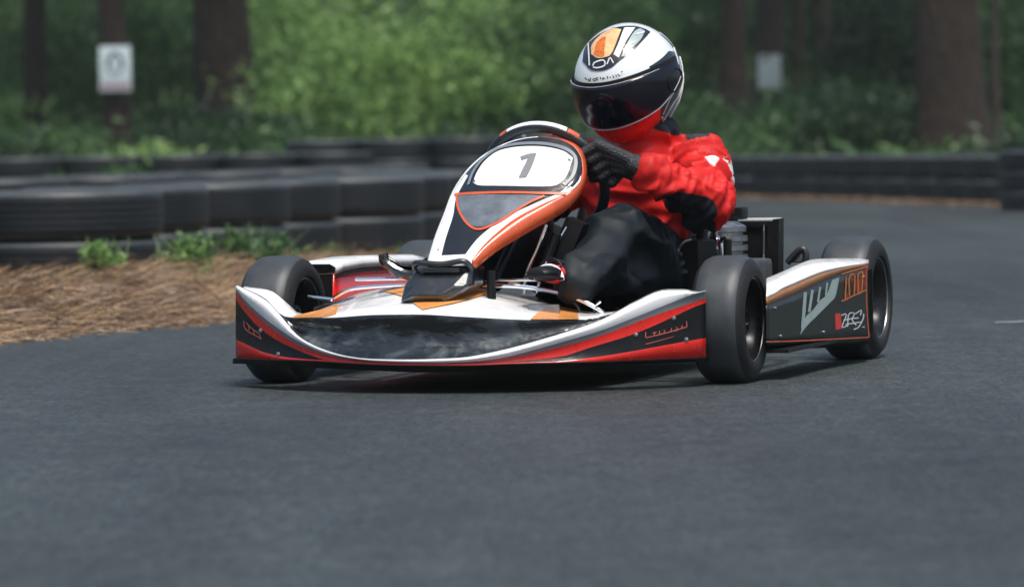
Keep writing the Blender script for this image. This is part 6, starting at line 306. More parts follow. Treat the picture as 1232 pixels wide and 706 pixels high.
'white_left':(30,[-.0878,.0055,.4649,-.0898,-.0009,.4591,-.0920,-.0071,.4534,-.0942,-.0133,.4478,-.0963,-.0195,.4421,-.0982,-.0260,.4363,-.0998,-.0329,.4304,-.1009,-.0402,.4242,-.1016,-.0478,.4180,-.1018,-.0558,.4116,-.1018,-.0641,.4050,-.1016,-.0726,.3984,-.1013,-.0812,.3917,-.1012,-.0898,.3849,-.1011,-.0983,.3781,-.1013,-.1065,.3715,-.1015,-.1147,.3649,-.1018,-.1229,.3582,-.1021,-.1311,.3515,-.1023,-.1395,.3447,-.1025,-.1479,.3379,-.1024,-.1564,.3310,-.1022,-.1650,.3241,-.1018,-.1736,.3172,-.1012,-.1823,.3102,-.1006,-.1911,.3032,-.0999,-.1999,.2962,-.0993,-.2086,.2891,-.0986,-.2173,.2821,-.0981,-.2259,.2751,-.0836,.0018,.4635,-.0853,-.0052,.4573,-.0872,-.0121,.4512,-.0891,-.0190,.4452,-.0909,-.0259,.4391,-.0926,-.0329,.4329,-.0939,-.0401,.4268,-.0947,-.0474,.4207,-.0950,-.0551,.4145,-.0947,-.0632,.4082,-.0940,-.0713,.4020,-.0929,-.0795,.3958,-.0918,-.0877,.3896,-.0909,-.0960,.3831,-.0902,-.1045,.3765,-.0900,-.1125,.3701,-.0899,-.1206,.3636,-.0899,-.1288,.3569,-.0900,-.1371,.3502,-.0900,-.1454,.3433,-.0899,-.1538,.3365,-.0897,-.1622,.3296,-.0893,-.1706,.3229,-.0888,-.1790,.3161,-.0881,-.1874,.3093,-.0874,-.1958,.3024,-.0866,-.2043,.2956,-.0858,-.2126,.2887,-.0851,-.2210,.2819,-.0844,-.2292,.2751,-.0795,-.0018,.4621,-.0809,-.0094,.4556,-.0824,-.0170,.4491,-.0841,-.0245,.4425,-.0856,-.0321,.4360,-.0870,-.0396,.4296,-.0880,-.0470,.4233,-.0886,-.0544,.4172,-.0886,-.0622,.4110,-.0877,-.0703,.4048,-.0862,-.0782,.3989,-.0844,-.0860,.3932,-.0825,-.0938,.3874,-.0808,-.1018,.3814,-.0795,-.1102,.3749,-.0789,-.1180,.3687,-.0784,-.1260,.3623,-.0782,-.1341,.3556,-.0780,-.1424,.3488,-.0779,-.1508,.3419,-.0776,-.1591,.3351,-.0773,-.1674,.3283,-.0768,-.1755,.3216,-.0761,-.1837,.3149,-.0753,-.1918,.3083,-.0744,-.1999,.3016,-.0735,-.2079,.2950,-.0726,-.2159,.2883,-.0718,-.2239,.2817,-.0710,-.2318,.2751]),
'white_right':(40,[.1842,.0018,.4575,.1850,-.0025,.4536,.1860,-.0067,.4497,.1860,-.0113,.4456,.1843,-.0159,.4415,.1823,-.0199,.4379,.1797,-.0242,.4340,.1762,-.0287,.4300,.1714,-.0334,.4258,.1658,-.0388,.4217,.1607,-.0442,.4186,.1548,-.0500,.4154,.1483,-.0561,.4121,.1413,-.0623,.4088,.1341,-.0686,.4053,.1269,-.0750,.4016,.1198,-.0814,.3978,.1133,-.0874,.3941,.1066,-.0933,.3903,.0998,-.0993,.3864,.0929,-.1054,.3824,.0861,-.1115,.3782,.0793,-.1177,.3738,.0728,-.1241,.3691,.0664,-.1306,.3642,.0604,-.1372,.3590,.0544,-.1442,.3533,.0486,-.1515,.3474,.0428,-.1589,.3413,.0373,-.1662,.3351,.0321,-.1735,.3290,.0273,-.1805,.3230,.0230,-.1871,.3172,.0186,-.1944,.3109,.0150,-.2014,.3047,.0119,-.2083,.2986,.0092,-.2150,.2926,.0067,-.2217,.2867,.0040,-.2283,.2807,.0011,-.2351,.2747,.1813,.0019,.4575,.1818,-.0025,.4535,.1826,-.0069,.4496,.1824,-.0115,.4455,.1805,-.0160,.4414,.1784,-.0199,.4379,.1757,-.0239,.4343,.1721,-.0282,.4305,.1673,-.0336,.4264,.1619,-.0399,.4225,.1567,-.0453,.4194,.1507,-.0510,.4163,.1441,-.0570,.4130,.1370,-.0632,.4096,.1297,-.0695,.4061,.1224,-.0759,.4025,.1153,-.0821,.3987,.1086,-.0880,.3950,.1017,-.0939,.3913,.0946,-.0997,.3875,.0875,-.1057,.3836,.0804,-.1117,.3795,.0734,-.1177,.3752,.0666,-.1239,.3706,.0601,-.1302,.3657,.0539,-.1367,.3606,.0477,-.1435,.3552,.0416,-.1504,.3494,.0357,-.1575,.3435,.0300,-.1646,.3375,.0247,-.1717,.3315,.0198,-.1786,.3255,.0153,-.1854,.3196,.0110,-.1927,.3131,.0074,-.2000,.3067,.0042,-.2072,.3003,.0014,-.2143,.2939,-.0012,-.2214,.2875,-.0040,-.2285,.2811,-.0070,-.2356,.2748,.1786,.0012,.4575,.1786,-.0026,.4535,.1791,-.0070,.4495,.1788,-.0116,.4453,.1768,-.0161,.4413,.1746,-.0198,.4380,.1718,-.0238,.4345,.1683,-.0289,.4309,.1636,-.0348,.4271,.1580,-.0409,.4233,.1527,-.0463,.4203,.1466,-.0520,.4171,.1399,-.0580,.4139,.1328,-.0641,.4105,.1254,-.0704,.4069,.1179,-.0766,.4033,.1107,-.0828,.3995,.1038,-.0885,.3959,.0967,-.0943,.3923,.0894,-.1001,.3886,.0820,-.1058,.3848,.0747,-.1117,.3807,.0674,-.1176,.3765,.0604,-.1236,.3721,.0538,-.1297,.3673,.0473,-.1360,.3623,.0409,-.1425,.3570,.0346,-.1491,.3515,.0285,-.1559,.3458,.0227,-.1628,.3399,.0172,-.1696,.3340,.0121,-.1765,.3280,.0075,-.1834,.3219,.0033,-.1908,.3153,-.0004,-.1983,.3086,-.0035,-.2058,.3019,-.0064,-.2134,.2951,-.0092,-.2209,.2883,-.0121,-.2285,.2815,-.0152,-.2359,.2748,.1761,-.0000,.4576,.1759,-.0040,.4535,.1759,-.0078,.4494,.1752,-.0121,.4452,.1732,-.0168,.4412,.1710,-.0209,.4380,.1683,-.0252,.4348,.1647,-.0302,.4314,.1598,-.0359,.4278,.1541,-.0419,.4242,.1487,-.0472,.4212,.1425,-.0529,.4180,.1357,-.0588,.4147,.1285,-.0649,.4113,.1210,-.0711,.4078,.1134,-.0773,.4041,.1061,-.0834,.4004,.0990,-.0890,.3969,.0917,-.0946,.3933,.0841,-.1003,.3897,.0765,-.1059,.3859,.0689,-.1116,.3820,.0614,-.1173,.3779,.0542,-.1231,.3735,.0473,-.1290,.3688,.0406,-.1351,.3640,.0340,-.1413,.3588,.0275,-.1477,.3535,.0212,-.1541,.3480,.0152,-.1607,.3423,.0096,-.1674,.3364,.0044,-.1741,.3305,-.0004,-.1812,.3242,-.0046,-.1886,.3175,-.0082,-.1963,.3106,-.0114,-.2042,.3035,-.0144,-.2122,.2963,-.0173,-.2202,.2891,-.0203,-.2282,.2820,-.0235,-.2360,.2749]),
'white_base':(8,[-.0991,-.2345,.2681,-.0999,-.2294,.2722,-.1009,-.2241,.2763,-.1013,-.2194,.2801,-.1004,-.2160,.2832,-.0978,-.2139,.2855,-.0945,-.2127,.2873,-.0913,-.2113,.2892,-.0803,-.2388,.2681,-.0812,-.2340,.2721,-.0822,-.2290,.2761,-.0830,-.2244,.2798,-.0828,-.2207,.2830,-.0814,-.2181,.2855,-.0794,-.2160,.2876,-.0775,-.2138,.2897,-.0619,-.2418,.2681,-.0630,-.2372,.2719,-.0641,-.2326,.2758,-.0651,-.2281,.2795,-.0656,-.2243,.2827,-.0653,-.2212,.2854,-.0647,-.2184,.2878,-.0640,-.2157,.2903,-.0440,-.2435,.2681,-.0452,-.2393,.2717,-.0463,-.2350,.2754,-.0477,-.2307,.2791,-.0489,-.2269,.2823,-.0496,-.2234,.2853,-.0502,-.2202,.2881,-.0508,-.2169,.2909,-.0266,-.2442,.2680,-.0278,-.2403,.2715,-.0290,-.2363,.2750,-.0307,-.2322,.2787,-.0324,-.2284,.2820,-.0342,-.2247,.2852,-.0360,-.2211,.2883,-.0377,-.2175,.2914,-.0095,-.2439,.2678,-.0108,-.2402,.2712,-.0121,-.2366,.2746,-.0140,-.2327,.2782,-.0164,-.2290,.2816,-.0191,-.2253,.2850,-.0221,-.2214,.2885,-.0249,-.2175,.2919,.0073,-.2425,.2677,.0059,-.2392,.2709,.0045,-.2359,.2742,.0023,-.2322,.2778,-.0006,-.2287,.2812,-.0043,-.2250,.2848,-.0083,-.2210,.2886,-.0123,-.2170,.2924]),
'pod_gold':(30,[.6011,.0148,.1851,.6024,.0316,.1863,.6036,.0486,.1875,.6049,.0656,.1893,.6061,.0811,.1917,.6072,.0964,.1947,.6085,.1136,.1976,.6099,.1320,.1997,.6114,.1517,.2016,.6130,.1731,.2034,.6147,.1962,.2055,.6164,.2182,.2077,.6181,.2417,.2101,.6200,.2665,.2126,.6219,.2924,.2151,.6238,.3174,.2175,.6257,.3429,.2200,.6277,.3696,.2224,.6298,.3978,.2246,.6320,.4271,.2265,.6342,.4563,.2279,.6365,.4868,.2292,.6389,.5189,.2303,.6414,.5524,.2312,.6440,.5863,.2321,.6465,.6205,.2327,.6492,.6563,.2333,.6520,.6931,.2337,.6548,.7303,.2342,.6575,.7672,.2347,.6011,.0143,.1760,.6024,.0315,.1773,.6036,.0486,.1787,.6050,.0666,.1803,.6063,.0840,.1823,.6076,.1019,.1846,.6091,.1213,.1869,.6106,.1416,.1889,.6121,.1617,.1906,.6137,.1831,.1924,.6155,.2066,.1945,.6173,.2306,.1968,.6191,.2552,.1994,.6211,.2816,.2022,.6232,.3093,.2051,.6253,.3372,.2080,.6274,.3653,.2108,.6296,.3946,.2137,.6319,.4254,.2165,.6343,.4567,.2191,.6365,.4873,.2213,.6388,.5178,.2232,.6412,.5497,.2249,.6436,.5812,.2263,.6459,.6120,.2274,.6482,.6422,.2285,.6505,.6740,.2294,.6529,.7052,.2302,.6552,.7360,.2310,.6575,.7670,.2317,.6010,.0139,.1669,.6023,.0313,.1683,.6036,.0487,.1698,.6051,.0676,.1714,.6065,.0870,.1729,.6081,.1074,.1745,.6097,.1291,.1762,.6113,.1512,.1780,.6129,.1718,.1796,.6145,.1931,.1813,.6163,.2170,.1834,.6182,.2431,.1859,.6202,.2687,.1886,.6222,.2967,.1917,.6245,.3263,.1950,.6268,.3572,.1984,.6291,.3878,.2016,.6315,.4197,.2049,.6340,.4530,.2083,.6365,.4865,.2116,.6389,.5185,.2146,.6412,.5490,.2172,.6436,.5807,.2195,.6458,.6101,.2213,.6478,.6378,.2228,.6498,.6641,.2242,.6519,.6917,.2256,.6538,.7174,.2267,.6556,.7418,.2277,.6575,.7669,.2288]),
'pod_side':(30,[.6010,.0139,.1669,.6023,.0313,.1683,.6036,.0487,.1698,.6051,.0676,.1714,.6065,.0870,.1729,.6081,.1074,.1745,.6097,.1291,.1762,.6113,.1512,.1780,.6129,.1718,.1796,.6145,.1931,.1813,.6163,.2170,.1834,.6182,.2431,.1859,.6202,.2687,.1886,.6222,.2967,.1917,.6245,.3263,.1950,.6268,.3572,.1984,.6291,.3878,.2016,.6315,.4197,.2049,.6340,.4530,.2083,.6365,.4865,.2116,.6389,.5185,.2146,.6412,.5490,.2172,.6436,.5807,.2195,.6458,.6101,.2213,.6478,.6378,.2228,.6498,.6641,.2242,.6519,.6917,.2256,.6538,.7174,.2267,.6556,.7418,.2277,.6575,.7669,.2288,.6010,.0134,.1554,.6024,.0317,.1565,.6037,.0499,.1576,.6052,.0696,.1588,.6067,.0898,.1600,.6083,.1109,.1613,.6100,.1330,.1626,.6117,.1556,.1640,.6133,.1771,.1652,.6150,.1994,.1665,.6168,.2239,.1682,.6188,.2506,.1702,.6208,.2769,.1723,.6229,.3053,.1748,.6251,.3352,.1775,.6275,.3661,.1802,.6298,.3969,.1828,.6322,.4287,.1855,.6346,.4616,.1882,.6371,.4945,.1909,.6395,.5265,.1934,.6418,.5569,.1955,.6441,.5881,.1973,.6463,.6168,.1987,.6483,.6442,.1999,.6502,.6696,.2010,.6522,.6958,.2021,.6540,.7204,.2030,.6558,.7438,.2037,.6576,.7676,.2045,.6010,.0128,.1439,.6024,.0320,.1447,.6038,.0512,.1455,.6054,.0717,.1463,.6069,.0926,.1471,.6086,.1143,.1480,.6103,.1369,.1490,.6120,.1600,.1500,.6137,.1824,.1509,.6154,.2057,.1518,.6173,.2309,.1529,.6194,.2581,.1544,.6214,.2852,.1560,.6236,.3140,.1579,.6258,.3440,.1599,.6281,.3750,.1620,.6304,.4059,.1640,.6328,.4377,.1661,.6353,.4702,.1682,.6377,.5026,.1703,.6401,.5345,.1721,.6424,.5649,.1737,.6447,.5955,.1751,.6468,.6235,.1761,.6488,.6506,.1769,.6506,.6752,.1777,.6525,.6998,.1785,.6543,.7235,.1791,.6559,.7457,.1797,.6576,.7684,.1802,.6009,.0123,.1325,.6024,.0324,.1329,.6039,.0525,.1333,.6055,.0737,.1337,.6072,.0954,.1342,.6088,.1177,.1347,.6106,.1407,.1353,.6123,.1644,.1359,.6141,.1877,.1364,.6159,.2120,.1370,.6178,.2378,.1377,.6199,.2656,.1386,.6220,.2934,.1397,.6242,.3227,.1409,.6265,.3529,.1423,.6288,.3839,.1438,.6311,.4150,.1452,.6335,.4467,.1466,.6359,.4789,.1481,.6383,.5107,.1496,.6407,.5425,.1508,.6430,.5728,.1519,.6452,.6029,.1528,.6473,.6303,.1535,.6493,.6571,.1540,.6511,.6808,.1544,.6528,.7039,.1550,.6545,.7265,.1553,.6561,.7477,.1556,.6577,.7691,.1559,.6009,.0117,.1210,.6025,.0328,.1211,.6040,.0538,.1211,.6057,.0757,.1212,.6074,.0982,.1213,.6091,.1212,.1214,.6108,.1446,.1216,.6127,.1688,.1219,.6145,.1931,.1220,.6164,.2184,.1221,.6184,.2448,.1224,.6205,.2731,.1228,.6226,.3017,.1233,.6249,.3315,.1239,.6271,.3617,.1247,.6295,.3928,.1255,.6318,.4241,.1263,.6342,.4558,.1271,.6366,.4875,.1280,.6389,.5188,.1288,.6413,.5505,.1295,.6436,.5808,.1301,.6458,.6103,.1305,.6478,.6370,.1308,.6498,.6636,.1309,.6515,.6863,.1311,.6531,.7079,.1314,.6547,.7296,.1315,.6562,.7496,.1315,.6577,.7698,.1316,.6008,.0112,.1096,.6025,.0332,.1092,.6041,.0551,.1089,.6058,.0777,.1086,.6076,.1011,.1083,.6093,.1246,.1081,.6111,.1485,.1079,.6130,.1732,.1078,.6149,.1984,.1076,.6169,.2247,.1073,.6189,.2518,.1071,.6210,.2806,.1070,.6232,.3100,.1069,.6255,.3402,.1069,.6278,.3706,.1070,.6301,.4018,.1072,.6325,.4332,.1074,.6349,.4648,.1076,.6372,.4962,.1078,.6395,.5270,.1080,.6419,.5585,.1082,.6442,.5888,.1082,.6463,.6178,.1082,.6483,.6437,.1081,.6503,.6700,.1079,.6519,.6919,.1078,.6534,.7120,.1077,.6549,.7326,.1076,.6564,.7516,.1074,.6578,.7705,.1073,.6008,.0107,.0981,.6025,.0336,.0974,.6042,.0564,.0967,.6060,.0797,.0960,.6078,.1039,.0954,.6096,.1281,.0948,.6114,.1524,.0942,.6133,.1776,.0937,.6153,.2038,.0931,.6173,.2311,.0924,.6194,.2588,.0918,.6216,.2882,.0911,.6239,.3183,.0904,.6262,.3490,.0898,.6285,.3795,.0893,.6308,.4108,.0888,.6332,.4424,.0884,.6355,.4739,.0880,.6379,.5048,.0876,.6401,.5351,.0872,.6425,.5666,.0868,.6448,.5968,.0863,.6469,.6252,.0858,.6488,.6505,.0853,.6507,.6765,.0848,.6523,.6975,.0844,.6537,.7161,.0841,.6552,.7356,.0837,.6565,.7535,.0833,.6578,.7713,.0830,.6008,.0101,.0866,.6025,.0339,.0856,.6043,.0577,.0845,.6061,.0818,.0834,.6080,.1067,.0824,.6099,.1315,.0814,.6117,.1563,.0805,.6136,.1820,.0796,.6157,.2091,.0786,.6178,.2374,.0776,.6199,.2658,.0764,.6222,.2957,.0752,.6245,.3266,.0739,.6268,.3577,.0727,.6291,.3885,.0716,.6315,.4198,.0705,.6339,.4515,.0694,.6362,.4830,.0684,.6385,.5135,.0674,.6407,.5433,.0664,.6431,.5746,.0653,.6454,.6048,.0643,.6475,.6327,.0634,.6493,.6572,.0626,.6512,.6830,.0617,.6527,.7031,.0610,.6540,.7201,.0604,.6554,.7387,.0598,.6567,.7555,.0592,.6579,.7720,.0587]),
'pod_low':(30,[.6008,.0101,.0866,.6025,.0339,.0856,.6043,.0577,.0845,.6061,.0818,.0834,.6080,.1067,.0824,.6099,.1315,.0814,.6117,.1563,.0805,.6136,.1820,.0796,.6157,.2091,.0786,.6178,.2374,.0776,.6199,.2658,.0764,.6222,.2957,.0752,.6245,.3266,.0739,.6268,.3577,.0727,.6291,.3885,.0716,.6315,.4198,.0705,.6339,.4515,.0694,.6362,.4830,.0684,.6385,.5135,.0674,.6407,.5433,.0664,.6431,.5746,.0653,.6454,.6048,.0643,.6475,.6327,.0634,.6493,.6572,.0626,.6512,.6830,.0617,.6527,.7031,.0610,.6540,.7201,.0604,.6554,.7387,.0598,.6567,.7555,.0592,.6579,.7720,.0587,.5775,.0993,.0635,.5793,.1234,.0623,.5811,.1474,.0611,.5829,.1718,.0599,.5848,.1970,.0590,.5867,.2221,.0583,.5885,.2471,.0581,.5905,.2730,.0579,.5925,.3004,.0575,.5947,.3290,.0568,.5968,.3577,.0557,.5991,.3880,.0544,.6014,.4193,.0530,.6038,.4507,.0516,.6061,.4818,.0505,.6085,.5135,.0494,.6109,.5456,.0485,.6133,.5774,.0476,.6156,.6083,.0468,.6179,.6384,.0460,.6203,.6701,.0452,.6225,.7005,.0445,.6247,.7287,.0439,.6265,.7535,.0434,.6285,.7795,.0428,.6300,.7998,.0423,.6313,.8170,.0419,.6327,.8357,.0416,.6340,.8527,.0415,.6352,.8693,.0413]),
'pod_top':(30,[.6011,.0148,.1851,.6024,.0316,.1863,.6036,.0486,.1875,.6049,.0656,.1893,.6061,.0811,.1917,.6072,.0964,.1947,.6085,.1136,.1976,.6099,.1320,.1997,.6114,.1517,.2016,.6130,.1731,.2034,.6147,.1962,.2055,.6164,.2182,.2077,.6181,.2417,.2101,.6200,.2665,.2126,.6219,.2924,.2151,.6238,.3174,.2175,.6257,.3429,.2200,.6277,.3696,.2224,.6298,.3978,.2246,.6320,.4271,.2265,.6342,.4563,.2279,.6365,.4868,.2292,.6389,.5189,.2303,.6414,.5524,.2312,.6440,.5863,.2321,.6465,.6205,.2327,.6492,.6563,.2333,.6520,.6931,.2337,.6548,.7303,.2342,.6575,.7672,.2347,.5997,.0206,.1898,.6009,.0374,.1910,.6021,.0544,.1923,.6035,.0714,.1940,.6048,.0869,.1964,.6062,.1022,.1993,.6077,.1194,.2021,.6092,.1378,.2043,.6108,.1575,.2062,.6124,.1789,.2081,.6141,.2020,.2103,.6158,.2240,.2125,.6175,.2475,.2149,.6193,.2723,.2173,.6213,.2982,.2198,.6232,.3232,.2220,.6252,.3487,.2242,.6273,.3754,.2263,.6296,.4037,.2282,.6318,.4329,.2297,.6341,.4621,.2309,.6363,.4927,.2319,.6387,.5247,.2327,.6410,.5582,.2335,.6435,.5921,.2341,.6459,.6263,.2345,.6484,.6621,.2348,.6510,.6989,.2351,.6536,.7361,.2354,.6562,.7730,.2356,.5939,.0437,.1983,.5950,.0606,.1996,.5962,.0776,.2008,.5977,.0946,.2026,.5993,.1100,.2049,.6011,.1253,.2076,.6030,.1426,.2103,.6049,.1610,.2126,.6066,.1806,.2147,.6082,.2021,.2168,.6099,.2252,.2190,.6117,.2472,.2213,.6134,.2707,.2236,.6151,.2955,.2260,.6170,.3214,.2283,.6191,.3464,.2303,.6213,.3719,.2320,.6237,.3986,.2335,.6261,.4268,.2347,.6286,.4561,.2356,.6309,.4853,.2363,.6331,.5158,.2368,.6353,.5478,.2371,.6374,.5813,.2374,.6396,.6153,.2375,.6419,.6495,.2376,.6441,.6853,.2375,.6463,.7221,.2374,.6486,.7592,.2372,.6509,.7962,.2371,.5826,.0881,.2090,.5837,.1050,.2103,.5848,.1219,.2116,.5865,.1389,.2134,.5884,.1544,.2155,.5909,.1697,.2180,.5934,.1869,.2207,.5956,.2054,.2230,.5975,.2250,.2253,.5992,.2465,.2276,.6009,.2696,.2300,.6029,.2916,.2324,.6045,.3151,.2347,.6061,.3399,.2370,.6079,.3658,.2390,.6104,.3908,.2406,.6127,.4163,.2417,.6154,.4430,.2423,.6182,.4712,.2427,.6209,.5005,.2428,.6233,.5296,.2428,.6256,.5602,.2427,.6276,.5922,.2424,.6294,.6257,.2420,.6313,.6597,.2416,.6332,.6939,.2411,.6351,.7297,.2405,.6369,.7665,.2399,.6388,.8036,.2392,.6406,.8406,.2386,.5657,.1548,.2211,.5666,.1716,.2224,.5676,.1886,.2237,.5696,.2056,.2255,.5720,.2211,.2275,.5752,.2364,.2298,.5783,.2536,.2323,.5811,.2720,.2348,.5833,.2917,.2373,.5851,.3131,.2400,.5867,.3362,.2425,.5889,.3582,.2449,.5905,.3817,.2472,.5920,.4065,.2494,.5937,.4324,.2512,.5965,.4574,.2524,.5991,.4829,.2527,.6022,.5096,.2524,.6054,.5378,.2517,.6083,.5671,.2508,.6110,.5963,.2501,.6132,.6268,.2492,.6150,.6589,.2482,.6165,.6924,.2471,.6181,.7263,.2460,.6197,.7605,.2448,.6211,.7963,.2436,.6225,.8331,.2424,.6238,.8703,.2411,.6253,.9072,.2399]),
'pod_trim_low':(16,[.6023,.0041,.0898,.6056,.0477,.0879,.6088,.0906,.0860,.6121,.1346,.0842,.6156,.1815,.0822,.6194,.2323,.0802,.6233,.2840,.0782,.6275,.3404,.0761,.6319,.3990,.0740,.6363,.4567,.0720,.6403,.5107,.0700,.6443,.5641,.0681,.6481,.6145,.0664,.6516,.6614,.0648,.6551,.7074,.0632,.6587,.7554,.0616,.6023,.0043,.0870,.6056,.0478,.0852,.6088,.0907,.0833,.6121,.1347,.0814,.6156,.1817,.0794,.6194,.2325,.0774,.6233,.2842,.0754,.6276,.3408,.0733,.6319,.3993,.0712,.6363,.4571,.0691,.6403,.5111,.0671,.6443,.5645,.0652,.6481,.6149,.0635,.6516,.6618,.0618,.6551,.7078,.0603,.6587,.7559,.0586]),
'pod_trim_end':(14,[.6583,.7512,.2283,.6582,.7496,.2170,.6581,.7480,.2058,.6580,.7466,.1944,.6579,.7457,.1823,.6579,.7452,.1707,.6579,.7450,.1587,.6579,.7453,.1461,.6580,.7463,.1324,.6581,.7481,.1190,.6583,.7506,.1047,.6585,.7536,.0898,.6588,.7567,.0748,.6590,.7596,.0600,.6577,.7433,.2287,.6576,.7418,.2174,.6575,.7402,.2062,.6574,.7388,.1947,.6573,.7379,.1826,.6573,.7374,.1710,.6573,.7372,.1590,.6573,.7374,.1464,.6574,.7385,.1326,.6575,.7403,.1192,.6577,.7428,.1049,.6579,.7457,.0901,.6582,.7488,.0750,.6584,.7517,.0602]),
'pod_mark_tri':(24,[.6200,.2402,.0922,.6209,.2524,.0965,.6218,.2642,.1008,.6228,.2767,.1051,.6238,.2906,.1096,.6249,.3054,.1138,.6261,.3212,.1180,.6274,.3381,.1223,.6287,.3556,.1267,.6300,.3730,.1312,.6313,.3906,.1357,.6327,.4094,.1405,.6341,.4280,.1453,.6354,.4453,.1498,.6365,.4602,.1540,.6376,.4752,.1578,.6385,.4868,.1607,.6392,.4966,.1646,.6399,.5055,.1705,.6404,.5119,.1771,.6408,.5177,.1848,.6412,.5231,.1931,.6416,.5285,.2016,.6421,.5341,.2097,.6200,.2402,.0924,.6208,.2507,.0976,.6216,.2609,.1028,.6224,.2714,.1081,.6232,.2832,.1132,.6242,.2957,.1180,.6252,.3099,.1225,.6264,.3256,.1267,.6276,.3418,.1307,.6289,.3581,.1347,.6301,.3741,.1389,.6313,.3905,.1436,.6325,.4066,.1483,.6336,.4218,.1528,.6347,.4355,.1568,.6357,.4498,.1604,.6366,.4619,.1630,.6375,.4727,.1664,.6382,.4827,.1718,.6387,.4899,.1779,.6392,.4967,.1851,.6397,.5031,.1929,.6402,.5096,.2009,.6407,.5162,.2085,.6200,.2402,.0927,.6207,.2490,.0987,.6213,.2575,.1049,.6220,.2662,.1110,.6227,.2758,.1169,.6235,.2861,.1222,.6244,.2986,.1270,.6255,.3130,.1311,.6266,.3282,.1346,.6277,.3432,.1381,.6288,.3576,.1421,.6299,.3717,.1466,.6309,.3853,.1513,.6319,.3985,.1557,.6328,.4109,.1597,.6338,.4245,.1629,.6348,.4371,.1652,.6357,.4490,.1682,.6365,.4600,.1731,.6371,.4680,.1787,.6377,.4758,.1854,.6382,.4833,.1927,.6388,.4907,.2001,.6394,.4983,.2072,.6200,.2402,.0929,.6205,.2473,.0998,.6211,.2541,.1069,.6216,.2610,.1139,.6221,.2684,.1206,.6227,.2765,.1263,.6235,.2872,.1315,.6245,.3005,.1355,.6256,.3145,.1386,.6266,.3284,.1416,.6276,.3411,.1453,.6285,.3529,.1497,.6293,.3642,.1542,.6301,.3752,.1586,.6310,.3864,.1625,.6319,.3993,.1654,.6329,.4124,.1674,.6339,.4253,.1700,.6348,.4374,.1744,.6355,.4463,.1795,.6361,.4549,.1857,.6368,.4635,.1925,.6374,.4720,.1994,.6380,.4806,.2060]),
'pod_mark_a':(8,[.6207,.2460,.1059,.6209,.2494,.1174,.6212,.2529,.1289,.6214,.2563,.1404,.6217,.2597,.1520,.6219,.2631,.1635,.6222,.2665,.1750,.6224,.2699,.1866,.6224,.2697,.1042,.6227,.2731,.1157,.6229,.2766,.1272,.6232,.2800,.1388,.6235,.2834,.1503,.6237,.2868,.1619,.6240,.2903,.1734,.6242,.2937,.1850]),
'pod_mark_b':(8,[.6245,.2975,.1408,.6248,.3013,.1478,.6251,.3050,.1549,.6254,.3087,.1619,.6256,.3125,.1690,.6259,.3162,.1760,.6262,.3200,.1830,.6265,.3237,.1901,.6259,.3165,.1391,.6262,.3202,.1461,.6265,.3240,.1532,.6268,.3277,.1602,.6271,.3315,.1673,.6273,.3352,.1743,.6276,.3390,.1814,.6279,.3428,.1884]),
'pod_mark_c':(8,[.6295,.3638,.1602,.6297,.3664,.1651,.6299,.3690,.1699,.6301,.3717,.1747,.6303,.3743,.1795,.6305,.3770,.1844,.6307,.3796,.1892,.6309,.3823,.1940,.6307,.3793,.1588,.6308,.3820,.1636,.6310,.3846,.1685,.6312,.3873,.1733,.6314,.3899,.1781,.6316,.3926,.1830,.6318,.3952,.1878,.6320,.3979,.1927]),
'pod_mark_d':(8,[.6339,.4225,.1727,.6340,.4245,.1768,.6342,.4264,.1809,.6343,.4284,.1851,.6345,.4303,.1892,.6346,.4322,.1933,.6348,.4342,.1975,.6349,.4361,.2016,.6349,.4359,.1716,.6350,.4379,.1757,.6352,.4398,.1798,.6353,.4418,.1840,.6355,.4437,.1881,.6356,.4457,.1922,.6358,.4476,.1964,.6359,.4495,.2005]),
'pod_red_box':(8,[.6418,.5377,.1466,.6440,.5661,.1497,.6461,.5946,.1528,.6482,.6233,.1560,.6504,.6522,.1591,.6526,.6812,.1623,.6548,.7104,.1655,.6570,.7398,.1688,.6421,.5410,.1636,.6442,.5695,.1666,.6464,.5981,.1695,.6485,.6269,.1725,.6507,.6559,.1755,.6529,.6850,.1786,.6551,.7143,.1816,.6573,.7438,.1847,.6423,.5443,.1807,.6445,.5729,.1835,.6466,.6016,.1863,.6488,.6305,.1891,.6510,.6596,.1919,.6532,.6888,.1948,.6554,.7182,.1977,.6576,.7478,.2006,.6426,.5476,.1977,.6447,.5763,.2004,.6469,.6051,.2030,.6491,.6341,.2057,.6512,.6633,.2084,.6534,.6926,.2111,.6557,.7221,.2138,.6579,.7518,.2165,.6428,.5509,.2148,.6450,.5797,.2173,.6471,.6086,.2198,.6493,.6377,.2223,.6515,.6670,.2248,.6537,.6964,.2273,.6560,.7260,.2299,.6582,.7558,.2324]),
'pod_gold_letter_0':(10,[.6456,.5675,.1587,.6457,.5688,.1642,.6458,.5700,.1697,.6458,.5712,.1752,.6459,.5725,.1806,.6460,.5737,.1861,.6461,.5749,.1916,.6462,.5762,.1971,.6463,.5774,.2026,.6464,.5787,.2081,.6463,.5770,.1581,.6464,.5782,.1636,.6465,.5795,.1691,.6466,.5807,.1746,.6466,.5819,.1801,.6467,.5832,.1856,.6468,.5844,.1911,.6469,.5857,.1966,.6470,.5869,.2021,.6471,.5881,.2075]),
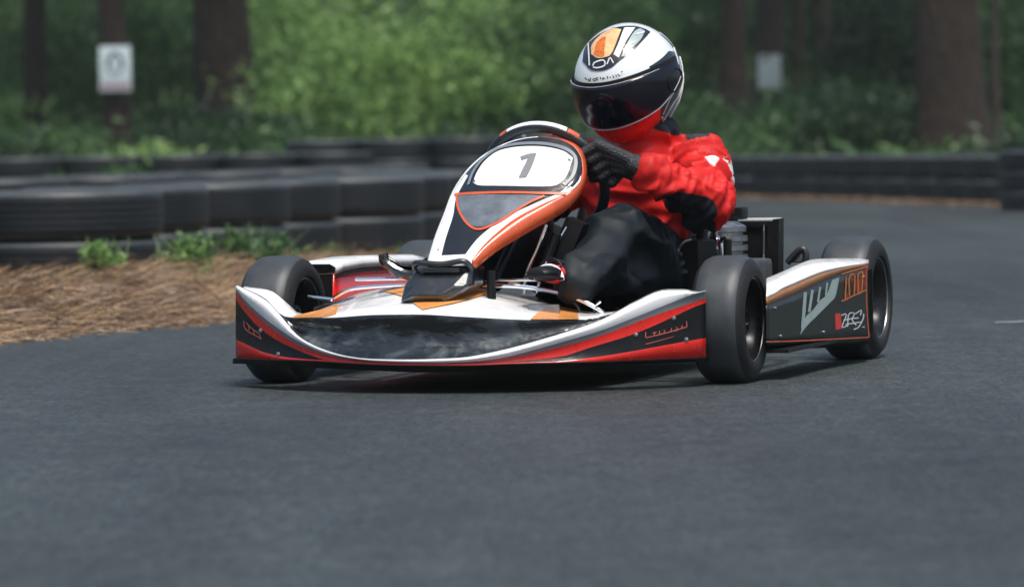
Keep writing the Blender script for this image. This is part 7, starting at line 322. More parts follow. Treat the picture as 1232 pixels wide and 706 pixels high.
'pod_gold_letter_1':(10,[.6481,.6017,.1629,.6480,.6004,.1767,.6479,.5986,.1910,.6479,.5993,.2032,.6488,.6113,.2132,.6511,.6419,.2157,.6520,.6535,.2067,.6520,.6528,.1941,.6517,.6496,.1791,.6515,.6470,.1648,.6488,.6113,.1626,.6487,.6100,.1764,.6486,.6082,.1907,.6487,.6087,.2024,.6494,.6186,.2111,.6509,.6382,.2131,.6513,.6439,.2066,.6512,.6432,.1946,.6510,.6400,.1797,.6508,.6374,.1653]),
'pod_gold_letter_2':(10,[.6531,.6681,.1678,.6531,.6681,.1728,.6531,.6680,.1777,.6531,.6680,.1827,.6531,.6679,.1876,.6531,.6679,.1925,.6531,.6678,.1975,.6531,.6678,.2024,.6531,.6677,.2074,.6531,.6677,.2123,.6538,.6778,.1675,.6538,.6777,.1724,.6538,.6777,.1774,.6538,.6776,.1823,.6538,.6776,.1873,.6538,.6775,.1922,.6538,.6775,.1972,.6538,.6774,.2021,.6538,.6774,.2070,.6538,.6773,.2120]),
'pod_gold_letter_3':(10,[.6534,.6721,.2133,.6544,.6847,.2159,.6555,.6998,.2187,.6565,.7131,.2151,.6566,.7148,.2100,.6566,.7144,.2034,.6565,.7130,.1956,.6563,.7110,.1873,.6562,.7090,.1789,.6561,.7075,.1712,.6539,.6780,.2108,.6548,.6907,.2134,.6556,.7009,.2157,.6558,.7041,.2142,.6559,.7050,.2102,.6559,.7047,.2039,.6557,.7033,.1962,.6556,.7013,.1878,.6554,.6993,.1794,.6553,.6978,.1717]),
'pod_gold_letter_4':(10,[.6439,.5449,.2183,.6455,.5672,.2195,.6472,.5896,.2207,.6489,.6122,.2219,.6506,.6348,.2232,.6523,.6575,.2244,.6540,.6803,.2256,.6557,.7032,.2269,.6575,.7262,.2281,.6592,.7493,.2294,.6441,.5475,.2154,.6457,.5698,.2166,.6474,.5922,.2178,.6491,.6148,.2191,.6508,.6374,.2203,.6525,.6601,.2215,.6542,.6829,.2227,.6559,.7059,.2240,.6577,.7289,.2252,.6594,.7520,.2265]),
'pod_gold_letter_5':(10,[.6436,.5413,.1553,.6452,.5626,.1574,.6468,.5839,.1595,.6484,.6053,.1615,.6500,.6268,.1636,.6516,.6484,.1657,.6533,.6701,.1678,.6549,.6919,.1699,.6565,.7137,.1720,.6582,.7357,.1742,.6439,.5451,.1525,.6455,.5664,.1546,.6471,.5877,.1567,.6487,.6092,.1587,.6503,.6307,.1608,.6519,.6523,.1629,.6535,.6740,.1650,.6552,.6958,.1671,.6568,.7177,.1692,.6585,.7396,.1713]),
'pod_badge':(6,[.6393,.4979,.1274,.6400,.5060,.1272,.6406,.5142,.1269,.6412,.5224,.1267,.6418,.5306,.1265,.6424,.5389,.1263,.6394,.4989,.1089,.6401,.5079,.1088,.6408,.5170,.1087,.6415,.5261,.1086,.6421,.5351,.1085,.6428,.5443,.1084,.6395,.4998,.0904,.6402,.5098,.0904,.6410,.5197,.0904,.6417,.5297,.0905,.6425,.5397,.0905,.6432,.5497,.0906]),
'pod_badge_letter_0':(12,[.6435,.5403,.1228,.6447,.5556,.1239,.6459,.5723,.1249,.6468,.5834,.1216,.6465,.5794,.1165,.6458,.5702,.1099,.6450,.5598,.1029,.6444,.5522,.0970,.6443,.5508,.0943,.6448,.5569,.0943,.6460,.5729,.0960,.6472,.5891,.0974,.6437,.5431,.1203,.6449,.5584,.1214,.6459,.5722,.1224,.6461,.5753,.1216,.6459,.5716,.1177,.6452,.5626,.1112,.6444,.5522,.1041,.6438,.5443,.0980,.6438,.5442,.0931,.6449,.5590,.0918,.6462,.5763,.0935,.6474,.5924,.0950]),
'pod_badge_letter_1':(12,[.6468,.5839,.0935,.6469,.5859,.1026,.6471,.5874,.1121,.6473,.5912,.1200,.6484,.6047,.1252,.6503,.6304,.1250,.6515,.6471,.1211,.6509,.6389,.1156,.6501,.6278,.1099,.6503,.6306,.1050,.6512,.6431,.0996,.6523,.6573,.0938,.6474,.5922,.0930,.6476,.5941,.1021,.6477,.5956,.1115,.6479,.5990,.1189,.6487,.6087,.1228,.6502,.6293,.1226,.6509,.6390,.1209,.6504,.6315,.1171,.6495,.6197,.1108,.6497,.6230,.1043,.6507,.6366,.0983,.6518,.6509,.0924]),
'pod_badge_letter_2':(12,[.6515,.6468,.1216,.6521,.6550,.1227,.6528,.6640,.1241,.6535,.6730,.1255,.6541,.6815,.1267,.6547,.6890,.1274,.6553,.6968,.1270,.6555,.7003,.1246,.6554,.6990,.1221,.6552,.6963,.1194,.6550,.6933,.1167,.6548,.6912,.1143,.6518,.6511,.1192,.6525,.6595,.1204,.6531,.6685,.1218,.6538,.6775,.1232,.6544,.6854,.1243,.6548,.6913,.1249,.6549,.6922,.1250,.6549,.6919,.1249,.6548,.6908,.1230,.6546,.6883,.1205,.6544,.6853,.1177,.6542,.6831,.1152]),
'pod_badge_letter_3':(12,[.6449,.5590,.1105,.6457,.5692,.1107,.6465,.5795,.1110,.6472,.5898,.1112,.6480,.6002,.1114,.6488,.6106,.1116,.6496,.6211,.1116,.6504,.6317,.1115,.6512,.6422,.1114,.6520,.6527,.1112,.6527,.6632,.1110,.6535,.6737,.1108,.6451,.5607,.1079,.6458,.5710,.1082,.6466,.5813,.1084,.6474,.5915,.1087,.6481,.6018,.1089,.6489,.6120,.1090,.6497,.6222,.1091,.6504,.6325,.1090,.6512,.6429,.1088,.6520,.6534,.1086,.6528,.6639,.1084,.6536,.6744,.1083]),
'pod_badge_letter_4':(12,[.6505,.6331,.0857,.6513,.6446,.0864,.6522,.6557,.0870,.6530,.6661,.0883,.6536,.6751,.0910,.6543,.6840,.0948,.6550,.6928,.0993,.6555,.7003,.1037,.6559,.7058,.1075,.6561,.7084,.1111,.6561,.7085,.1143,.6562,.7088,.1176,.6507,.6359,.0832,.6515,.6473,.0839,.6524,.6592,.0845,.6534,.6715,.0862,.6541,.6818,.0892,.6548,.6912,.0932,.6555,.7003,.0978,.6561,.7080,.1023,.6565,.7138,.1064,.6568,.7168,.1104,.6568,.7169,.1139,.6568,.7173,.1172]),
'pod_badge_letter_5':(12,[.6459,.5714,.1003,.6467,.5822,.1003,.6475,.5931,.1003,.6483,.6041,.1003,.6491,.6150,.1003,.6499,.6260,.1003,.6508,.6369,.1003,.6516,.6479,.1003,.6524,.6590,.1003,.6533,.6700,.1003,.6541,.6811,.1003,.6549,.6922,.1003,.6459,.5725,.0978,.6468,.5834,.0978,.6476,.5943,.0978,.6484,.6052,.0977,.6492,.6162,.0977,.6500,.6271,.0977,.6509,.6381,.0977,.6517,.6491,.0977,.6525,.6602,.0977,.6533,.6712,.0977,.6542,.6823,.0977,.6550,.6934,.0977]),
'emblem_base':(24,[.0863,.3473,.7184,.0860,.3530,.7269,.0844,.3615,.7355,.0833,.3712,.7439,.0847,.3787,.7518,.0895,.3812,.7587,.0965,.3817,.7653,.1042,.3822,.7715,.1115,.3837,.7769,.1187,.3857,.7817,.1263,.3872,.7858,.1339,.3888,.7891,.1411,.3909,.7920,.1483,.3935,.7944,.1554,.3959,.7963,.1624,.3982,.7975,.1697,.4008,.7984,.1772,.4040,.7990,.1847,.4078,.7991,.1919,.4117,.7988,.1989,.4149,.7978,.2058,.4168,.7959,.2124,.4185,.7935,.2187,.4216,.7912,.0875,.3457,.7177,.0882,.3491,.7244,.0882,.3539,.7313,.0890,.3587,.7381,.0922,.3614,.7447,.0979,.3614,.7505,.1052,.3610,.7562,.1129,.3611,.7616,.1204,.3620,.7665,.1276,.3635,.7710,.1350,.3653,.7749,.1422,.3676,.7784,.1489,.3703,.7815,.1557,.3736,.7843,.1624,.3768,.7865,.1691,.3800,.7882,.1760,.3836,.7895,.1830,.3881,.7908,.1900,.3934,.7918,.1966,.3990,.7924,.2028,.4047,.7926,.2089,.4098,.7921,.2147,.4150,.7912,.2202,.4213,.7903,.0887,.3442,.7169,.0904,.3455,.7220,.0916,.3477,.7271,.0937,.3494,.7324,.0979,.3498,.7376,.1042,.3487,.7424,.1117,.3476,.7473,.1195,.3473,.7520,.1270,.3477,.7564,.1343,.3490,.7605,.1416,.3507,.7643,.1484,.3531,.7678,.1548,.3561,.7712,.1613,.3597,.7744,.1678,.3632,.7770,.1742,.3668,.7790,.1808,.3710,.7808,.1876,.3761,.7827,.1942,.3824,.7845,.2004,.3891,.7862,.2062,.3965,.7875,.2118,.4039,.7884,.2169,.4118,.7889,.2217,.4212,.7894,.0898,.3428,.7162,.0924,.3423,.7196,.0947,.3423,.7230,.0978,.3421,.7267,.1028,.3409,.7307,.1095,.3391,.7345,.1172,.3375,.7385,.1249,.3369,.7425,.1325,.3371,.7463,.1399,.3380,.7501,.1470,.3397,.7538,.1536,.3421,.7574,.1598,.3452,.7610,.1660,.3489,.7646,.1723,.3526,.7675,.1785,.3565,.7699,.1850,.3609,.7722,.1915,.3666,.7747,.1979,.3734,.7774,.2038,.3809,.7799,.2092,.3895,.7825,.2144,.3987,.7846,.2190,.4089,.7866,.2231,.4211,.7885,.0909,.3414,.7155,.0944,.3393,.7172,.0975,.3377,.7189,.1016,.3360,.7210,.1071,.3338,.7238,.1142,.3314,.7266,.1220,.3296,.7297,.1298,.3287,.7330,.1374,.3287,.7364,.1447,.3294,.7398,.1518,.3310,.7434,.1581,.3334,.7471,.1640,.3364,.7509,.1701,.3401,.7548,.1762,.3440,.7581,.1823,.3480,.7609,.1886,.3527,.7636,.1950,.3586,.7667,.2012,.3659,.7703,.2067,.3740,.7738,.2120,.3835,.7774,.2168,.3942,.7809,.2210,.4064,.7843,.2245,.4210,.7876,.0920,.3401,.7148,.0963,.3366,.7148,.1002,.3337,.7148,.1050,.3308,.7154,.1111,.3280,.7169,.1184,.3253,.7187,.1263,.3232,.7210,.1341,.3222,.7236,.1417,.3220,.7265,.1490,.3226,.7296,.1560,.3241,.7330,.1621,.3263,.7368,.1678,.3293,.7409,.1737,.3330,.7451,.1796,.3369,.7488,.1856,.3409,.7519,.1918,.3457,.7551,.1981,.3519,.7588,.2041,.3595,.7632,.2095,.3680,.7676,.2145,.3782,.7724,.2191,.3901,.7773,.2230,.4040,.7820,.2259,.4210,.7867,.0931,.3388,.7141,.0981,.3341,.7124,.1028,.3301,.7107,.1082,.3264,.7098,.1148,.3231,.7100,.1223,.3202,.7109,.1303,.3181,.7123,.1380,.3169,.7143,.1456,.3166,.7166,.1530,.3171,.7194,.1598,.3185,.7227,.1657,.3207,.7265,.1712,.3235,.7309,.1769,.3271,.7355,.1827,.3309,.7395,.1886,.3350,.7430,.1947,.3398,.7466,.2009,.3461,.7510,.2068,.3539,.7561,.2120,.3627,.7615,.2168,.3735,.7674,.2212,.3864,.7736,.2249,.4019,.7798,.2273,.4211,.7859,.0942,.3376,.7134,.0999,.3318,.7100,.1052,.3269,.7066,.1112,.3227,.7042,.1182,.3191,.7032,.1260,.3161,.7031,.1340,.3140,.7037,.1416,.3128,.7049,.1492,.3124,.7067,.1565,.3129,.7092,.1633,.3141,.7124,.1690,.3161,.7163,.1743,.3188,.7209,.1798,.3222,.7258,.1856,.3260,.7303,.1913,.3300,.7341,.1973,.3349,.7382,.2035,.3412,.7431,.2093,.3491,.7491,.2143,.3581,.7554,.2191,.3693,.7624,.2233,.3831,.7699,.2267,.3999,.7775,.2287,.4212,.7850,.0952,.3364,.7126,.1016,.3296,.7076,.1075,.3241,.7025,.1141,.3195,.6986,.1214,.3157,.6964,.1293,.3128,.6953,.1374,.3107,.6951,.1449,.3096,.6956,.1525,.3092,.6969,.1598,.3096,.6991,.1664,.3108,.7021,.1719,.3126,.7061,.1770,.3151,.7110,.1824,.3183,.7162,.1881,.3219,.7210,.1938,.3259,.7252,.1997,.3307,.7297,.2058,.3370,.7353,.2115,.3449,.7421,.2164,.3540,.7493,.2211,.3656,.7575,.2253,.3800,.7663,.2285,.3981,.7753,.2300,.4214,.7841]),
'emblem_orange':(16,[.1113,.3360,.7339,.1098,.3411,.7399,.1076,.3473,.7459,.1062,.3537,.7518,.1070,.3590,.7575,.1096,.3630,.7629,.1134,.3667,.7682,.1177,.3704,.7732,.1219,.3740,.7777,.1266,.3775,.7819,.1317,.3807,.7855,.1367,.3836,.7886,.1410,.3863,.7910,.1460,.3880,.7928,.1504,.3879,.7934,.1548,.3883,.7940,.1125,.3350,.7334,.1124,.3379,.7376,.1119,.3412,.7418,.1123,.3446,.7463,.1144,.3472,.7508,.1180,.3492,.7551,.1225,.3513,.7597,.1271,.3534,.7638,.1316,.3557,.7677,.1363,.3592,.7721,.1407,.3632,.7764,.1448,.3677,.7805,.1483,.3727,.7844,.1519,.3778,.7880,.1551,.3820,.7907,.1582,.3864,.7932,.1136,.3340,.7328,.1149,.3349,.7352,.1160,.3361,.7378,.1178,.3373,.7408,.1211,.3382,.7441,.1254,.3390,.7475,.1302,.3402,.7512,.1350,.3414,.7545,.1397,.3430,.7577,.1443,.3465,.7624,.1482,.3508,.7674,.1516,.3562,.7726,.1545,.3626,.7780,.1573,.3698,.7833,.1595,.3770,.7880,.1615,.3848,.7925,.1147,.3330,.7322,.1173,.3322,.7329,.1198,.3315,.7337,.1230,.3312,.7353,.1271,.3310,.7375,.1321,.3310,.7400,.1372,.3316,.7429,.1421,.3322,.7452,.1468,.3334,.7479,.1514,.3368,.7529,.1548,.3413,.7585,.1577,.3472,.7647,.1601,.3545,.7716,.1622,.3632,.7787,.1636,.3727,.7854,.1647,.3834,.7917,.1159,.3321,.7316,.1197,.3297,.7306,.1235,.3275,.7297,.1278,.3260,.7299,.1328,.3251,.7309,.1383,.3246,.7325,.1436,.3249,.7346,.1486,.3251,.7361,.1533,.3260,.7382,.1578,.3293,.7435,.1608,.3338,.7496,.1633,.3399,.7569,.1652,.3478,.7653,.1667,.3576,.7741,.1676,.3691,.7827,.1679,.3823,.7910,.1170,.3312,.7310,.1220,.3273,.7283,.1270,.3240,.7258,.1325,.3217,.7245,.1382,.3202,.7243,.1441,.3194,.7250,.1497,.3195,.7264,.1545,.3194,.7270,.1593,.3201,.7285,.1638,.3233,.7340,.1664,.3277,.7408,.1685,.3339,.7492,.1701,.3422,.7590,.1711,.3528,.7695,.1714,.3658,.7801,.1710,.3814,.7902]),
'emblem_flame':(10,[.1185,.3308,.7337,.1188,.3352,.7403,.1186,.3404,.7471,.1187,.3457,.7533,.1197,.3504,.7588,.1222,.3539,.7635,.1252,.3563,.7670,.1281,.3586,.7702,.1312,.3601,.7725,.1341,.3613,.7745,.1221,.3284,.7322,.1248,.3298,.7362,.1273,.3317,.7405,.1287,.3349,.7457,.1294,.3392,.7513,.1306,.3438,.7570,.1322,.3479,.7619,.1336,.3521,.7664,.1350,.3562,.7705,.1363,.3604,.7744,.1256,.3262,.7308,.1307,.3253,.7322,.1354,.3250,.7340,.1379,.3269,.7380,.1384,.3308,.7439,.1383,.3359,.7506,.1386,.3411,.7568,.1387,.3466,.7627,.1387,.3528,.7686,.1384,.3596,.7743,.1290,.3241,.7293,.1363,.3215,.7282,.1430,.3198,.7276,.1465,.3209,.7305,.1467,.3244,.7366,.1455,.3297,.7443,.1446,.3355,.7517,.1436,.3419,.7590,.1423,.3497,.7666,.1405,.3589,.7743]),
'emblem_white':(14,[.1689,.3228,.7324,.1705,.3260,.7376,.1720,.3296,.7427,.1734,.3335,.7479,.1747,.3378,.7531,.1757,.3426,.7585,.1765,.3481,.7641,.1769,.3548,.7704,.1770,.3625,.7768,.1769,.3706,.7828,.1765,.3784,.7878,.1763,.3866,.7925,.1769,.3904,.7944,.1777,.3923,.7951,.1723,.3220,.7303,.1739,.3254,.7359,.1755,.3292,.7414,.1769,.3334,.7469,.1782,.3379,.7525,.1793,.3429,.7580,.1803,.3485,.7637,.1810,.3551,.7697,.1815,.3623,.7758,.1818,.3699,.7814,.1818,.3775,.7863,.1819,.3854,.7909,.1825,.3903,.7934,.1832,.3941,.7950,.1756,.3213,.7282,.1773,.3249,.7341,.1789,.3290,.7401,.1803,.3334,.7460,.1816,.3382,.7519,.1828,.3433,.7575,.1840,.3491,.7633,.1850,.3555,.7691,.1859,.3624,.7747,.1866,.3696,.7800,.1870,.3770,.7849,.1873,.3848,.7894,.1880,.3908,.7924,.1886,.3965,.7950,.1789,.3208,.7261,.1806,.3246,.7324,.1822,.3289,.7388,.1836,.3336,.7451,.1850,.3386,.7512,.1862,.3438,.7570,.1876,.3498,.7629,.1890,.3562,.7684,.1902,.3628,.7737,.1912,.3696,.7786,.1920,.3770,.7834,.1926,.3848,.7879,.1933,.3919,.7915,.1937,.3994,.7949,.1822,.3205,.7240,.1839,.3244,.7306,.1855,.3289,.7375,.1870,.3338,.7442,.1883,.3391,.7506,.1897,.3445,.7565,.1913,.3507,.7625,.1929,.3570,.7678,.1945,.3634,.7726,.1958,.3699,.7772,.1969,.3774,.7820,.1978,.3852,.7864,.1984,.3934,.7906,.1987,.4030,.7948]),
'emblem_grey':(14,[.1871,.3231,.7266,.1889,.3270,.7328,.1905,.3314,.7390,.1920,.3362,.7453,.1935,.3416,.7514,.1950,.3474,.7574,.1966,.3542,.7637,.1980,.3620,.7701,.1994,.3704,.7762,.2006,.3787,.7814,.2020,.3871,.7859,.2042,.3946,.7889,.2066,.4003,.7906,.2088,.4071,.7925,.1881,.3233,.7266,.1904,.3272,.7324,.1926,.3316,.7382,.1947,.3364,.7440,.1968,.3415,.7497,.1987,.3472,.7553,.2008,.3537,.7612,.2027,.3610,.7670,.2044,.3688,.7726,.2058,.3766,.7777,.2071,.3848,.7822,.2087,.3924,.7858,.2103,.3991,.7883,.2117,.4069,.7911,.1890,.3236,.7266,.1919,.3275,.7320,.1948,.3318,.7374,.1974,.3365,.7428,.2000,.3416,.7481,.2024,.3471,.7533,.2049,.3534,.7586,.2072,.3603,.7640,.2092,.3676,.7692,.2108,.3750,.7739,.2121,.3830,.7786,.2131,.3908,.7827,.2139,.3982,.7861,.2145,.4068,.7896,.1900,.3239,.7266,.1935,.3278,.7315,.1969,.3321,.7365,.2001,.3368,.7415,.2032,.3419,.7464,.2060,.3473,.7512,.2089,.3534,.7561,.2117,.3600,.7610,.2140,.3669,.7657,.2157,.3740,.7702,.2168,.3817,.7750,.2173,.3896,.7796,.2174,.3976,.7839,.2173,.4069,.7882,.1910,.3242,.7266,.1950,.3281,.7311,.1990,.3324,.7357,.2028,.3372,.7403,.2063,.3422,.7448,.2096,.3476,.7492,.2129,.3536,.7536,.2160,.3600,.7579,.2186,.3666,.7622,.2205,.3733,.7665,.2215,.3810,.7715,.2215,.3888,.7765,.2209,.3973,.7816,.2200,.4072,.7868]),
'emblem_line_0':(8,[.0948,.3738,.7608,.0992,.3601,.7531,.1026,.3500,.7455,.1053,.3420,.7379,.1076,.3354,.7304,.1095,.3299,.7230,.1112,.3254,.7155,.1126,.3215,.7081,.0895,.3806,.7608,.0947,.3646,.7531,.0983,.3535,.7455,.1012,.3449,.7379,.1036,.3380,.7304,.1056,.3322,.7229,.1073,.3274,.7155,.1088,.3235,.7081]),
'emblem_line_1':(14,[.1190,.3182,.7068,.1198,.3194,.7111,.1228,.3200,.7153,.1293,.3190,.7179,.1377,.3178,.7201,.1453,.3169,.7210,.1510,.3148,.7177,.1534,.3119,.7110,.1516,.3101,.7054,.1457,.3098,.7027,.1383,.3105,.7012,.1318,.3118,.7005,.1261,.3137,.7012,.1208,.3159,.7023,.1224,.3166,.7061,.1231,.3177,.7098,.1251,.3182,.7130,.1308,.3173,.7152,.1388,.3163,.7173,.1452,.3156,.7182,.1486,.3144,.7163,.1503,.3122,.7111,.1492,.3110,.7075,.1445,.3108,.7055,.1375,.3116,.7040,.1315,.3128,.7034,.1264,.3145,.7041,.1212,.3167,.7051]),
'emblem_line_2':(8,[.1552,.3115,.7101,.1567,.3134,.7150,.1580,.3156,.7202,.1597,.3176,.7244,.1633,.3181,.7253,.1666,.3166,.7219,.1697,.3148,.7171,.1726,.3133,.7126,.1577,.3111,.7092,.1592,.3130,.7141,.1605,.3152,.7192,.1618,.3168,.7227,.1624,.3170,.7231,.1646,.3159,.7206,.1676,.3141,.7159,.1705,.3126,.7114]),
'emblem_line_3':(8,[.2058,.3767,.7795,.2082,.3796,.7803,.2105,.3827,.7811,.2128,.3860,.7819,.2151,.3895,.7826,.2172,.3932,.7834,.2194,.3971,.7842,.2214,.4013,.7850,.2071,.3742,.7772,.2095,.3771,.7780,.2118,.3802,.7788,.2141,.3834,.7796,.2164,.3868,.7803,.2186,.3904,.7811,.2207,.3942,.7819,.2228,.3983,.7827]),
'emblem_line_4':(8,[.1948,.3322,.7406,.1960,.3357,.7449,.1971,.3396,.7495,.1985,.3437,.7537,.2007,.3477,.7571,.2039,.3515,.7594,.2073,.3551,.7611,.2105,.3589,.7628,.1969,.3323,.7395,.1981,.3359,.7439,.1992,.3397,.7484,.2005,.3434,.7523,.2024,.3469,.7553,.2052,.3503,.7573,.2086,.3537,.7589,.2118,.3575,.7606]),
'brow_letter_0':(3,[.1002,.3213,.6808,.1037,.3188,.6780,.1072,.3166,.6752,.0979,.3226,.6791,.1015,.3199,.6763,.1050,.3176,.6735]),
'brow_letter_1':(3,[.1116,.3145,.6767,.1126,.3137,.6735,.1136,.3130,.6704,.1086,.3159,.6761,.1097,.3151,.6730,.1107,.3144,.6698]),
'brow_letter_2':(3,[.1168,.3124,.6794,.1166,.3121,.6753,.1163,.3119,.6713,.1138,.3138,.6796,.1136,.3134,.6756,.1133,.3132,.6715]),
'brow_letter_3':(3,[.1204,.3106,.6765,.1283,.3082,.6783,.1359,.3065,.6802,.1213,.3101,.6741,.1291,.3077,.6760,.1367,.3061,.6778]),
'brow_letter_4':(3,[.1221,.3097,.6730,.1291,.3076,.6745,.1360,.3061,.6761,.1229,.3093,.6706,.1299,.3072,.6721,.1367,.3057,.6737]),
'brow_letter_5':(3,[.1426,.3054,.6806,.1436,.3049,.6778,.1445,.3045,.6751,.1400,.3057,.6799,.1410,.3052,.6772,.1419,.3048,.6745]),
'brow_letter_6':(3,[.1494,.3043,.6787,.1495,.3040,.6757,.1495,.3038,.6728,.1468,.3046,.6788,.1468,.3043,.6758,.1469,.3040,.6728]),
'brow_letter_7':(3,[.1487,.3045,.6798,.1516,.3041,.6784,.1545,.3038,.6770,.1475,.3044,.6776,.1505,.3040,.6762,.1533,.3037,.6748]),
'brow_letter_8':(3,[.1599,.3045,.6827,.1604,.3040,.6793,.1609,.3037,.6759,.1573,.3045,.6824,.1578,.3040,.6791,.1583,.3036,.6757]),
'brow_letter_9':(3,[.1641,.3044,.6809,.1662,.3044,.6802,.1682,.3045,.6795,.1633,.3041,.6786,.1654,.3041,.6779,.1675,.3042,.6772]),
'brow_letter_10':(3,[.1724,.3056,.6842,.1741,.3053,.6808,.1758,.3052,.6773,.1702,.3052,.6831,.1719,.3049,.6797,.1736,.3048,.6763]),
'brow_letter_11':(3,[.1797,.3069,.6851,.1805,.3067,.6824,.1812,.3065,.6797,.1774,.3064,.6846,.1781,.3061,.6819,.1788,.3059,.6791]),
'brow_letter_12':(3,[.1833,.3080,.6870,.1860,.3082,.6842,.1887,.3085,.6815,.1816,.3074,.6853,.1844,.3075,.6825,.1870,.3079,.6798]),
'brow_letter_13':(3,[.1894,.3104,.6910,.1909,.3111,.6923,.1924,.3119,.6936,.1910,.3105,.6891,.1925,.3112,.6904,.1940,.3120,.6917]),
'side_line_0':(16,[.2467,.3831,.5866,.2497,.3764,.5962,.2530,.3728,.6055,.2587,.3766,.6120,.2653,.3844,.6175,.2713,.3920,.6244,.2771,.4009,.6323,.2812,.4069,.6410,.2831,.4086,.6498,.2844,.4092,.6618,.2853,.4123,.6759,.2854,.4190,.6928,.2840,.4277,.7090,.2810,.4330,.7219,.2766,.4291,.7309,.2717,.4244,.7388,.2480,.3856,.5864,.2509,.3788,.5959,.2541,.3753,.6046,.2593,.3789,.6105,.2658,.3867,.6160,.2720,.3946,.6230,.2778,.4038,.6311,.2820,.4103,.6402,.2841,.4121,.6495,.2854,.4127,.6616,.2863,.4159,.6757,.2864,.4228,.6927,.2848,.4320,.7091,.2815,.4378,.7226,.2770,.4335,.7320,.2720,.4286,.7400]),
'side_line_1':(10,[.2396,.3958,.5711,.2472,.3959,.5790,.2544,.3976,.5869,.2615,.4006,.5957,.2684,.4046,.6056,.2752,.4107,.6167,.2809,.4187,.6271,.2852,.4285,.6360,.2881,.4387,.6427,.2899,.4502,.6485,.2401,.4002,.5695,.2478,.4001,.5775,.2550,.4018,.5854,.2622,.4048,.5943,.2691,.4088,.6042,.2759,.4151,.6153,.2815,.4234,.6257,.2857,.4336,.6346,.2883,.4444,.6413,.2898,.4570,.6471]),
'side_line_2':(10,[.2473,.3879,.5839,.2536,.3904,.5905,.2596,.3938,.5973,.2656,.3969,.6057,.2713,.4003,.6153,.2767,.4049,.6259,.2812,.4104,.6363,.2848,.4165,.6467,.2877,.4236,.6572,.2899,.4331,.6677,.2478,.3910,.5825,.2541,.3935,.5891,.2602,.3969,.5960,.2663,.4002,.6046,.2720,.4036,.6143,.2774,.4083,.6249,.2820,.4140,.6355,.2856,.4202,.6459,.2884,.4276,.6564,.2905,.4375,.6669]),
'side_line_3':(10,[.2651,.4177,.7468,.2708,.4232,.7399,.2758,.4300,.7331,.2798,.4369,.7268,.2829,.4430,.7208,.2858,.4460,.7126,.2883,.4471,.7026,.2900,.4482,.6933,.2910,.4482,.6849,.2914,.4479,.6773,.2647,.4133,.7451,.2704,.4186,.7382,.2754,.4251,.7314,.2795,.4315,.7252,.2825,.4370,.7195,.2853,.4396,.7118,.2878,.4406,.7020,.2895,.4417,.6928,.2904,.4416,.6846,.2909,.4414,.6771]),
'pivot_ring':(16,[.2650,.3637,.6887,.2658,.3662,.6930,.2669,.3693,.6972,.2690,.3740,.7003,.2721,.3803,.7023,.2751,.3860,.7020,.2775,.3896,.6986,.2794,.3917,.6938,.2803,.3920,.6892,.2803,.3904,.6842,.2793,.3873,.6797,.2771,.3821,.6760,.2741,.3760,.6734,.2711,.3707,.6733,.2685,.3668,.6763,.2661,.3635,.6796,.2662,.3654,.6881,.2670,.3679,.6924,.2679,.3706,.6962,.2697,.3746,.6988,.2724,.3802,.7006,.2747,.3845,.7004,.2767,.3873,.6976,.2785,.3893,.6932,.2792,.3895,.6891,.2792,.3881,.6845,.2784,.3854,.6806,.2764,.3808,.6774,.2737,.3754,.6750,.2715,.3716,.6749,.2694,.3683,.6775,.2670,.3650,.6808])}

# ------------------------------------------------------------------ barrier tyres
def tyre_mesh(name, r, h, ri):
    t = MB(); k = h/2; g = .006
    prof = [(ri, -k*.55), (ri+.01, -k*.80), (ri+.035, -k*.97), (r*.84, -k), (r*.93, -k*.975), (r*.975, -k*.90), (r*.993, -k*.77), (r*.999, -k*.56)]
    for z in (-.42, -.14, .14, .42): prof += [(r, k*(z-.10)), (r-.001, k*(z-.035)), (r-g, k*(z-.025)), (r-g, k*(z+.025)), (r-.001, k*(z+.035))]
    prof += [(r*.999, k*.56), (r*.993, k*.77), (r*.975, k*.90), (r*.93, k*.975), (r*.84, k), (ri+.035, k*.97), (ri+.01, k*.80), (ri, k*.55), (ri-.004, 0)]
    t.lathe(prof, 56); o = t.build(name, [M['oldtyre'], M['oldside']], sharp=60); me = o.data; me.polygons.foreach_set('material_index', [1 if abs(p.center.z) > h*.5*.80 and p.center.xy.length > ri*1.05 else 0 for p in me.polygons]); bpy.data.objects.remove(o); return me
M['oldside'] = mat('toplit_sidewall', (.042, .050, .053), .5, var=.35, vscale=4, bump=.2, bscale=50, rvar=.1)  # paler than the tread, to paint in the light on the tyre tops
M['oldtyre'] = mat('weathered_tyre', (.007, .010, .012), .46, var=.30, vscale=5, bump=.25, bscale=60, rvar=.08, spec=.55)
TY = {}
def stack(x, y, r, h, n, label, group, seed=0, z0=0):
    rnd = random.Random(seed)
    key = (r, h)
    if key not in TY: TY[key] = tyre_mesh('barrier_tyre', r, h, r*.56)
    for k in range(n):
        o = bpy.data.objects.new('barrier_tyre', TY[key]); C.objects.link(o)
        o.location = (x+rnd.uniform(-.005, .005), y+rnd.uniform(-.005, .005), z0+h/2+k*(h+.001)); o.rotation_euler = (0, 0, rnd.uniform(0, 6.28))
        pos = {2: ['bottom', 'top'], 3: ['bottom', 'middle', 'top'], 1: ['single']}[n][k]
        tag(o, label % pos, 'tyre', group)
near = [(-2.78, 15.6), (-1.80, 16.05), (-1.60, 17.15), (-1.42, 18.15), (-1.13, 19.05), (-.87, 20.05), (-.64, 21.1), (-.50, 22.2), (-.5, 23.4)]
for i, (x, y) in enumerate(near): stack(x+(.05 if i % 2 else -.05), y, .400, .189, 2, '%s black tyre of the '+ORD[i]+' stack from the left, nearest row', 'tyres in the nearest barrier row', i)
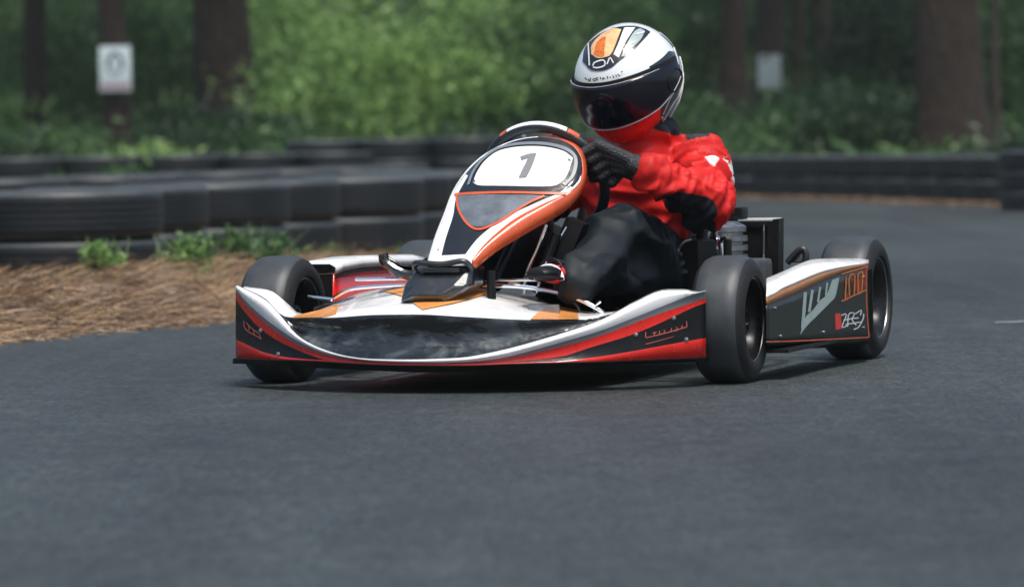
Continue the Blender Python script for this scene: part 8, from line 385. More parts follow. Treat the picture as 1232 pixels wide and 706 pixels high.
mid_ = [(-3.55, 22.6), (-2.95, 23.6), (-2.45, 24.6), (-2.35, 25.7), (-1.9, 26.6), (-1.55, 27.6), (-1.25, 28.6), (-1.0, 29.6)]
for i, (x, y) in enumerate(mid_): stack(x, y, .43, .185, 2, '%s black tyre of the '+ORD[i]+' stack from the left, second row', 'tyres in the second barrier row', 20+i)
c3 = [(-4.6+.62*i, 33.2+.22*i) for i in range(6)]
for i, (x, y) in enumerate(c3): stack(x, y, .36, .155, 3, '%s black tyre of the '+ORD[i]+' stack, low distant row below the notice', 'tyres in the distant left row', 40+i)
c4 = [(-1.75+.68*i, 38.6-.05*i) for i in range(5)]
for i, (x, y) in enumerate(c4): stack(x, y, .36, .19, 3, '%s black tyre of the '+ORD[i]+' stack, tall row behind the number fairing', 'tyres in the tall distant row', 60+i)
rt_ = []
p0, p1 = Vector((1.55, 38.7)), Vector((4.10, 28.6))
for i in range(15): t = i/14; q = p0.lerp(p1, t); rt_.append((q.x+.25*math.sin(t*3.1), q.y))
for i, (x, y) in enumerate(rt_): stack(x+.22, y-.5, .37, .182, 2, '%s dark tyre of the '+ORD[i]+' stack from the left, barrier right of the road', 'tyres of the barrier right of the road', 80+i)
stack(3.67, 28.0, .34, .137, 3, '%s small black ribbed tyre of the stack at the right edge of the view', 'tyres of the stack at the right edge', 99)

# ------------------------------------------------------------------ pine straw along the left edge
def road_edge_x(y):
    for a, b_ in zip(edge, edge[1:]):
        if a.y <= y <= b_.y: return a.x+(b_.x-a.x)*(y-a.y)/(b_.y-a.y)
    return edge[-1].x
def mound(x, y):
    d = road_edge_x(y)-x
    if d < 0: return .004*1
    base = .06*min(1, d/.6)**1.1*(1-.6*min(1, max(0, (d-1.0)/1.2)))
    fade = max(0, min(1, (19-y)/5))
    return .006+base*fade*(.8+.9*noise.noise(Vector((x*1.9, y*1.3, 3)))+.7*noise.noise(Vector((x*6, y*4, 7))))
V = []; nx, ny = 60, 110
for j in range(ny):
    y = 9.0+j*.14
    for i in range(nx):
        x = road_edge_x(y)+.06*noise.noise(Vector((y*5, 1, 0)))-i*.055; V.append((x, y, mound(x-.0, y) if i else .002))
tag(mesh('verge', V, gridF(ny, nx), M['soil']), kind='structure')
def needles(n, yr, name, L=(.05, .13), wd=.0022, dens=None):
    V = []; F = []; hue = []
    rnd = random.Random(5)
    while len(F) < n*3:
        y = rnd.uniform(*yr); d = abs(rnd.gauss(.0, 1.0)) - .10
        x = road_edge_x(y)-d
        if d > 2.4 or (d > 1.5 and rnd.random() < .6): continue
        if d < .03 and rnd.random() < .55+abs(d)*4: continue
        z = mound(x, y)+rnd.uniform(.0, .045)*min(1, max(0, d)*3+.15); a = rnd.gauss(.2, 1.7); l = rnd.uniform(*L)*(1.0 if d > .1 else .6); tz = rnd.gauss(.05, .30); cv = rnd.uniform(-.9, .9)
        p = Vector((x, y, z)); b0 = len(V); h = rnd.random()**1.3*(.55+.9*max(0, .5+noise.noise(Vector((x*3, y*2, 5)))))
        for k in range(4):
            dirv = Vector((math.cos(a), math.sin(a), tz-.16*k)).normalized(); sd_ = Vector((-dirv.y*.5, dirv.x*.5, .8)).normalized()*wd*(1-.2*k)
            V += [p-sd_, p+sd_]; hue += [h, h]; p = p+dirv*l/3; a += cv/3
        F += [(b0, b0+1, b0+3, b0+2), (b0+2, b0+3, b0+5, b0+4), (b0+4, b0+5, b0+7, b0+6)]
    o = mesh(name, V, F, M['straw'], smooth=False); at = o.data.attributes.new('hue', 'FLOAT', 'POINT'); at.data.foreach_set('value', np.array(hue, np.float32)*.85)
    return tag(o, kind='stuff')
needles(56000, (9.8, 16.6), 'pine_straw', (.07, .18), .0017)
# straw at the foot of the right barrier
V = []; F = []; hue = []; rnd = random.Random(8)
for k in range(9000):
    t = rnd.random(); q = p0.lerp(p1+Vector((.6, -3)), t); x = q.x+.25*math.sin(t*3.1)-.22+rnd.gauss(0, .08); y = q.y-.85+rnd.gauss(0, .12); a = rnd.uniform(0, 6.28); l = rnd.uniform(.04, .10); b0 = len(V); h = rnd.random(); z = .008+rnd.random()*.012
    V += [(x, y, z), (x+l*math.cos(a), y+l*math.sin(a), z+rnd.uniform(-.008, .02)), (x+l*math.cos(a), y+l*math.sin(a)+.006, z+.012), (x, y+.006, z+.01)]; F.append((b0, b0+1, b0+2, b0+3)); hue += [h]*4
o = mesh('pine_straw', V, F, M['straw'], smooth=False); at = o.data.attributes.new('hue', 'FLOAT', 'POINT'); at.data.foreach_set('value', np.array(hue, np.float32)*.5); tag(o, kind='stuff')
# pale dry leaves on the asphalt edge
LV = [(0, 0, 0), (.025, -.010, .006), (.055, 0, .004), (.025, .012, .008)]
lm = mat('dry_leaf', (.42, .34, .25), .7)
for i, (px, y) in enumerate([(-1.235, 11.75), (-1.02, 12.35), (-1.36, 11.45), (-.98, 13.0)]):
    o = mesh('fallen_leaf', [(a*1.3, b_*1.3, c*1.3) for a, b_, c in LV], [(0, 1, 2, 3)], lm); solid(o, .001); o.location = (px+.02, y, .012+.03*(i == 3)); o.rotation_euler = (0, 0, i*1.3)
    tag(o, 'pale dry leaf lying on the '+['asphalt right beside the pine straw, left of the kart', 'edge of the pine straw nearest the kart', 'asphalt at the far left edge of the straw', 'pine straw halfway to the tyres'][i], 'leaf', 'dry leaves by the road edge')

# ------------------------------------------------------------------ foliage
def leaf_quad(V, F, hue, p, s, rnd, h, up=.5):
    n = Vector((rnd.gauss(0, 1), rnd.gauss(0, 1)-.4, rnd.gauss(0, 1)+up)).normalized(); t = n.orthogonal().normalized(); t = Matrix.Rotation(rnd.uniform(0, 6.28), 3, n) @ t; q = n.cross(t); b = len(V)
    V += [p-t*s, p+q*s*.38-n*s*.08, p+t*s, p-q*s*.38-n*s*.08]; F.append((b, b+1, b+2, b+3)); hue += [h]*4
def foliage_mesh(name, rad, nclump, per, ls, m, seed, base=0, flat=1.0):
    rnd = random.Random(seed); V = []; F = []; hue = []
    for c in range(nclump):
        d = Vector((rnd.gauss(0, 1), rnd.gauss(0, 1), rnd.gauss(0, 1))).normalized(); k = rnd.random()**.45
        cc = Vector((d.x*rad[0]*k, d.y*rad[1]*k, base+rad[2]+d.z*rad[2]*k)); cr_ = rnd.uniform(.10, .26)*rad[0]; h = rnd.gauss(.46 if m is M['leaf_bright'] else .28, .24)
        for i in range(per):
            p = cc+Vector((rnd.gauss(0, cr_), rnd.gauss(0, cr_), rnd.gauss(0, cr_*.6)))
            if p.z < .02: p.z = .02+rnd.random()*.1
            leaf_quad(V, F, hue, p, ls*rnd.uniform(.6, 1.3), rnd, h)
    o = mesh(name, V, F, m, smooth=False); at = o.data.attributes.new('hue', 'FLOAT', 'POINT'); at.data.foreach_set('value', np.clip(np.array(hue, np.float32), 0, .8)); return o
def stems(rad, seed, n=9):
    rnd = random.Random(seed); mb = MB()
    for i in range(n):
        a = rnd.uniform(0, 6.28); k = rnd.uniform(.2, .75); top = Vector((rad[0]*k*math.cos(a), rad[1]*k*math.sin(a), rad[2]*rnd.uniform(.9, 1.6)))
        mb.tube(spline([(0.05*math.cos(a), .05*math.sin(a), -.1), (top.x*.4, top.y*.4, top.z*.5), tuple(top)], 4), [.014-.001*j for j in range(9)], 5)
    return mb
PROTO = {}
def shrub(kind, rad, loc, label, seed, group='shrubs in the undergrowth', name='shrub'):
    key = (kind, rad, seed % 3)
    if key not in PROTO:
        nc_ = int(34*rad[0]*rad[2]*2.2)+14
        f = foliage_mesh('foliage', rad, nc_, 42, .058 if kind != 'leaf_dark' else .060, M[kind], seed*7+3); s = stems(rad, seed).build('stem', M['bark']); PROTO[key] = (f.data, s.data); bpy.data.objects.remove(f); bpy.data.objects.remove(s)
    e = empty(name, (loc[0], loc[1], hill(loc[0], loc[1])-.05 if len(loc) < 3 else loc[2]), random.uniform(0, 6.28)); tag(e, label, 'shrub', group)
    for nm, d in zip(('foliage', 'stem'), PROTO[key]):
        o = bpy.data.objects.new(nm, d); C.objects.link(o); o.parent = e
    return e
def px2x(px, y): return (px-616+ (0))/4950*y
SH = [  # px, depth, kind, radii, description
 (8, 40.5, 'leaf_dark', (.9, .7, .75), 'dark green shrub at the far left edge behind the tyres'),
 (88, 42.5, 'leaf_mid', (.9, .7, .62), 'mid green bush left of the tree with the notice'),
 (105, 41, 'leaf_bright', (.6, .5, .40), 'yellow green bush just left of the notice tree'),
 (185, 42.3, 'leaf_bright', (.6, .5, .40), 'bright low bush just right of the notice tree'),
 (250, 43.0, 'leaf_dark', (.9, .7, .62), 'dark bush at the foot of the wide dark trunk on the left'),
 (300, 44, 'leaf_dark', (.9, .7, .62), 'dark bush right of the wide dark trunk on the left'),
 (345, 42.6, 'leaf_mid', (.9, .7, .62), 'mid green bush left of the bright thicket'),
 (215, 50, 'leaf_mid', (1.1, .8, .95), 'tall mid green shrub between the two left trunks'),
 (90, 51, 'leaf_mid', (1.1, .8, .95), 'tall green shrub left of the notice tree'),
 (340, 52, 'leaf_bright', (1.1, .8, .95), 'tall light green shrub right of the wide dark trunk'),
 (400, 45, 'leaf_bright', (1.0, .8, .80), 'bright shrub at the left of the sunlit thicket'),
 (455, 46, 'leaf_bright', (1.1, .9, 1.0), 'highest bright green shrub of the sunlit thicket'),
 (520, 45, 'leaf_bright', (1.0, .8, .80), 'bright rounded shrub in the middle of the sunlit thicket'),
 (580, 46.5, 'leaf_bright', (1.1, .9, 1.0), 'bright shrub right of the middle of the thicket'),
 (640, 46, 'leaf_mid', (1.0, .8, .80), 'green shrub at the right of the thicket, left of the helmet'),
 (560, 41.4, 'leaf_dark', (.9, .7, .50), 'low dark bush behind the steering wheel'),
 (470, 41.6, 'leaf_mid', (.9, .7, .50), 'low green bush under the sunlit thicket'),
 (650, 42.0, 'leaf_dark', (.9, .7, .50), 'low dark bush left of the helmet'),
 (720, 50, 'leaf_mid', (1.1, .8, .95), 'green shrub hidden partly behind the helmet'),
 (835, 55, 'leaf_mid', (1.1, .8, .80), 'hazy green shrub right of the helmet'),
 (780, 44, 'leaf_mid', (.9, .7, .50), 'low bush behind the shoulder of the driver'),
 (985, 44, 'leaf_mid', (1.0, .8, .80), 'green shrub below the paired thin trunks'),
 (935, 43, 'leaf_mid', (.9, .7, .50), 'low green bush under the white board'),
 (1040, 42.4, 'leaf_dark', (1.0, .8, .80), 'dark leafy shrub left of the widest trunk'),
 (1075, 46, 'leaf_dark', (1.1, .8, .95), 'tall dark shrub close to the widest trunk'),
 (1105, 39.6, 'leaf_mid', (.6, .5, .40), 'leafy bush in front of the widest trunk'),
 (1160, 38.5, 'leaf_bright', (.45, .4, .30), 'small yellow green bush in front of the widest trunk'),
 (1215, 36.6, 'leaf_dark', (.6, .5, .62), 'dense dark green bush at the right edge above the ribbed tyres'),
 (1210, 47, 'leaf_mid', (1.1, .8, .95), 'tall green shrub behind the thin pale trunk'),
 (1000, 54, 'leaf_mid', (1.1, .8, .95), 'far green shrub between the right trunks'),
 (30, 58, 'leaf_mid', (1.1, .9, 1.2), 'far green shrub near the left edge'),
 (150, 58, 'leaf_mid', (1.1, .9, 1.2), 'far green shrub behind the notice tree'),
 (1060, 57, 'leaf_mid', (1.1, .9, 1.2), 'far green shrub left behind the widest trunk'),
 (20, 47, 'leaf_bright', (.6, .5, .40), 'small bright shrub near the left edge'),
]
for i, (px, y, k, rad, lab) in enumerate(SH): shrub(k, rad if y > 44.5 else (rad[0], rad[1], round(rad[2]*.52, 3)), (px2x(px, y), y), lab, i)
# infield plants between the tyre rows
for i, (x, y, r_, lab) in enumerate([(-2.75, 20.9, (.36, .3, .12), 'weedy bush growing between the first and second tyre rows'), (-3.3, 29.5, (.5, .4, .14), 'low green bush beside the second tyre row at the left'), (-2.9, 31.5, (.5, .4, .17), 'low green bush in front of the distant left tyre row')]):
    shrub('leaf_mid', r_, (x, y, 0), lab, 50+i)

# weeds in the straw
def weed(x, y, h, n, m, label, seed, sp=.12):
    rnd = random.Random(seed); V = []; F = []; hue = []; mb = MB(); z0 = mound(x, y)
    for i in range(n):
        a = rnd.uniform(0, 6.28); l = rnd.uniform(.5, 1)*h; out = rnd.uniform(.1, 1)*sp; P = spline([(0, 0, 0), (out*.4*math.cos(a), out*.4*math.sin(a), l*.6), (out*math.cos(a), out*math.sin(a), l)], 5)
        mb.tube(P, .0018, 4); hh = rnd.uniform(.1, .7)
        for k in range(3, len(P)):
            for q in range(4): leaf_quad(V, F, hue, P[k]+Vector((rnd.gauss(0, .012), rnd.gauss(0, .012), rnd.gauss(0, .008))), rnd.uniform(.010, .022), rnd, hh, up=1)
    for i in range(n*3):
        a = rnd.uniform(0, 6.28); l = rnd.uniform(.6, 1.5)*h; out = rnd.uniform(.2, 1.2)*sp; b0 = len(V); ox, oy = rnd.gauss(0, sp*.4), rnd.gauss(0, sp*.3)
        for t in (0, .5, 1): q = Vector((ox+out*t*t*math.cos(a), oy+out*t*t*math.sin(a), l*t*(1-.25*t))); w2 = .0028*(1-.8*t); V += [q-Vector((w2, 0, 0)), q+Vector((w2, 0, 0))]; hue += [.45]*2
        F += [(b0, b0+1, b0+3, b0+2), (b0+2, b0+3, b0+5, b0+4)]
    e = empty('weed', (x, y, z0-.01)); tag(e, label, 'plant', 'weeds in the pine straw')
    o = mesh('leaves', V, F, M[m], e, smooth=False); at = o.data.attributes.new('hue', 'FLOAT', 'POINT'); at.data.foreach_set('value', np.array(hue, np.float32)); mb.build('stem', M['leaf_mid'], e)
weed(-1.44, 14.3, .16, 14, 'leaf_bright', 'bright green weed growing alone in the straw on the left', 1, .10)
weed(-1.15, 14.6, .19, 18, 'leaf_bright', 'yellow green weed in the straw, middle of the verge', 2, .12)
weed(-1.10, 14.4, .08, 12, 'leaf_bright', 'small low weed beside the yellow green weed', 3, .10)
weed(-1.00, 15.3, .20, 18, 'leaf_mid', 'tall dull green weed just behind the front left tyre of the kart', 4, .14)
weed(-.93, 15.6, .18, 16, 'leaf_mid', 'low olive weed nearest the front tyre of the kart', 5, .16)
weed(-1.62, 14.5, .08, 10, 'leaf_mid', 'thin weed at the left of the straw', 6, .12)
weed(-.45, 17.5, .10, 14, 'leaf_mid', 'dull green weed at the foot of the tyres behind the kart nose', 7, .14)
weed(-.75, 16.6, .10, 14, 'leaf_mid', 'grassy weed at the foot of the tyres above the kart front wheel', 8, .14)

# undergrowth carpet and the far wood: uncountable, one object each
V = []; F = []; hue = []; rnd = random.Random(3)
for k in range(34000):
    y = rnd.uniform(40, 64); x = rnd.uniform(-.15, .15)*y*1.15 if k < 26000 else rnd.uniform(-.5, .5)*y; h = .2+.5*noise.noise(Vector((x*.8, y*.5, 2)))
    leaf_quad(V, F, hue, Vector((x, y, hill(x, y)+rnd.random()**2*.35)), rnd.uniform(.05, .09), rnd, max(0, min(.7, h+.1)), up=1)
o = mesh('undergrowth', V, F, M['leaf_mid'], smooth=False); at = o.data.attributes.new('hue', 'FLOAT', 'POINT'); at.data.foreach_set('value', np.array(hue, np.float32)); tag(o, kind='stuff')
V = []; F = []; hue = []
for c in range(2300):
    y = rnd.uniform(62, 92); x = rnd.uniform(-.17, .17)*y*1.2 if c < 1500 else rnd.uniform(-.55, .55)*y; z = hill(x, y)+rnd.random()*3.4; h = rnd.gauss(.30, .2); cr_ = rnd.uniform(.25, .6)
    for k in range(46): leaf_quad(V, F, hue, Vector((x+rnd.gauss(0, cr_), y+rnd.gauss(0, cr_), z+rnd.gauss(0, cr_*.6))), rnd.uniform(.08, .15), rnd, h)
o = mesh('far_wood', V, F, M['leaf_mid'], smooth=False); at = o.data.attributes.new('hue', 'FLOAT', 'POINT'); at.data.foreach_set('value', np.clip(np.array(hue, np.float32), 0, .8)); tag(o, kind='stuff')

# ------------------------------------------------------------------ trees: trunk, limbs and a high crown
CROWN = []
for s in range(3):
    o = foliage_mesh('crown', (2.6, 2.6, 2.2), 60, 46, .17, M['leaf_dark'], 200+s); CROWN.append(o.data); bpy.data.objects.remove(o)
def tree(px, y, wpx, label, m='bark', seed=0, H=11, cz=6.5, crown=True, group='trees behind the barriers', lean=0):
    rnd = random.Random(seed); x = px2x(px, y); r = wpx/4950*y/2; z0 = hill(x, y)-.15
    e = empty('pine_tree', (x, y, z0)); tag(e, label, 'tree', group)
    mb = MB(); P = []; Rr = []
    for k in range(26):
        t = k/25; z = t**1.6*H; fl = 1+.55*math.exp(-z/.35); P.append((lean*z+.02*math.sin(z*2+seed), .02*math.cos(z*1.7+seed), z)); Rr.append(r*fl*(1-.55*z/H))
    mb.tube(P, Rr, 26)
    for i, v in enumerate(mb.V):
        q = Vector(v); c = Vector((q.x, q.y, 0)); d = c.normalized() if c.length > 1e-4 else c
        n_ = noise.noise(Vector((q.x*9/r*.1, q.y*9/r*.1, q.z*1.2+seed)))*.06*r*2; mb.V[i] = tuple(q+d*n_)
    mb.build('trunk', M[m], e)
    lb_ = MB()
    for k in range(7):
        a = rnd.uniform(0, 6.28); z = rnd.uniform(cz-1, H-1); l = rnd.uniform(1.2, 2.4); lb_.tube(spline([(lean*z, 0, z), (lean*z+l*.5*math.cos(a), l*.5*math.sin(a), z+.35), (lean*z+l*math.cos(a), l*math.sin(a), z+.9)], 4), [r*.28*(1-.1*j) for j in range(9)], 7)
    lb_.build('branch', M[m], e)
    if crown:
        o = bpy.data.objects.new('crown', CROWN[seed % 3]); C.objects.link(o); o.parent = e; o.location = (lean*H, 0, cz); o.rotation_euler = (0, 0, rnd.uniform(0, 6.28)); o.scale = (1, 1, (H-cz+1)/4.4)
    return e
T = [(143, 44, 35, 'slim dark trunk carrying a white notice with a face', 'bark'), (275, 46, 72, 'wide dark brown trunk right of the notice tree', 'bark'), (50, 47, 30, 'dim dark trunk at the far left', 'bark'),
     (390, 74, 16, 'thin brownish trunk above the left of the sunlit thicket', 'bark_pale'), (352, 80, 22, 'far dark trunk right of the wide left trunk', 'bark'), (425, 78, 18, 'thin far trunk above the highest bright shrub', 'bark'),
     (505, 76, 26, 'dark far trunk above the middle of the thicket', 'bark'), (545, 82, 14, 'thin pale far trunk above the thicket', 'bark_pale'), (616, 84, 18, 'far trunk left of the helmet', 'bark'), (758, 66, 50, 'dim trunk directly behind and above the helmet', 'bark'),
     (888, 50, 34, 'dark trunk left of the white board', 'bark'), (930, 52, 34, 'pale brown trunk carrying a blank white board', 'bark_pale'), (964, 51, 15, 'thin dark trunk right of the white board', 'bark'), (994, 51, 25, 'straight dark trunk right of the paired thin ones', 'bark'),
     (1148, 42, 84, 'widest dark brown trunk on the right', 'bark'), (1203, 43.5, 10, 'thin pale stem right of the widest trunk', 'bark_pale'), (1085, 66, 18, 'far trunk left of the widest trunk', 'bark'), (1228, 52, 34, 'dark trunk at the right edge', 'bark'),
     (3, 68, 30, 'far dark trunk cut by the left edge', 'bark'), (215, 72, 16, 'far thin trunk between the two left trunks', 'bark'), (680, 78, 24, 'far dark trunk just left of the helmet', 'bark')]
for i, (px, y, wp, lab, m) in enumerate(T): tree(px, y, wp, lab, m, i, H=11+i % 3, cz=5.6+(i % 4)*.4, lean=random.uniform(-.006, .006))
# notices nailed to two trunks
def notice(px, y, z, wd, ht, label, face):
    x = px2x(px, y); e = empty('notice', (x, y, z)); tag(e, label, 'sign')
    mb = MB(); mb.box((0, 0, 0), (wd, .012, ht), bev=.1); mb.build('board', M['pale_board'], e)
    if face:
        pm = mat('print_grey', (.05, .055, .06), .6); mb = MB()
        P = [(.075*math.cos(a)*(1-.15*math.sin(a)), -.0075, .045+.115*math.sin(a)) for a in np.linspace(0, 6.283, 28, endpoint=False)]
        mb.tube(P, [.020 if math.sin(a) > -.3 else .009 for a in np.linspace(0, 6.283, 28, endpoint=False)], 6, closed=True)
        mb.V = [(v[0], -.0072+(v[1]+.0075)*.05, v[2]) for v in mb.V]; mb.build('drawn_head', pm, e)
        mb = MB(); mb.box((-.02, -.0075, .03), (.035, .002, .012), bev=0); mb.box((.03, -.0075, .03), (.03, .002, .012), bev=0); mb.box((.0, -.0075, -.03), (.04, .002, .01), bev=0); mb.build('drawn_features', pm, e)
        mb = MB(); mb.box((0, -.0075, -.185), (wd*.92, .002, .085), bev=0); mb.build('caption_band', mat('mauve_print', (.42, .33, .38), .6), e)
        mb = MB()
        for k in range(8): mb.box((-.12+.034*k, -.0088, -.178), (.016, .002, .018), bev=0)
        mb.build('caption_marks', pm, e)
    return e
M['pale_board'] = mat('notice_board', (.62, .72, .74), .55, var=.05, vscale=10)
notice(144, 43.78, hill(-4.2, 44)+ 0, .335, .48, 'white notice with a drawn face nailed to the slim trunk on the left', True).location.z = 1.37
notice(930, 51.72, 0, .285, .44, 'blank white board nailed to the pale trunk right of the driver', False).location.z = 1.33

# ------------------------------------------------------------------ the misty air of the wood
hz = MB(); hz.box((0, 140, 8.0), (126, 370, 22), bev=0); hb = hz.build('haze', None, smooth=False); hb.data.materials.clear()
hm = bpy.data.materials.new('haze_air'); hm.use_nodes = True; nt = hm.node_tree; nt.nodes.remove(nt.nodes['Principled BSDF'])
pv = _n(nt, 'ShaderNodeVolumePrincipled'); pv.inputs['Color'].default_value = (.80, .90, .88, 1); pv.inputs['Density'].default_value = .0006; pv.inputs['Anisotropy'].default_value = .1
nt.links.new(pv.outputs[0], nt.nodes['Material Output'].inputs['Volume']); hb.data.materials.append(hm); tag(hb, kind='stuff')

tag(mesh('road_marking', [(1.360, 11.565, .008), (1.48, 11.59, .008), (1.48, 11.615, .008), (1.360, 11.585, .008)], [(0, 1, 2, 3)], mat('worn_paint', (.55, .57, .57), .6)), kind='structure')

# ------------------------------------------------------------------ the kart (local frame: x to the driver's left, y backwards, z up)
KO, KR = (-.018, 9.2, .004), R(-18)
kart = empty('go_kart', KO, KR)
tag(kart, 'white, red and black racing kart with number 1 on its steering fairing', 'go-kart')

# nose bodywork
nose = grid('nose', 'front_bumper', [M['white'], M['red'], M['black'], M['grey']], kart, .002, rows=(1, 7))
nc = GRIDS['nose'][0]
order = [1, 2, 1, 3, 0, 0]
nose.data.polygons.foreach_set('material_index', [order[i//(nc-1)] for i in range(len(nose.data.polygons))])
grid('nose', 'nose_panel', M['painted_reflections'], kart, .002, rows=(7, 11))
deck = grid('nose', 'nose_deck', M['white'], kart, .002, rows=(11, 14))
multi(keys('deck_orange'), 'orange_flash', M['orange'], deck)
M['faded'] = mat('faded_red_print', (.45, .10, .08), .4)
for k_ in ('nose_letters_left', 'nose_letters_right'): multi(keys(k_), 'lettering', M['faded'], nose)
multi(['nose_mark_right_b'], 'underline', M['faded'], nose)
# splitter lip with real thickness
V, nc, nr = G('nose'); lo = V[:nc]; hi = V[nc:2*nc]
LV = []; LF = []
for a, c in zip(lo, hi):
    LV += [(a[0], a[1]-.022, a[2]+.001), (c[0], c[1]-.018, c[2]-.001), (c[0], c[1]+.02, c[2]), (a[0], a[1]+.03, a[2])]
for i in range(nc-1):
    for k in range(4): LF.append((4*i+k, 4*i+(k+1) % 4, 4*i+4+(k+1) % 4, 4*i+4+k))
LF += [(3, 2, 1, 0), tuple(4*(nc-1)+k for k in range(4))]
mesh('bumper_lip', LV, LF, M['black'], kart, smooth=False)

# steering fairing
ff = grid('fairing_face', 'steering_fairing', M['gloss'], kart, .002)
grid('fairing_side', 'fairing_edge', M['burnt'], ff, .002); grid('fairing_side_left', 'fairing_rim', M['white'], ff, .002)
grid('number_plate', 'number_plate', M['white'], ff); grid('plate_border', 'plate_border', M['grey'], ff)
multi(['plate_one', 'plate_one_stem'], 'number', mat('number_grey', (.20, .21, .22), .4), ff)
multi(['red_line', 'lens_ring'], 'orange_line', M['burnt'], ff); grid('lens', 'smoked_lens', M['lens'], ff)
multi(['white_left', 'white_right', 'white_base'], 'white_band', M['white'], ff)
# latch box at the foot of the fairing
V = [(-.146, -.235, .193), (-.128, -.225, .262), (.000, -.222, .268), (.006, -.235, .225), (-.036, -.262, .196), (-.146, -.262, .191)]
lb = [(-.152, .190), (-.150, .224), (-.128, .262), (-.118, .270), (-.006, .270), (.004, .262), (.006, .224), (-.030, .196), (-.045, .190)]
LV = []; n = len(lb)
def latch_y(z): return -.275+(z-.19)*.55
for dy, sc in ((0.012, 1), (0, .93), (.0, .6), (0.09, 1)):
    for x, z in lb:
        cx, cz = -.072, .228
        LV.append((cx+(x-cx)*sc, latch_y(z)+dy-(.012 if sc == .6 else 0), cz+(z-cz)*sc))
LF = []
for (a, c) in ((3, 0), (0, 1), (1, 2)):
    for k in range(n): LF.append((a*n+k, a*n+(k+1) % n, c*n+(k+1) % n, c*n+k))
LF.append(tuple(2*n+k for k in range(n)))
latch = mesh('fairing_clamp', LV, LF, mat('clamp_black', (.016, .020, .024), .22, coat=.8, var=.4, vscale=25, rvar=.1), kart, smooth=False)
bv = latch.modifiers.new('b', 'BEVEL'); bv.width = .004; bv.segments = 3
mb = MB(); mb.tube(spline([(-.128, -.235, .262), (-.118, -.25, .275), (-.06, -.252, .272), (-.01, -.25, .278), (.004, -.235, .262)], 6), .0065)
mb.box((-.062, -.246, .259), (.085, .012, .010)); mb.build('clamp_bar', M['steel'], latch)
mb = MB(); mb.tube([(.030, -.18, .255), (.030, -.18, .19)], .010); mb.build('fairing_stay', M['black'], kart)

# tubes of the chassis
def tb(name, P, r, m='chrome', k=8, parent=None): mb = MB(); mb.tube(spline(P, k), r); return mb.build(name, M[m], parent or kart)
tb('tie_rod', [(-.010, -.10, .231), (.10, -.10, .231), (.156, -.10, .229), (.185, -.095, .215)], .0042)
tb('bumper_bar', [(.0, -.15, .222), (.08, -.15, .219), (.140, -.15, .211), (.205, -.15, .196), (.268, -.15, .166), (.275, -.13, .150)], .0048)
tb('tie_rod', [(-.14, -.10, .235), (-.24, -.10, .235), (-.316, -.10, .235)], .0042)
tb('bumper_bar', [(-.14, -.15, .224), (-.19, -.15, .2235), (-.26, -.15, .220), (-.314, -.15, .214), (-.36, -.12, .195)], .0044)
for x in (.20, .235): tb('bumper_strut', [(x, -.14, .190), (x+.02, -.145, .163), (x+.005, -.15, .12)], .003, 'steel')
tb('clip', [(.262, -.155, .178), (.272, -.155, .186)], .0035)
for x0, x1, zf in ((-.30, -.16, .085), (.30, .30, .085)):
    tb('frame_rail', [(x0*.7, -.32, .085), (x0, -.10, .085), (x0*1.05, .3, .085), (x0, .9, .085), (x0*.9, 1.05, .09)], .016, 'steel')
tb('cross_member', [(-.40, .0, .115), (.0, .0, .10), (.40, .0, .115)], .016, 'steel')
tb('steering_column', [(.04, .15, .43), (.0, .0, .27), (-.03, -.12, .14)], .011, 'steel')
tb('steering_stay', [(.128, -.08, .352), (.108, -.085, .300), (.085, -.09, .250), (.075, -.09, .2)], .0045)
tb('steering_stay', [(.160, -.02, .352), (.130, -.03, .30), (.105, -.04, .25), (.09, -.04, .2)], .0040)
mb = MB(); mb.box((-.0, .28, .062), (.58, 1.15, .006), bev=0); mb.build('floor_tray', M['black'], kart)
mb = MB(); mb.box((.150, .0, .30), (.045, .05, .13), Matrix.Rotation(R(24), 3, 'Y')); mb.tube([(.135, -.03, .33), (.115, -.04, .27)], .012); mb.build('fuel_tank', M['black'], kart)
# pedals
for x in (.165, -.16):
    mb = MB(); mb.tube([(x, -.20, .09), (x, -.23, .13), (x, -.225, .17)], .006); mb.box((x, -.228, .172), (.07, .010, .02)); mb.build('pedal', M['alloy'], kart)

# left hand deflector in front of the far pod
mb = MB(); mb.tube(spline([(-.250, -.10, .290), (-.244, -.10, .272), (-.215, -.10, .252), (-.185, -.10, .243), (-.150, -.10, .250)], 8), [.010]*33)
gp = []
for i in range(9):
    t = i/8; x = -.252+.115*t; top = .291-.024*math.sin(t*3.14)-.004*t; bot = .283-.050*math.sin(min(1, t*1.3)*1.57)+.01*t
    for k in range(5): s = k/4; gp.append((x, -.10+.03*math.sin(s*3.1), top+(bot-top)*s))
mb.add(gp, gridF(9, 5)); solid(mb.build('brake_duct', M['gloss'], kart), .004)

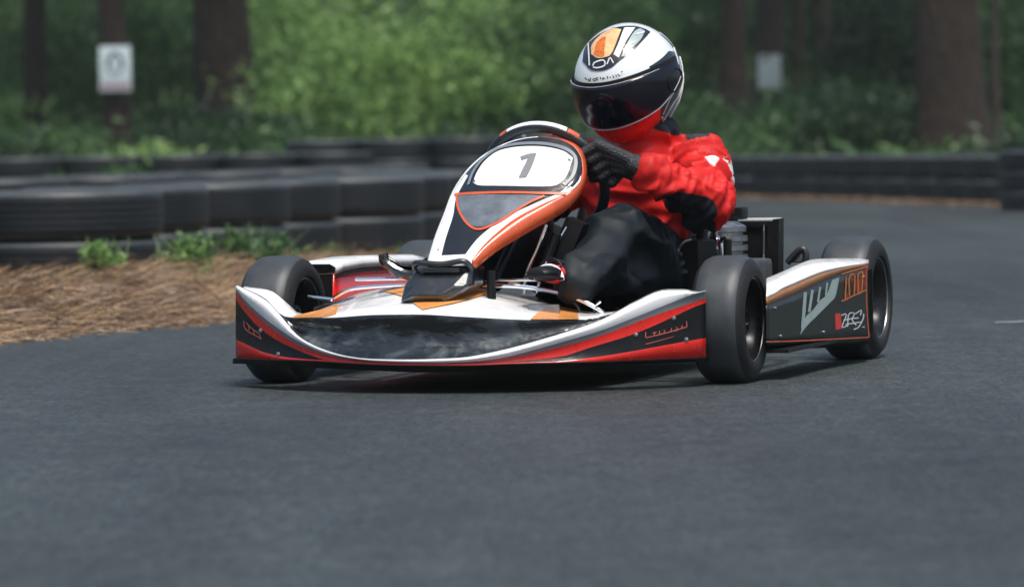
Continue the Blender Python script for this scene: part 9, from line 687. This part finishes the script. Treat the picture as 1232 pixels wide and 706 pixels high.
# wheels
def wheel(name, x, y, r, wd, steer=0, side=1):
    e = MB(); e.lathe([(r*.63, -wd*.5+.012), (r*.60, -wd*.5+.016), (r*.55, -wd*.3), (r*.50, -wd*.05), (r*.50, wd*.05), (r*.55, wd*.3), (r*.60, wd*.5-.016), (r*.63, wd*.5-.012), (r*.645, wd*.5-.010), (r*.645, wd*.5-.016), (r*.6, wd*.3), (r*.53, 0), (r*.6, -wd*.3), (r*.645, -wd*.5+.016), (r*.645, -wd*.5+.010)], 56, ax='x')
    o = e.build('wheel', M['rim'], kart); o.location = (x, y, r-.003); o.rotation_euler = (0, 0, R(steer))
    t = MB(); h = wd/2
    prof = [(r*.655, -h+.010), (r*.68, -h+.003), (r*.76, -h), (r*.86, -h+.004), (r*.945, -h+.015), (r*.985, -h+.026), (r*.998, -h+.036), (r, -h*.3), (r, h*.3), (r*.998, h-.036), (r*.985, h-.026), (r*.945, h-.015), (r*.86, h-.004), (r*.76, h), (r*.68, h-.003), (r*.655, h-.010), (r*.60, h*.6), (r*.6, -h*.6)]
    t.lathe(prof, 72, ax='x'); ty = t.build('tyre', [M['tread'], M['sidewall']], o)
    ty.data.polygons.foreach_set('material_index', [0 if .955*r < (p.center.yz.length) else 1 for p in ty.data.polygons])
    c = MB(); s = side
    # rim disc with three spokes and hub
    c.lathe([(0.001, -.012), (r*.22, -.012), (r*.24, 0), (r*.22, .012), (.001, .012)], 24, c=(s*h*.35, 0, 0), ax='x', close=False)
    for k in range(3):
        a = k*2.094+.4; mt = Matrix.Rotation(a, 3, 'X'); c.box(mt @ Vector((s*h*.30, 0, r*.36)), (.012, r*.20, r*.34), mt)
    for k in range(3):
        a = k*2.094+1.4; c.tube([(s*h*.36, r*.15*math.cos(a), r*.15*math.sin(a)), (s*h*.62, r*.15*math.cos(a), r*.15*math.sin(a))], .0055, 6)
    c.build('hub', M['steel'], o)
    g = MB(); rr_ = r*.645
    for sx in (-1, 1): g.tube([(sx*(h-.010), rr_*math.cos(a), rr_*math.sin(a)) for a in np.linspace(0, 2*math.pi, 56, endpoint=False)], .0016, 5, closed=True)
    g.build('rim_edge', M['alloy'], o)
    return o
wheel('wheel', -.530, -.004, .1445, .132, 0, 1)
wheel('wheel', .523, -.004, .141, .124, 0, 1)
wheel('wheel', .583, .94, .149, .135, 0, 1)
wheel('wheel', -.505, .94, .149, .135, 0, 1)
for sx in (-1, 1):
    tb('stub_axle', [(sx*.46, 0, .140), (sx*.38, 0, .135), (sx*.36, 0, .12)], .012, 'alloy')
tb('rear_axle', [(-.5, .94, .147), (0, .94, .147), (.5, .94, .147)], .016, 'steel')
tb('steering_arm', [(-.44, -.03, .165), (-.40, -.05, .175), (-.33, -.07, .19)], .006, 'alloy')
tb('brake_spike', [(-.445, -.06, .195), (-.385, -.07, .189)], .004, 'chrome')

# side pods
pf_ = grid('pod_side', 'side_pod', M['podface'], kart, .003)
grid('pod_top', 'pod_top', M['white'], pf_, .003); grid('pod_gold', 'pod_stripe', M['gold'], pf_, .002); grid('pod_low', 'pod_skirt', M['black'], pf_, .003)
multi(['pod_trim_low', 'pod_trim_end'], 'pod_trim', M['burnt'], pf_)
multi(keys('pod_mark'), 'pod_graphic', M['pale'], pf_)
grid('pod_red_box', 'red_print', mat('dark_red_print', (.22, .03, .02), .4), pf_); multi(keys('pod_gold_letter'), 'gold_letters', M['amber'], pf_)
grid('pod_badge', 'badge', M['red'], pf_); multi(keys('pod_badge_letter'), 'badge_letters', mat('print_white', (.6, .66, .68), .4), pf_)
V, nc, nr = G('pod_side'); V2, nc2, nr2 = G('pod_top')
# closing wall and floor of the pod, so that it is a real box
iw = []; n = nc
for i in range(n):
    a = V2[(nr2-1)*nc2+i]; iw += [tuple(a), (a[0]-.01, a[1], .07)]
mesh('pod_inner_wall', iw, [(2*i, 2*i+1, 2*i+3, 2*i+2) for i in range(n-1)], M['black'], pf_)
mb = MB(); mb.box((.575, .42, .064), (.12, .70, .008), bev=0); mb.box((.625, .775, .145), (.08, .006, .15), bev=0); mb.build('pod_floor', M['black'], pf_)
# the far side pod, its inner wall red
secs = [(.150, .262), (.20, .268), (.335, .272), (.52, .269), (.72, .264), (.80, .255)]
def pod_band(name, pts, m, parent):
    P = []
    for (y, z) in secs:
        k = (z-.06); P += [(x, y, .06+k*q) for x, q in pts]
    return solid(mesh(name, P, gridF(len(secs), len(pts)), m, parent), .003)
fp = pod_band('side_pod', [(-.462, .88), (-.466, .5), (-.462, .05)], M['red'], kart)
pod_band('pod_top', [(-.458, .885), (-.456, .96), (-.470, 1.0), (-.53, 1.0), (-.60, .93), (-.64, .80)], M['white'], fp)
pod_band('pod_outer_wall', [(-.641, .79), (-.65, .4), (-.64, .03)], M['podface'], fp)
mb = MB(); V = []
for (y, z) in secs: V += [(-.460, y, .06+(z-.06)*.875), (-.460, y, .06+(z-.06)*.84)]
mb.add([(x+.0035, y, z) for x, y, z in V], gridF(len(secs), 2)); mb.build('pod_stripe', M['black'], fp)
for yb in (.150, .80):
    mb = MB(); mb.box((-.55, yb, .15), (.17, .006, .17), bev=0); mb.build('pod_bulkhead', M['black'], fp)
tb('nerf_bar', [(-.34, .1, .10), (-.42, .15, .11), (-.43, .5, .11), (-.42, .8, .11), (-.33, .85, .10)], .011, 'chrome')
tb('nerf_bar', [(.34, .1, .10), (.46, .15, .11), (.48, .5, .11), (.46, .8, .11), (.33, .85, .10)], .011, 'steel')
# small fin on the pod, next to the rear tyre
P = spline([(.452, .80, .236), (.466, .80, .252), (.482, .80, .266), (.493, .80, .268), (.498, .80, .255), (.497, .80, .236)], 5)
mb = MB(); mb.tube(P, .006); mb.add([(p.x, p.y, p.z) for p in P], [tuple(range(len(P)))]); solid(mb.build('pod_fin', M['steel'], kart), .004)

# seat: a moulded bucket
SV = []; nu, nv = 17, 15
for j in range(nv):
    t = j/(nv-1)
    if t < .55: q = t/.55; cy = .22+.36*q; cz = .135-.035*math.sin(q*math.pi); hw = .15+.02*q; sh = .05+.10*q
    else: q = (t-.55)/.45; cy = .58+.13*q; cz = .10+.30*q; hw = .17-.02*q; sh = .15-.07*q
    for i in range(nu):
        u = -1+2*i/(nu-1); a = abs(u)
        dz = sh*max(0, (a-.45)/.55)**1.6; fy = -dz*(.9 if t >= .55 else 0)
        SV.append((.165+hw*(u if a < .8 else math.copysign(.8+(a-.8)*.8, u))*1.12, cy+fy, cz+(dz if t < .55 else dz*.5)))
solid(mesh('seat', SV, gridF(nv, nu), mat('seat_fibreglass', (.022, .026, .028), .3, coat=.5, var=.4, vscale=20, rvar=.1), kart), .006)
# seat side edge plate, engine, radiator
pl = [(.268, .190), (.283, .235), (.300, .272), (.318, .296), (.335, .305), (.352, .300), (.352, .19)]
mb = MB(); nn = len(pl); mb.add([(x, .36, z) for x, z in pl]+[(x+.02, .44, z) for x, z in pl], [tuple(range(nn)), tuple(range(2*nn-1, nn-1, -1))]+[(k, (k+1) % nn, nn+(k+1) % nn, nn+k) for k in range(nn)])
sp = mb.build('seat_side_plate', M['black'], kart)
tb('plate_edge', [(.268, .357, .190), (.283, .357, .235), (.300, .357, .272), (.320, .357, .298), (.338, .36, .305)], .0032, 'alloy', parent=sp)
mb = MB()
for k in range(3): mb.tube([(.312+.006*k, .350, .272-.020*k), (.312+.006*k, .358, .272-.020*k)], .006, 8)
mb.build('bolt', M['chrome'], sp)
eng = MB(); eng.box((.36, .66, .17), (.14, .18, .16)); eng.lathe([(.001, 0), (.055, 0), (.055, .012), (.044, .014), (.044, .02), (.055, .022), (.055, .034), (.044, .036), (.044, .042), (.055, .044), (.055, .056), (.044, .058), (.044, .064), (.052, .066), (.052, .078), (.03, .09), (.001, .09)], 28, c=(.345, .62, .25), close=False)
en = eng.build('engine', M['alloy'], kart)
mb = MB(); mb.tube(spline([(.355, .56, .285), (.36, .53, .30), (.362, .52, .27), (.37, .53, .23)], 6), .009); mb.tube(spline([(.325, .55, .33), (.325, .52, .30), (.335, .50, .26), (.33, .50, .22)], 6), .011)
mb.box((.348, .53, .318), (.012, .02, .045)); mb.box((.315, .50, .325), (.05, .012, .030), Matrix.Rotation(R(-20), 3, 'Y')); mb.box((.375, .52, .305), (.022, .02, .012)); mb.build('engine_pipework', M['chrome'], en)
mb = MB(); mb.tube(spline([(.335, .48, .35), (.332, .47, .31), (.338, .46, .26), (.35, .46, .22)], 6), .014); mb.tube(spline([(.30, .48, .30), (.315, .46, .27), (.325, .45, .22)], 6), .010); mb.tube([(.385, .5, .30), (.385, .5, .2)], .010); mb.build('coolant_hose', M['black'], en)
mb = MB(); mb.box((.352, .70, .357), (.050, .06, .030), bev=.3); mb.tube([(.345, .70, .345), (.345, .70, .30)], .012); mb.build('air_filter', M['black'], kart)
rad = MB(); x0, x1, z0, z1, y = .338, .418, .20, .338, .80
rad.box((.378, y, .2), (.10, .035, .012)); rad.box((.378, y, .328), (.10, .035, .014)); rad.box((x0-.004, y, .265), (.014, .035, .14)); rad.box((x1-.002, y, .265), (.014, .035, .14))
ra = rad.build('radiator', M['black'], kart)
mb = MB()
for k in range(26): mb.box((x0+.005+k*.0028, y+.002, .264), (.0008, .026, .118), bev=0)
mb.box(((x0+x1)/2, y+.012, .264), (x1-x0-.01, .004, .118), bev=0); mb.build('radiator_core', M['steel'], ra)
mb = MB(); mb.box((.386, y, .3405), (.100, .036, .006), bev=.3); mb.build('radiator_tank', M['white'], ra)  # white paint stands in for light reflected by the silver top
mb = MB(); mb.box((.400, y-.022, .268), (.0035, .004, .122), Matrix.Rotation(R(1.5), 3, 'Y')); mb.build('radiator_rod', M['chrome'], ra)
mb = MB(); mb.add([(.422, y-.02, .34), (.437, y-.02, .342), (.434, y-.02, .20), (.414, y-.02, .20), (.422, y+.03, .34), (.437, y+.03, .342), (.434, y+.03, .20), (.414, y+.03, .20)], [(0, 1, 2, 3), (7, 6, 5, 4), (0, 4, 5, 1), (1, 5, 6, 2), (2, 6, 7, 3), (3, 7, 4, 0)]); mb.build('radiator_shroud', M['black'], ra)
tb('rear_bumper', [(-.5, 1.10, .12), (-.3, 1.16, .13), (.3, 1.16, .13), (.5, 1.10, .12)], .014, 'black')

# steering wheel
WC = Vector((.046, .175, .440)); tl = R(24); WR = .140
wn = Vector((0, math.cos(tl), math.sin(tl))); wu = Vector((0, -math.sin(tl), math.cos(tl))); wx = Vector((1, 0, 0))
def ring(a, r=WR): return WC + wx*(r*math.cos(a)) + wu*(r*math.sin(a))
mb = MB(); mb.tube([ring(a) for a in np.linspace(0, 2*math.pi, 72, endpoint=False)], .0125, 16, closed=True)
sw = mb.build('steering_wheel', M['rubberwheel'], kart)
for nm, a0, a1, mm in (('top_highlight', 62, 118, 'white'), ('accent_ring', 50, 61, 'burnt'), ('accent_ring', 119, 126, 'burnt')):  # the white arc paints the highlight along the top of the rim
    mb = MB(); mb.tube([ring(R(a), WR+.0022)+wn*.001 for a in np.linspace(a0, a1, 14)], .0115, 16); mb.build(nm, M[mm], sw)
mb = MB()
for a in (20, 160, 270, 45, 135, 75, 105):
    mb.tube([WC+wn*-.012, WC.lerp(ring(R(a)), .55)-wn*.012, ring(R(a), WR-.006)], [.012, .010, .006], 8)
mb.lathe([(.001, -.012), (.035, -.012), (.038, 0), (.035, .012), (.001, .012)], 24, c=(0, 0, 0), close=False)
k = len(mb.V)-24*5
rot = Matrix((wx, wu, wn)).transposed()
for i in range(k, len(mb.V)): mb.V[i] = tuple(rot @ Vector(mb.V[i]) + WC - wn*.012)
mb.build('wheel_spokes', M['alloy'], sw)

# ------------------------------------------------------------------ the driver
def capsule(mb, p0, r0_, p1, r1_, n=20):
    p0, p1 = Vector(p0), Vector(p1); d = (p1-p0); L = d.length; d.normalize(); P = []; Rr = []
    for k in range(6): a = math.pi/2*(1-k/5); P.append(p0-d*r0_*math.sin(a)); Rr.append(max(.001, r0_*math.cos(a)))
    for k in range(1, 6): P.append(p0.lerp(p1, k/5)); Rr.append(r0_+(r1_-r0_)*k/5)
    for k in range(1, 6): a = math.pi/2*k/5; P.append(p1+d*r1_*math.sin(a)); Rr.append(max(.001, r1_*math.cos(a)))
    return mb.tube(P, Rr, n)
def ellip(mb, c, rad, rot=None, n=24):
    bm = bmesh.new(); bmesh.ops.create_icosphere(bm, subdivisions=3, radius=1); mt = rot or Matrix.Identity(3); c = Vector(c); bm.verts.index_update()
    mb.add([mt @ Vector((v.co.x*rad[0], v.co.y*rad[1], v.co.z*rad[2]))+c for v in bm.verts], [[v.index for v in f.verts] for f in bm.faces]); bm.free(); return mb
def fuse(mb, name, vox, smooth_it, m, parent=None):
    o = mesh(name, mb.V, mb.F, m, None); a = o.modifiers.new('r', 'REMESH'); a.mode = 'VOXEL'; a.voxel_size = vox; a.use_smooth_shade = True
    s = o.modifiers.new('s', 'SMOOTH'); s.factor = .5; s.iterations = smooth_it
    dg = bpy.context.evaluated_depsgraph_get(); dg.update(); me = bpy.data.meshes.new_from_object(o.evaluated_get(dg)); old = o.data; o.modifiers.clear(); o.data = me; bpy.data.meshes.remove(old); me.name = name
    me.materials.clear()
    for q in (m if isinstance(m, (list, tuple)) else [m]): me.materials.append(q)
    me.polygons.foreach_set('use_smooth', [True]*len(me.polygons))
    if parent: o.parent = parent
    return o
def segd(p, a, b):
    a = np.array(a); b = np.array(b); d = b-a; t = np.clip(((p-a)@d)/(d@d), 0, 1); return np.linalg.norm(p-a-t[:, None]*d, axis=1)
J = dict(pel=(.15, .52, .19), bel=(.165, .50, .30), che=(.19, .485, .41), nk=(.205, .465, .545), hd=(.17, .45, .665),
         ls=(.322, .50, .480), le=(.398, .275, .388), lw=(.300, .150, .462), rs=(.05, .52, .475), re=(-.085, .40, .36), rw=(-.095, .235, .42),
         lh=(.235, .50, .20), lk=(.238, .125, .322), la=(.212, -.125, .226), rh=(.07, .50, .20), rk=(-.035, .16, .31), ra=(-.12, -.10, .15))
b = MB()
capsule(b, J['pel'], .125, J['bel'], .125); capsule(b, J['bel'], .125, J['che'], .13); ellip(b, (.188, .49, .43), (.165, .105, .10)); capsule(b, (.075, .51, .463), .062, (.295, .50, .472), .066)
capsule(b, J['che'], .10, J['nk'], .062); ellip(b, (.205, .465, .555), (.075, .072, .045)); ellip(b, J['hd'], (.075, .09, .10)); capsule(b, J['nk'], .055, J['hd'], .06)
capsule(b, J['ls'], .068, J['le'], .059); capsule(b, J['le'], .058, J['lw'], .040); capsule(b, (.330, .18, .438), .047, (.310, .158, .455), .045)
capsule(b, J['rs'], .066, J['re'], .057); capsule(b, J['re'], .056, J['rw'], .040)
capsule(b, J['lh'], .098, J['lk'], .073); capsule(b, J['lk'], .073, J['la'], .052); capsule(b, (.237, .36, .225), .085, (.236, .07, .250), .054); capsule(b, (.236, .07, .250), .054, (.222, -.06, .238), .048)
capsule(b, J['rh'], .10, J['rk'], .070); capsule(b, J['rk'], .070, J['ra'], .045)
def suit_mat():
    m = bpy.data.materials.new('racing_suit'); m.use_nodes = True; nt = m.node_tree; bs = nt.nodes['Principled BSDF']; L = nt.links.new
    tc = _n(nt, 'ShaderNodeTexCoord'); nz = _n(nt, 'ShaderNodeTexNoise'); nz.inputs['Scale'].default_value = 18; nz.inputs['Detail'].default_value = 6; L(tc.outputs['Object'], nz.inputs['Vector'])
    mr = _n(nt, 'ShaderNodeMapRange'); mr.inputs[1].default_value = .3; mr.inputs[2].default_value = .7; mr.inputs[3].default_value = .85; mr.inputs[4].default_value = 1.15; L(nz.outputs[0], mr.inputs[0])
    cur = None; base = _n(nt, 'ShaderNodeRGB'); base.outputs[0].default_value = (.56, .012, .010, 1); cur = base.outputs[0]
    for nm, col in (('patch', (.008, .010, .015)), ('pants', (.005, .010, .014)), ('white', (.72, .70, .70))):
        at = _n(nt, 'ShaderNodeAttribute'); at.attribute_name = nm; q = _n(nt, 'ShaderNodeMapRange'); q.inputs[1].default_value = -.0012; q.inputs[2].default_value = .0012; L(at.outputs['Fac'], q.inputs[0])
        mx = _n(nt, 'ShaderNodeMix', data_type='RGBA'); L(q.outputs[0], mx.inputs[0]); L(cur, mx.inputs[6]); mx.inputs[7].default_value = (*col, 1); cur = mx.outputs[2]
    v = _n(nt, 'ShaderNodeVectorMath', operation='SCALE'); L(cur, v.inputs[0]); L(mr.outputs[0], v.inputs['Scale']); L(v.outputs[0], bs.inputs['Base Color'])
    bs.inputs['Roughness'].default_value = .58; bs.inputs['Specular IOR Level'].default_value = .3
    n2 = _n(nt, 'ShaderNodeTexNoise'); n2.inputs['Scale'].default_value = 420; L(tc.outputs['Object'], n2.inputs['Vector'])
    bp = _n(nt, 'ShaderNodeBump'); bp.inputs['Strength'].default_value = .3; bp.inputs['Distance'].default_value = .002; L(n2.outputs[0], bp.inputs['Height']); L(bp.outputs[0], bs.inputs['Normal'])
    return m
person = fuse(b, 'person', .0062, 14, suit_mat())
person.location = KO; person.rotation_euler = (0, 0, KR)
tag(person, 'driver in red and black racing suit and full-face helmet, gripping the kart steering wheel', 'person')
me = person.data; nv = len(me.vertices); co = np.empty(nv*3); me.vertices.foreach_get('co', co); co = co.reshape(-1, 3); no = np.empty(nv*3); me.vertices.foreach_get('normal', no); no = no.reshape(-1, 3)
def limb_fold(a, b_, rad, freq, amp, seed, al=1.3):
    a = np.array(a); b_ = np.array(b_); d = b_-a; L = np.linalg.norm(d); d /= L; t = (co-a)@d; r = np.linalg.norm(co-a-t[:, None]*d, axis=1)
    m = np.clip(1.6-r/rad, 0, 1)*np.clip((t+rad)/rad, 0, 1)*np.clip((L+rad-t)/rad, 0, 1)
    out = np.zeros(nv)
    for i in np.nonzero(m > .02)[0]:
        p = co[i]; q = Vector((p[0]*freq*.5+seed, p[1]*freq*.5, p[2]*freq*.5)) + Vector(d)*float(t[i])*freq*al
        v = noise.noise(q)+.4*noise.noise(q*2.1); out[i] = (max(-.6, 1-abs(v)*3.6)-.25)*amp*m[i]
    return out
dsp = np.zeros(nv)
dsp += limb_fold(J['ls'], J['le'], .11, 15, .013, 1) + limb_fold(J['le'], J['lw'], .09, 17, .011, 5) + limb_fold(J['bel'], J['che'], .17, 9, .013, 9) + limb_fold(J['lh'], J['lk'], .14, 15, .011, 3, -.22) + limb_fold(J['lk'], J['la'], .13, 16, .010, 12, -.20) + limb_fold(J['lk'], J['la'], .12, 9, .007, 22, .35) + limb_fold(J['rs'], J['re'], .1, 14, .006, 14)
co2 = co+no*dsp[:, None]
me.vertices.foreach_set('co', co2.reshape(-1))
dl = np.minimum.reduce([segd(co, J['lh'], J['lk'])-.095, segd(co, J['lk'], J['la'])-.07, segd(co, J['rh'], J['rk'])-.095, segd(co, J['rk'], J['ra'])-.07, segd(co, (.25, .02, .22), (.25, .12, .24))-.07])
du = np.minimum.reduce([segd(co, J['pel'], J['bel'])-.118, segd(co, J['bel'], J['che'])-.115, segd(co, J['ls'], J['le'])-.06, segd(co, J['le'], J['lw'])-.05])
pants = du-dl+np.where(co[:, 2] < .26, .02, 0)
def elm(c, r, rot=0):
    d = co-np.array(c)
    return (1-np.sqrt(((d/np.array(r))**2).sum(1)))*min(r)
patch = np.maximum.reduce([.040-segd(co, (.395, .225, .372), (.345, .19, .395)), .036-segd(co, (.390, .25, .335), (.352, .20, .352)), elm((.318, .45, .556), (.055, .09, .022)), elm((.10, .45, .55), (.06, .09, .025)), elm((.262, .45, .580), (.045, .08, .030)), .02-np.abs(co[:, 2]-.255)-np.where(co[:, 1] > .3, 0, 9)])
nzv = np.array([noise.noise(Vector((p[0]*38, p[1]*38, p[2]*60))) for p in co])*.010
white = np.maximum.reduce([elm((.350, .40, .474), (.030, .04, .012)), elm((.410, .44, .455), (.014, .05, .034)), elm((.392, .36, .50), (.014, .03, .020))])+nzv+.001
for nm, arr in (('pants', pants), ('patch', patch), ('white', white)):
    at = me.attributes.new(nm, 'FLOAT', 'POINT'); at.data.foreach_set('value', arr.astype(np.float32))

# helmet
HC = Vector((.166, .45, .672)); ya, pi_, ro = R(10), R(24), R(4)
HF = Vector((-math.sin(ya)*math.cos(pi_), -math.cos(ya)*math.cos(pi_), -math.sin(pi_))); HR = Vector((math.cos(ya), -math.sin(ya), 0)); HU = HF.cross(HR)
HR, HU = math.cos(ro)*HR+math.sin(ro)*HU, math.cos(ro)*HU-math.sin(ro)*HR
def hp(az, el, off=0):
    a, e = R(az), R(el); x, y, z = math.sin(a)*math.cos(e), math.cos(a)*math.cos(e), math.sin(e)
    ax, ay, az_ = .122+off, .146+off, .134+off
    k = 1.0
    if el < -5:
        q = min(1, (-5-el)/30); f = max(0, math.cos(a)); ay *= 1+.10*q*f; ax *= 1-.04*q; az_ *= 1+.06*q*f
    return HC + HR*(x*ax) + HF*(y*ay) + HU*(z*az_)
def hpatch(name, az0, az1, top, bot, off, m, parent, nu=48, nv=12, t=0):
    V = []
    for j in range(nv+1):
        for i in range(nu+1):
            a = az0+(az1-az0)*i/nu; el = top(a)+(bot(a)-top(a))*j/nv; V.append(hp(a, el, off))
    o = mesh(name, V, gridF(nv+1, nu+1), m, parent)
    if t: solid(o, t)
    return o
V = []; nu, nv_ = 72, 44
els = np.linspace(90, -66, nv_)
for e in els:
    for i in range(nu): V.append(hp(360*i/nu, e if e < 89 else 89.5))
F = [(j*nu+i, j*nu+(i+1) % nu, (j+1)*nu+(i+1) % nu, (j+1)*nu+i) for j in range(nv_-1) for i in range(nu)]+[tuple(range(nu))]
helmet = mesh('helmet', V, F, M['helm'], person)
up_ = lambda a: 20-6*(abs(a)/90)**3; dn_ = lambda a: -23+5*(abs(a)/60)**2+6*max(0, (abs(a)-60)/30)
sm = lambda p: lambda a: p(a)
hpatch('visor_gasket', -108, 108, lambda a: 24-7*(abs(a)/100)**3, lambda a: dn_(a)-3, .0015, M['black'], helmet, 60, 14)
vis = hpatch('visor', -100, 100, up_, dn_, .006, M['visor'], helmet, 60, 14, .003)
mb = MB(); mb.tube([hp(a, dn_(a), .007) for a in np.linspace(-96, 96, 60)], .0014, 6); mb.tube([hp(a, up_(a), .0065) for a in np.linspace(-60, 70, 50)], .0009, 6); mb.build('visor_trim', mat('visor_trim', (.55, .57, .6), .3), vis)
for s in (-1, 1):
    mb = MB(); mt = [hp(s*86+13*math.cos(a), -2+10*math.sin(a), .008) for a in np.linspace(0, 6.283, 24, endpoint=False)]; mb.tube(mt, .0022, 6, closed=True); mb.add(mt, [tuple(range(24))]); mb.build('visor_pivot', M['black'], helmet)
hpatch('chin_bar', -62, 62, lambda a: dn_(a)-1, lambda a: -64, .0025, M['red'], helmet, 40, 10)
for s in (-1, 1):
    a0, a1 = sorted((s*62, s*150)); hpatch('side_panel', a0, a1, lambda a: 24-max(0, abs(a)-100)*.5, lambda a: -64, .0012, M['gloss'], helmet, 40, 20)
    hpatch('rear_stripe', *sorted((s*122, s*160)), lambda a: 40-abs(abs(a)-125)*.3, lambda a: -50, .0022, M['helm'], helmet, 12, 20)
    mb = MB()
    for (A0, E0, A1, E1) in ((66, -30, 118, 18), (70, -40, 126, 4), (64, -34, 74, -50), (88, -46, 128, -12)):
        mb.tube([hp(s*(A0+(A1-A0)*t), E0+(E1-E0)*t+4*math.sin(t*9), .003) for t in np.linspace(0, 1, 16)], .0014, 5)
    mb.build('side_stripe', M['helm'], helmet)
    mb = MB(); mb.tube([hp(s*a, -63, .002) for a in np.linspace(40, 150, 24)], .0035, 6); mb.build('helmet_rim', M['black'], helmet)
eb = grid('emblem_base', 'crown_graphic', M['gloss'], helmet)
grid('emblem_orange', 'orange_graphic', mat('pale_orange_print', (.80, .48, .22), .25, coat=.8, var=.3, vscale=40), eb); grid('emblem_flame', 'flame_graphic', mat('flame_print', (.65, .16, .02), .3, coat=.6, var=.5, vscale=70), eb)
grid('emblem_white', 'white_graphic', M['helm'], eb); grid('emblem_grey', 'grey_graphic', M['pale'], eb); [multi([k_], 'outline_graphic', M['helm'], eb) for k_ in keys('emblem_line')]
multi(keys('brow_letter'), 'brow_lettering', M['black'], helmet)

# gloves closed round the rim of the wheel
def glove(name, ang, wrist, ax_s):
    P0 = ring(ang); T = (ring(ang+.05)-ring(ang-.05)).normalized(); Ro = (P0-WC).normalized(); Nn = wn
    def pt(th, rad, s): return P0 + T*s + (Ro*math.cos(th) - Nn*math.sin(th))*rad     # th=0 outside, 90deg = camera side
    g = MB(); wv = Vector(wrist)
    # palm: block across the outer/camera side of the rim towards the wrist
    kn = [pt(R(35), .045, s) for s in (.034, .012, -.011, -.032)]
    for k, q in enumerate(kn):
        capsule(g, q, .0150, wv.lerp(q, .22)+T*(.003*(1.5-k)), .0185, 12)
        rr_ = [.0125, .0132, .0128, .0112][k]; s = (.034, .012, -.011, -.032)[k]
        a = [q, pt(R(82), .040, s*1.05), pt(R(132), .031, s*1.02), pt(R(185), .0275, s)]
        for i in range(3): capsule(g, a[i], rr_*(1.08-.07*i), a[i+1], rr_*(1.0-.07*i), 12)
    # thumb leaves the palm near its base and closes on the driver's side, below the fingers
    b0 = wv.lerp(kn[3], .45)-T*.012; b1 = pt(R(-10), .038, -.052*ax_s); b2 = pt(R(60), .038, -.058*ax_s)
    capsule(g, b0, .017, b1, .0145, 12); capsule(g, b1, .014, b2, .0125, 12)
    capsule(g, wv.lerp(kn[1], .25), .028, wv.lerp(kn[1], .02), .030, 16)
    o = fuse(g, 'glove', .0021, 2, M['glove'], person)
    return o
glove('glove', R(25), (.293, .150, .466), 1)
glove('glove', R(190), (-.100, .225, .425), 1)
# shoes
def shoe(c, yaw):
    c = Vector(c); s = MB(); rt = Matrix.Rotation(yaw, 3, 'Z') @ Matrix.Rotation(R(-10), 3, 'X')
    L = []
    for k, (y, wd, h) in enumerate([(.05, .030, .046), (.02, .032, .050), (-.03, .034, .045), (-.08, .036, .036), (-.12, .033, .028), (-.135, .024, .020)]): L.append((y, wd, h))
    V = []; n = 20
    for (y, wd, h) in L:
        for i in range(n): a = 2*math.pi*i/n; V.append(c + rt @ Vector((wd*math.cos(a), y, h*(.5+.5*math.sin(a)) if math.sin(a) > 0 else h*.5+.5*h*math.sin(a)*1.0)))
    F = [(j*n+i, j*n+(i+1) % n, (j+1)*n+(i+1) % n, (j+1)*n+i) for j in range(len(L)-1) for i in range(n)]+[tuple(range(n)), tuple(reversed(range((len(L)-1)*n, len(L)*n)))]
    s.add(V, F); o = s.build('shoe', M['shoe'], person); ss = o.modifiers.new('s', 'SUBSURF'); ss.levels = ss.render_levels = 1
    q = MB(); P = []
    for sx in (-1, 1):
        for (y, wd, h) in (L if sx < 0 else L[::-1]): P.append(c + rt @ Vector((sx*(wd+.001), y, h*.18)))
    q.tube(P, .0035, 8, closed=True); q.build('sole', M['black'], o)
    t = MB()
    w_ = MB(); w_.tube([c+rt @ Vector((.037*math.cos(a), -.078, .000+.036*math.sin(a))) for a in np.linspace(.1, 3.04, 14)], .0042, 8); w_.build('toe_band', M['white'], o)
    o.data.materials.append(M['black']); o.data.polygons.foreach_set('material_index', [1 if (rt.transposed() @ (p.center-c)).y < -.07 else 0 for p in o.data.polygons])
    for y in (-.02, -.045, -.07): t.tube([c+rt @ Vector((.030*math.cos(a), y, .022+.030*math.sin(a))) for a in np.linspace(.4, 2.74, 10)], .003, 6)
    t.build('laces', M['black'], o)
shoe((.176, -.105, .216), R(-12)); shoe((-.125, -.10, .125), R(-4))

# small fixings on the bodywork
def bolt(p, n_, parent, r=.0045):
    mb = MB(); n_ = Vector(n_).normalized(); p = Vector(p); mb.tube([p-n_*.002, p+n_*.0022, p+n_*.0030], [r, r, r*.6], 12); mb.build('bolt', M['alloy'], parent)
Vn, ncn, nrn = G('nose')
for ci, ri in ((6, 3), (9, 2), (ncn-6, 3), (ncn-12, 3), (ncn-4, 2)):
    p = Vn[ri*ncn+ci]; bolt((p[0], p[1]-.002, p[2]+(.004 if ri == 2 else -.004)), (0, -1, .1), nose)
Vp, ncp, nrp = G('pod_side')
for ci, ri in ((3, 1), (ncp-3, 1), (4, 6), (ncp-4, 6), (ncp//2, 6)):
    p = Vp[ri*ncp+ci]; bolt((p[0]+.002, p[1], p[2]), (1, 0, 0), pf_, .0038)
for px_, pz in ((-.085, .30), (-.02, .30)): bolt((px_, -.195, pz), (0, -1, .9), ff, .004)
for q in (4, 12):
    Vf, ncf, nrf = G('number_plate'); p = Vf[4*ncf+(2 if q == 4 else ncf-3)]; bolt((p[0], p[1]-.001, p[2]), (0, -1, .9), ff, .0035)
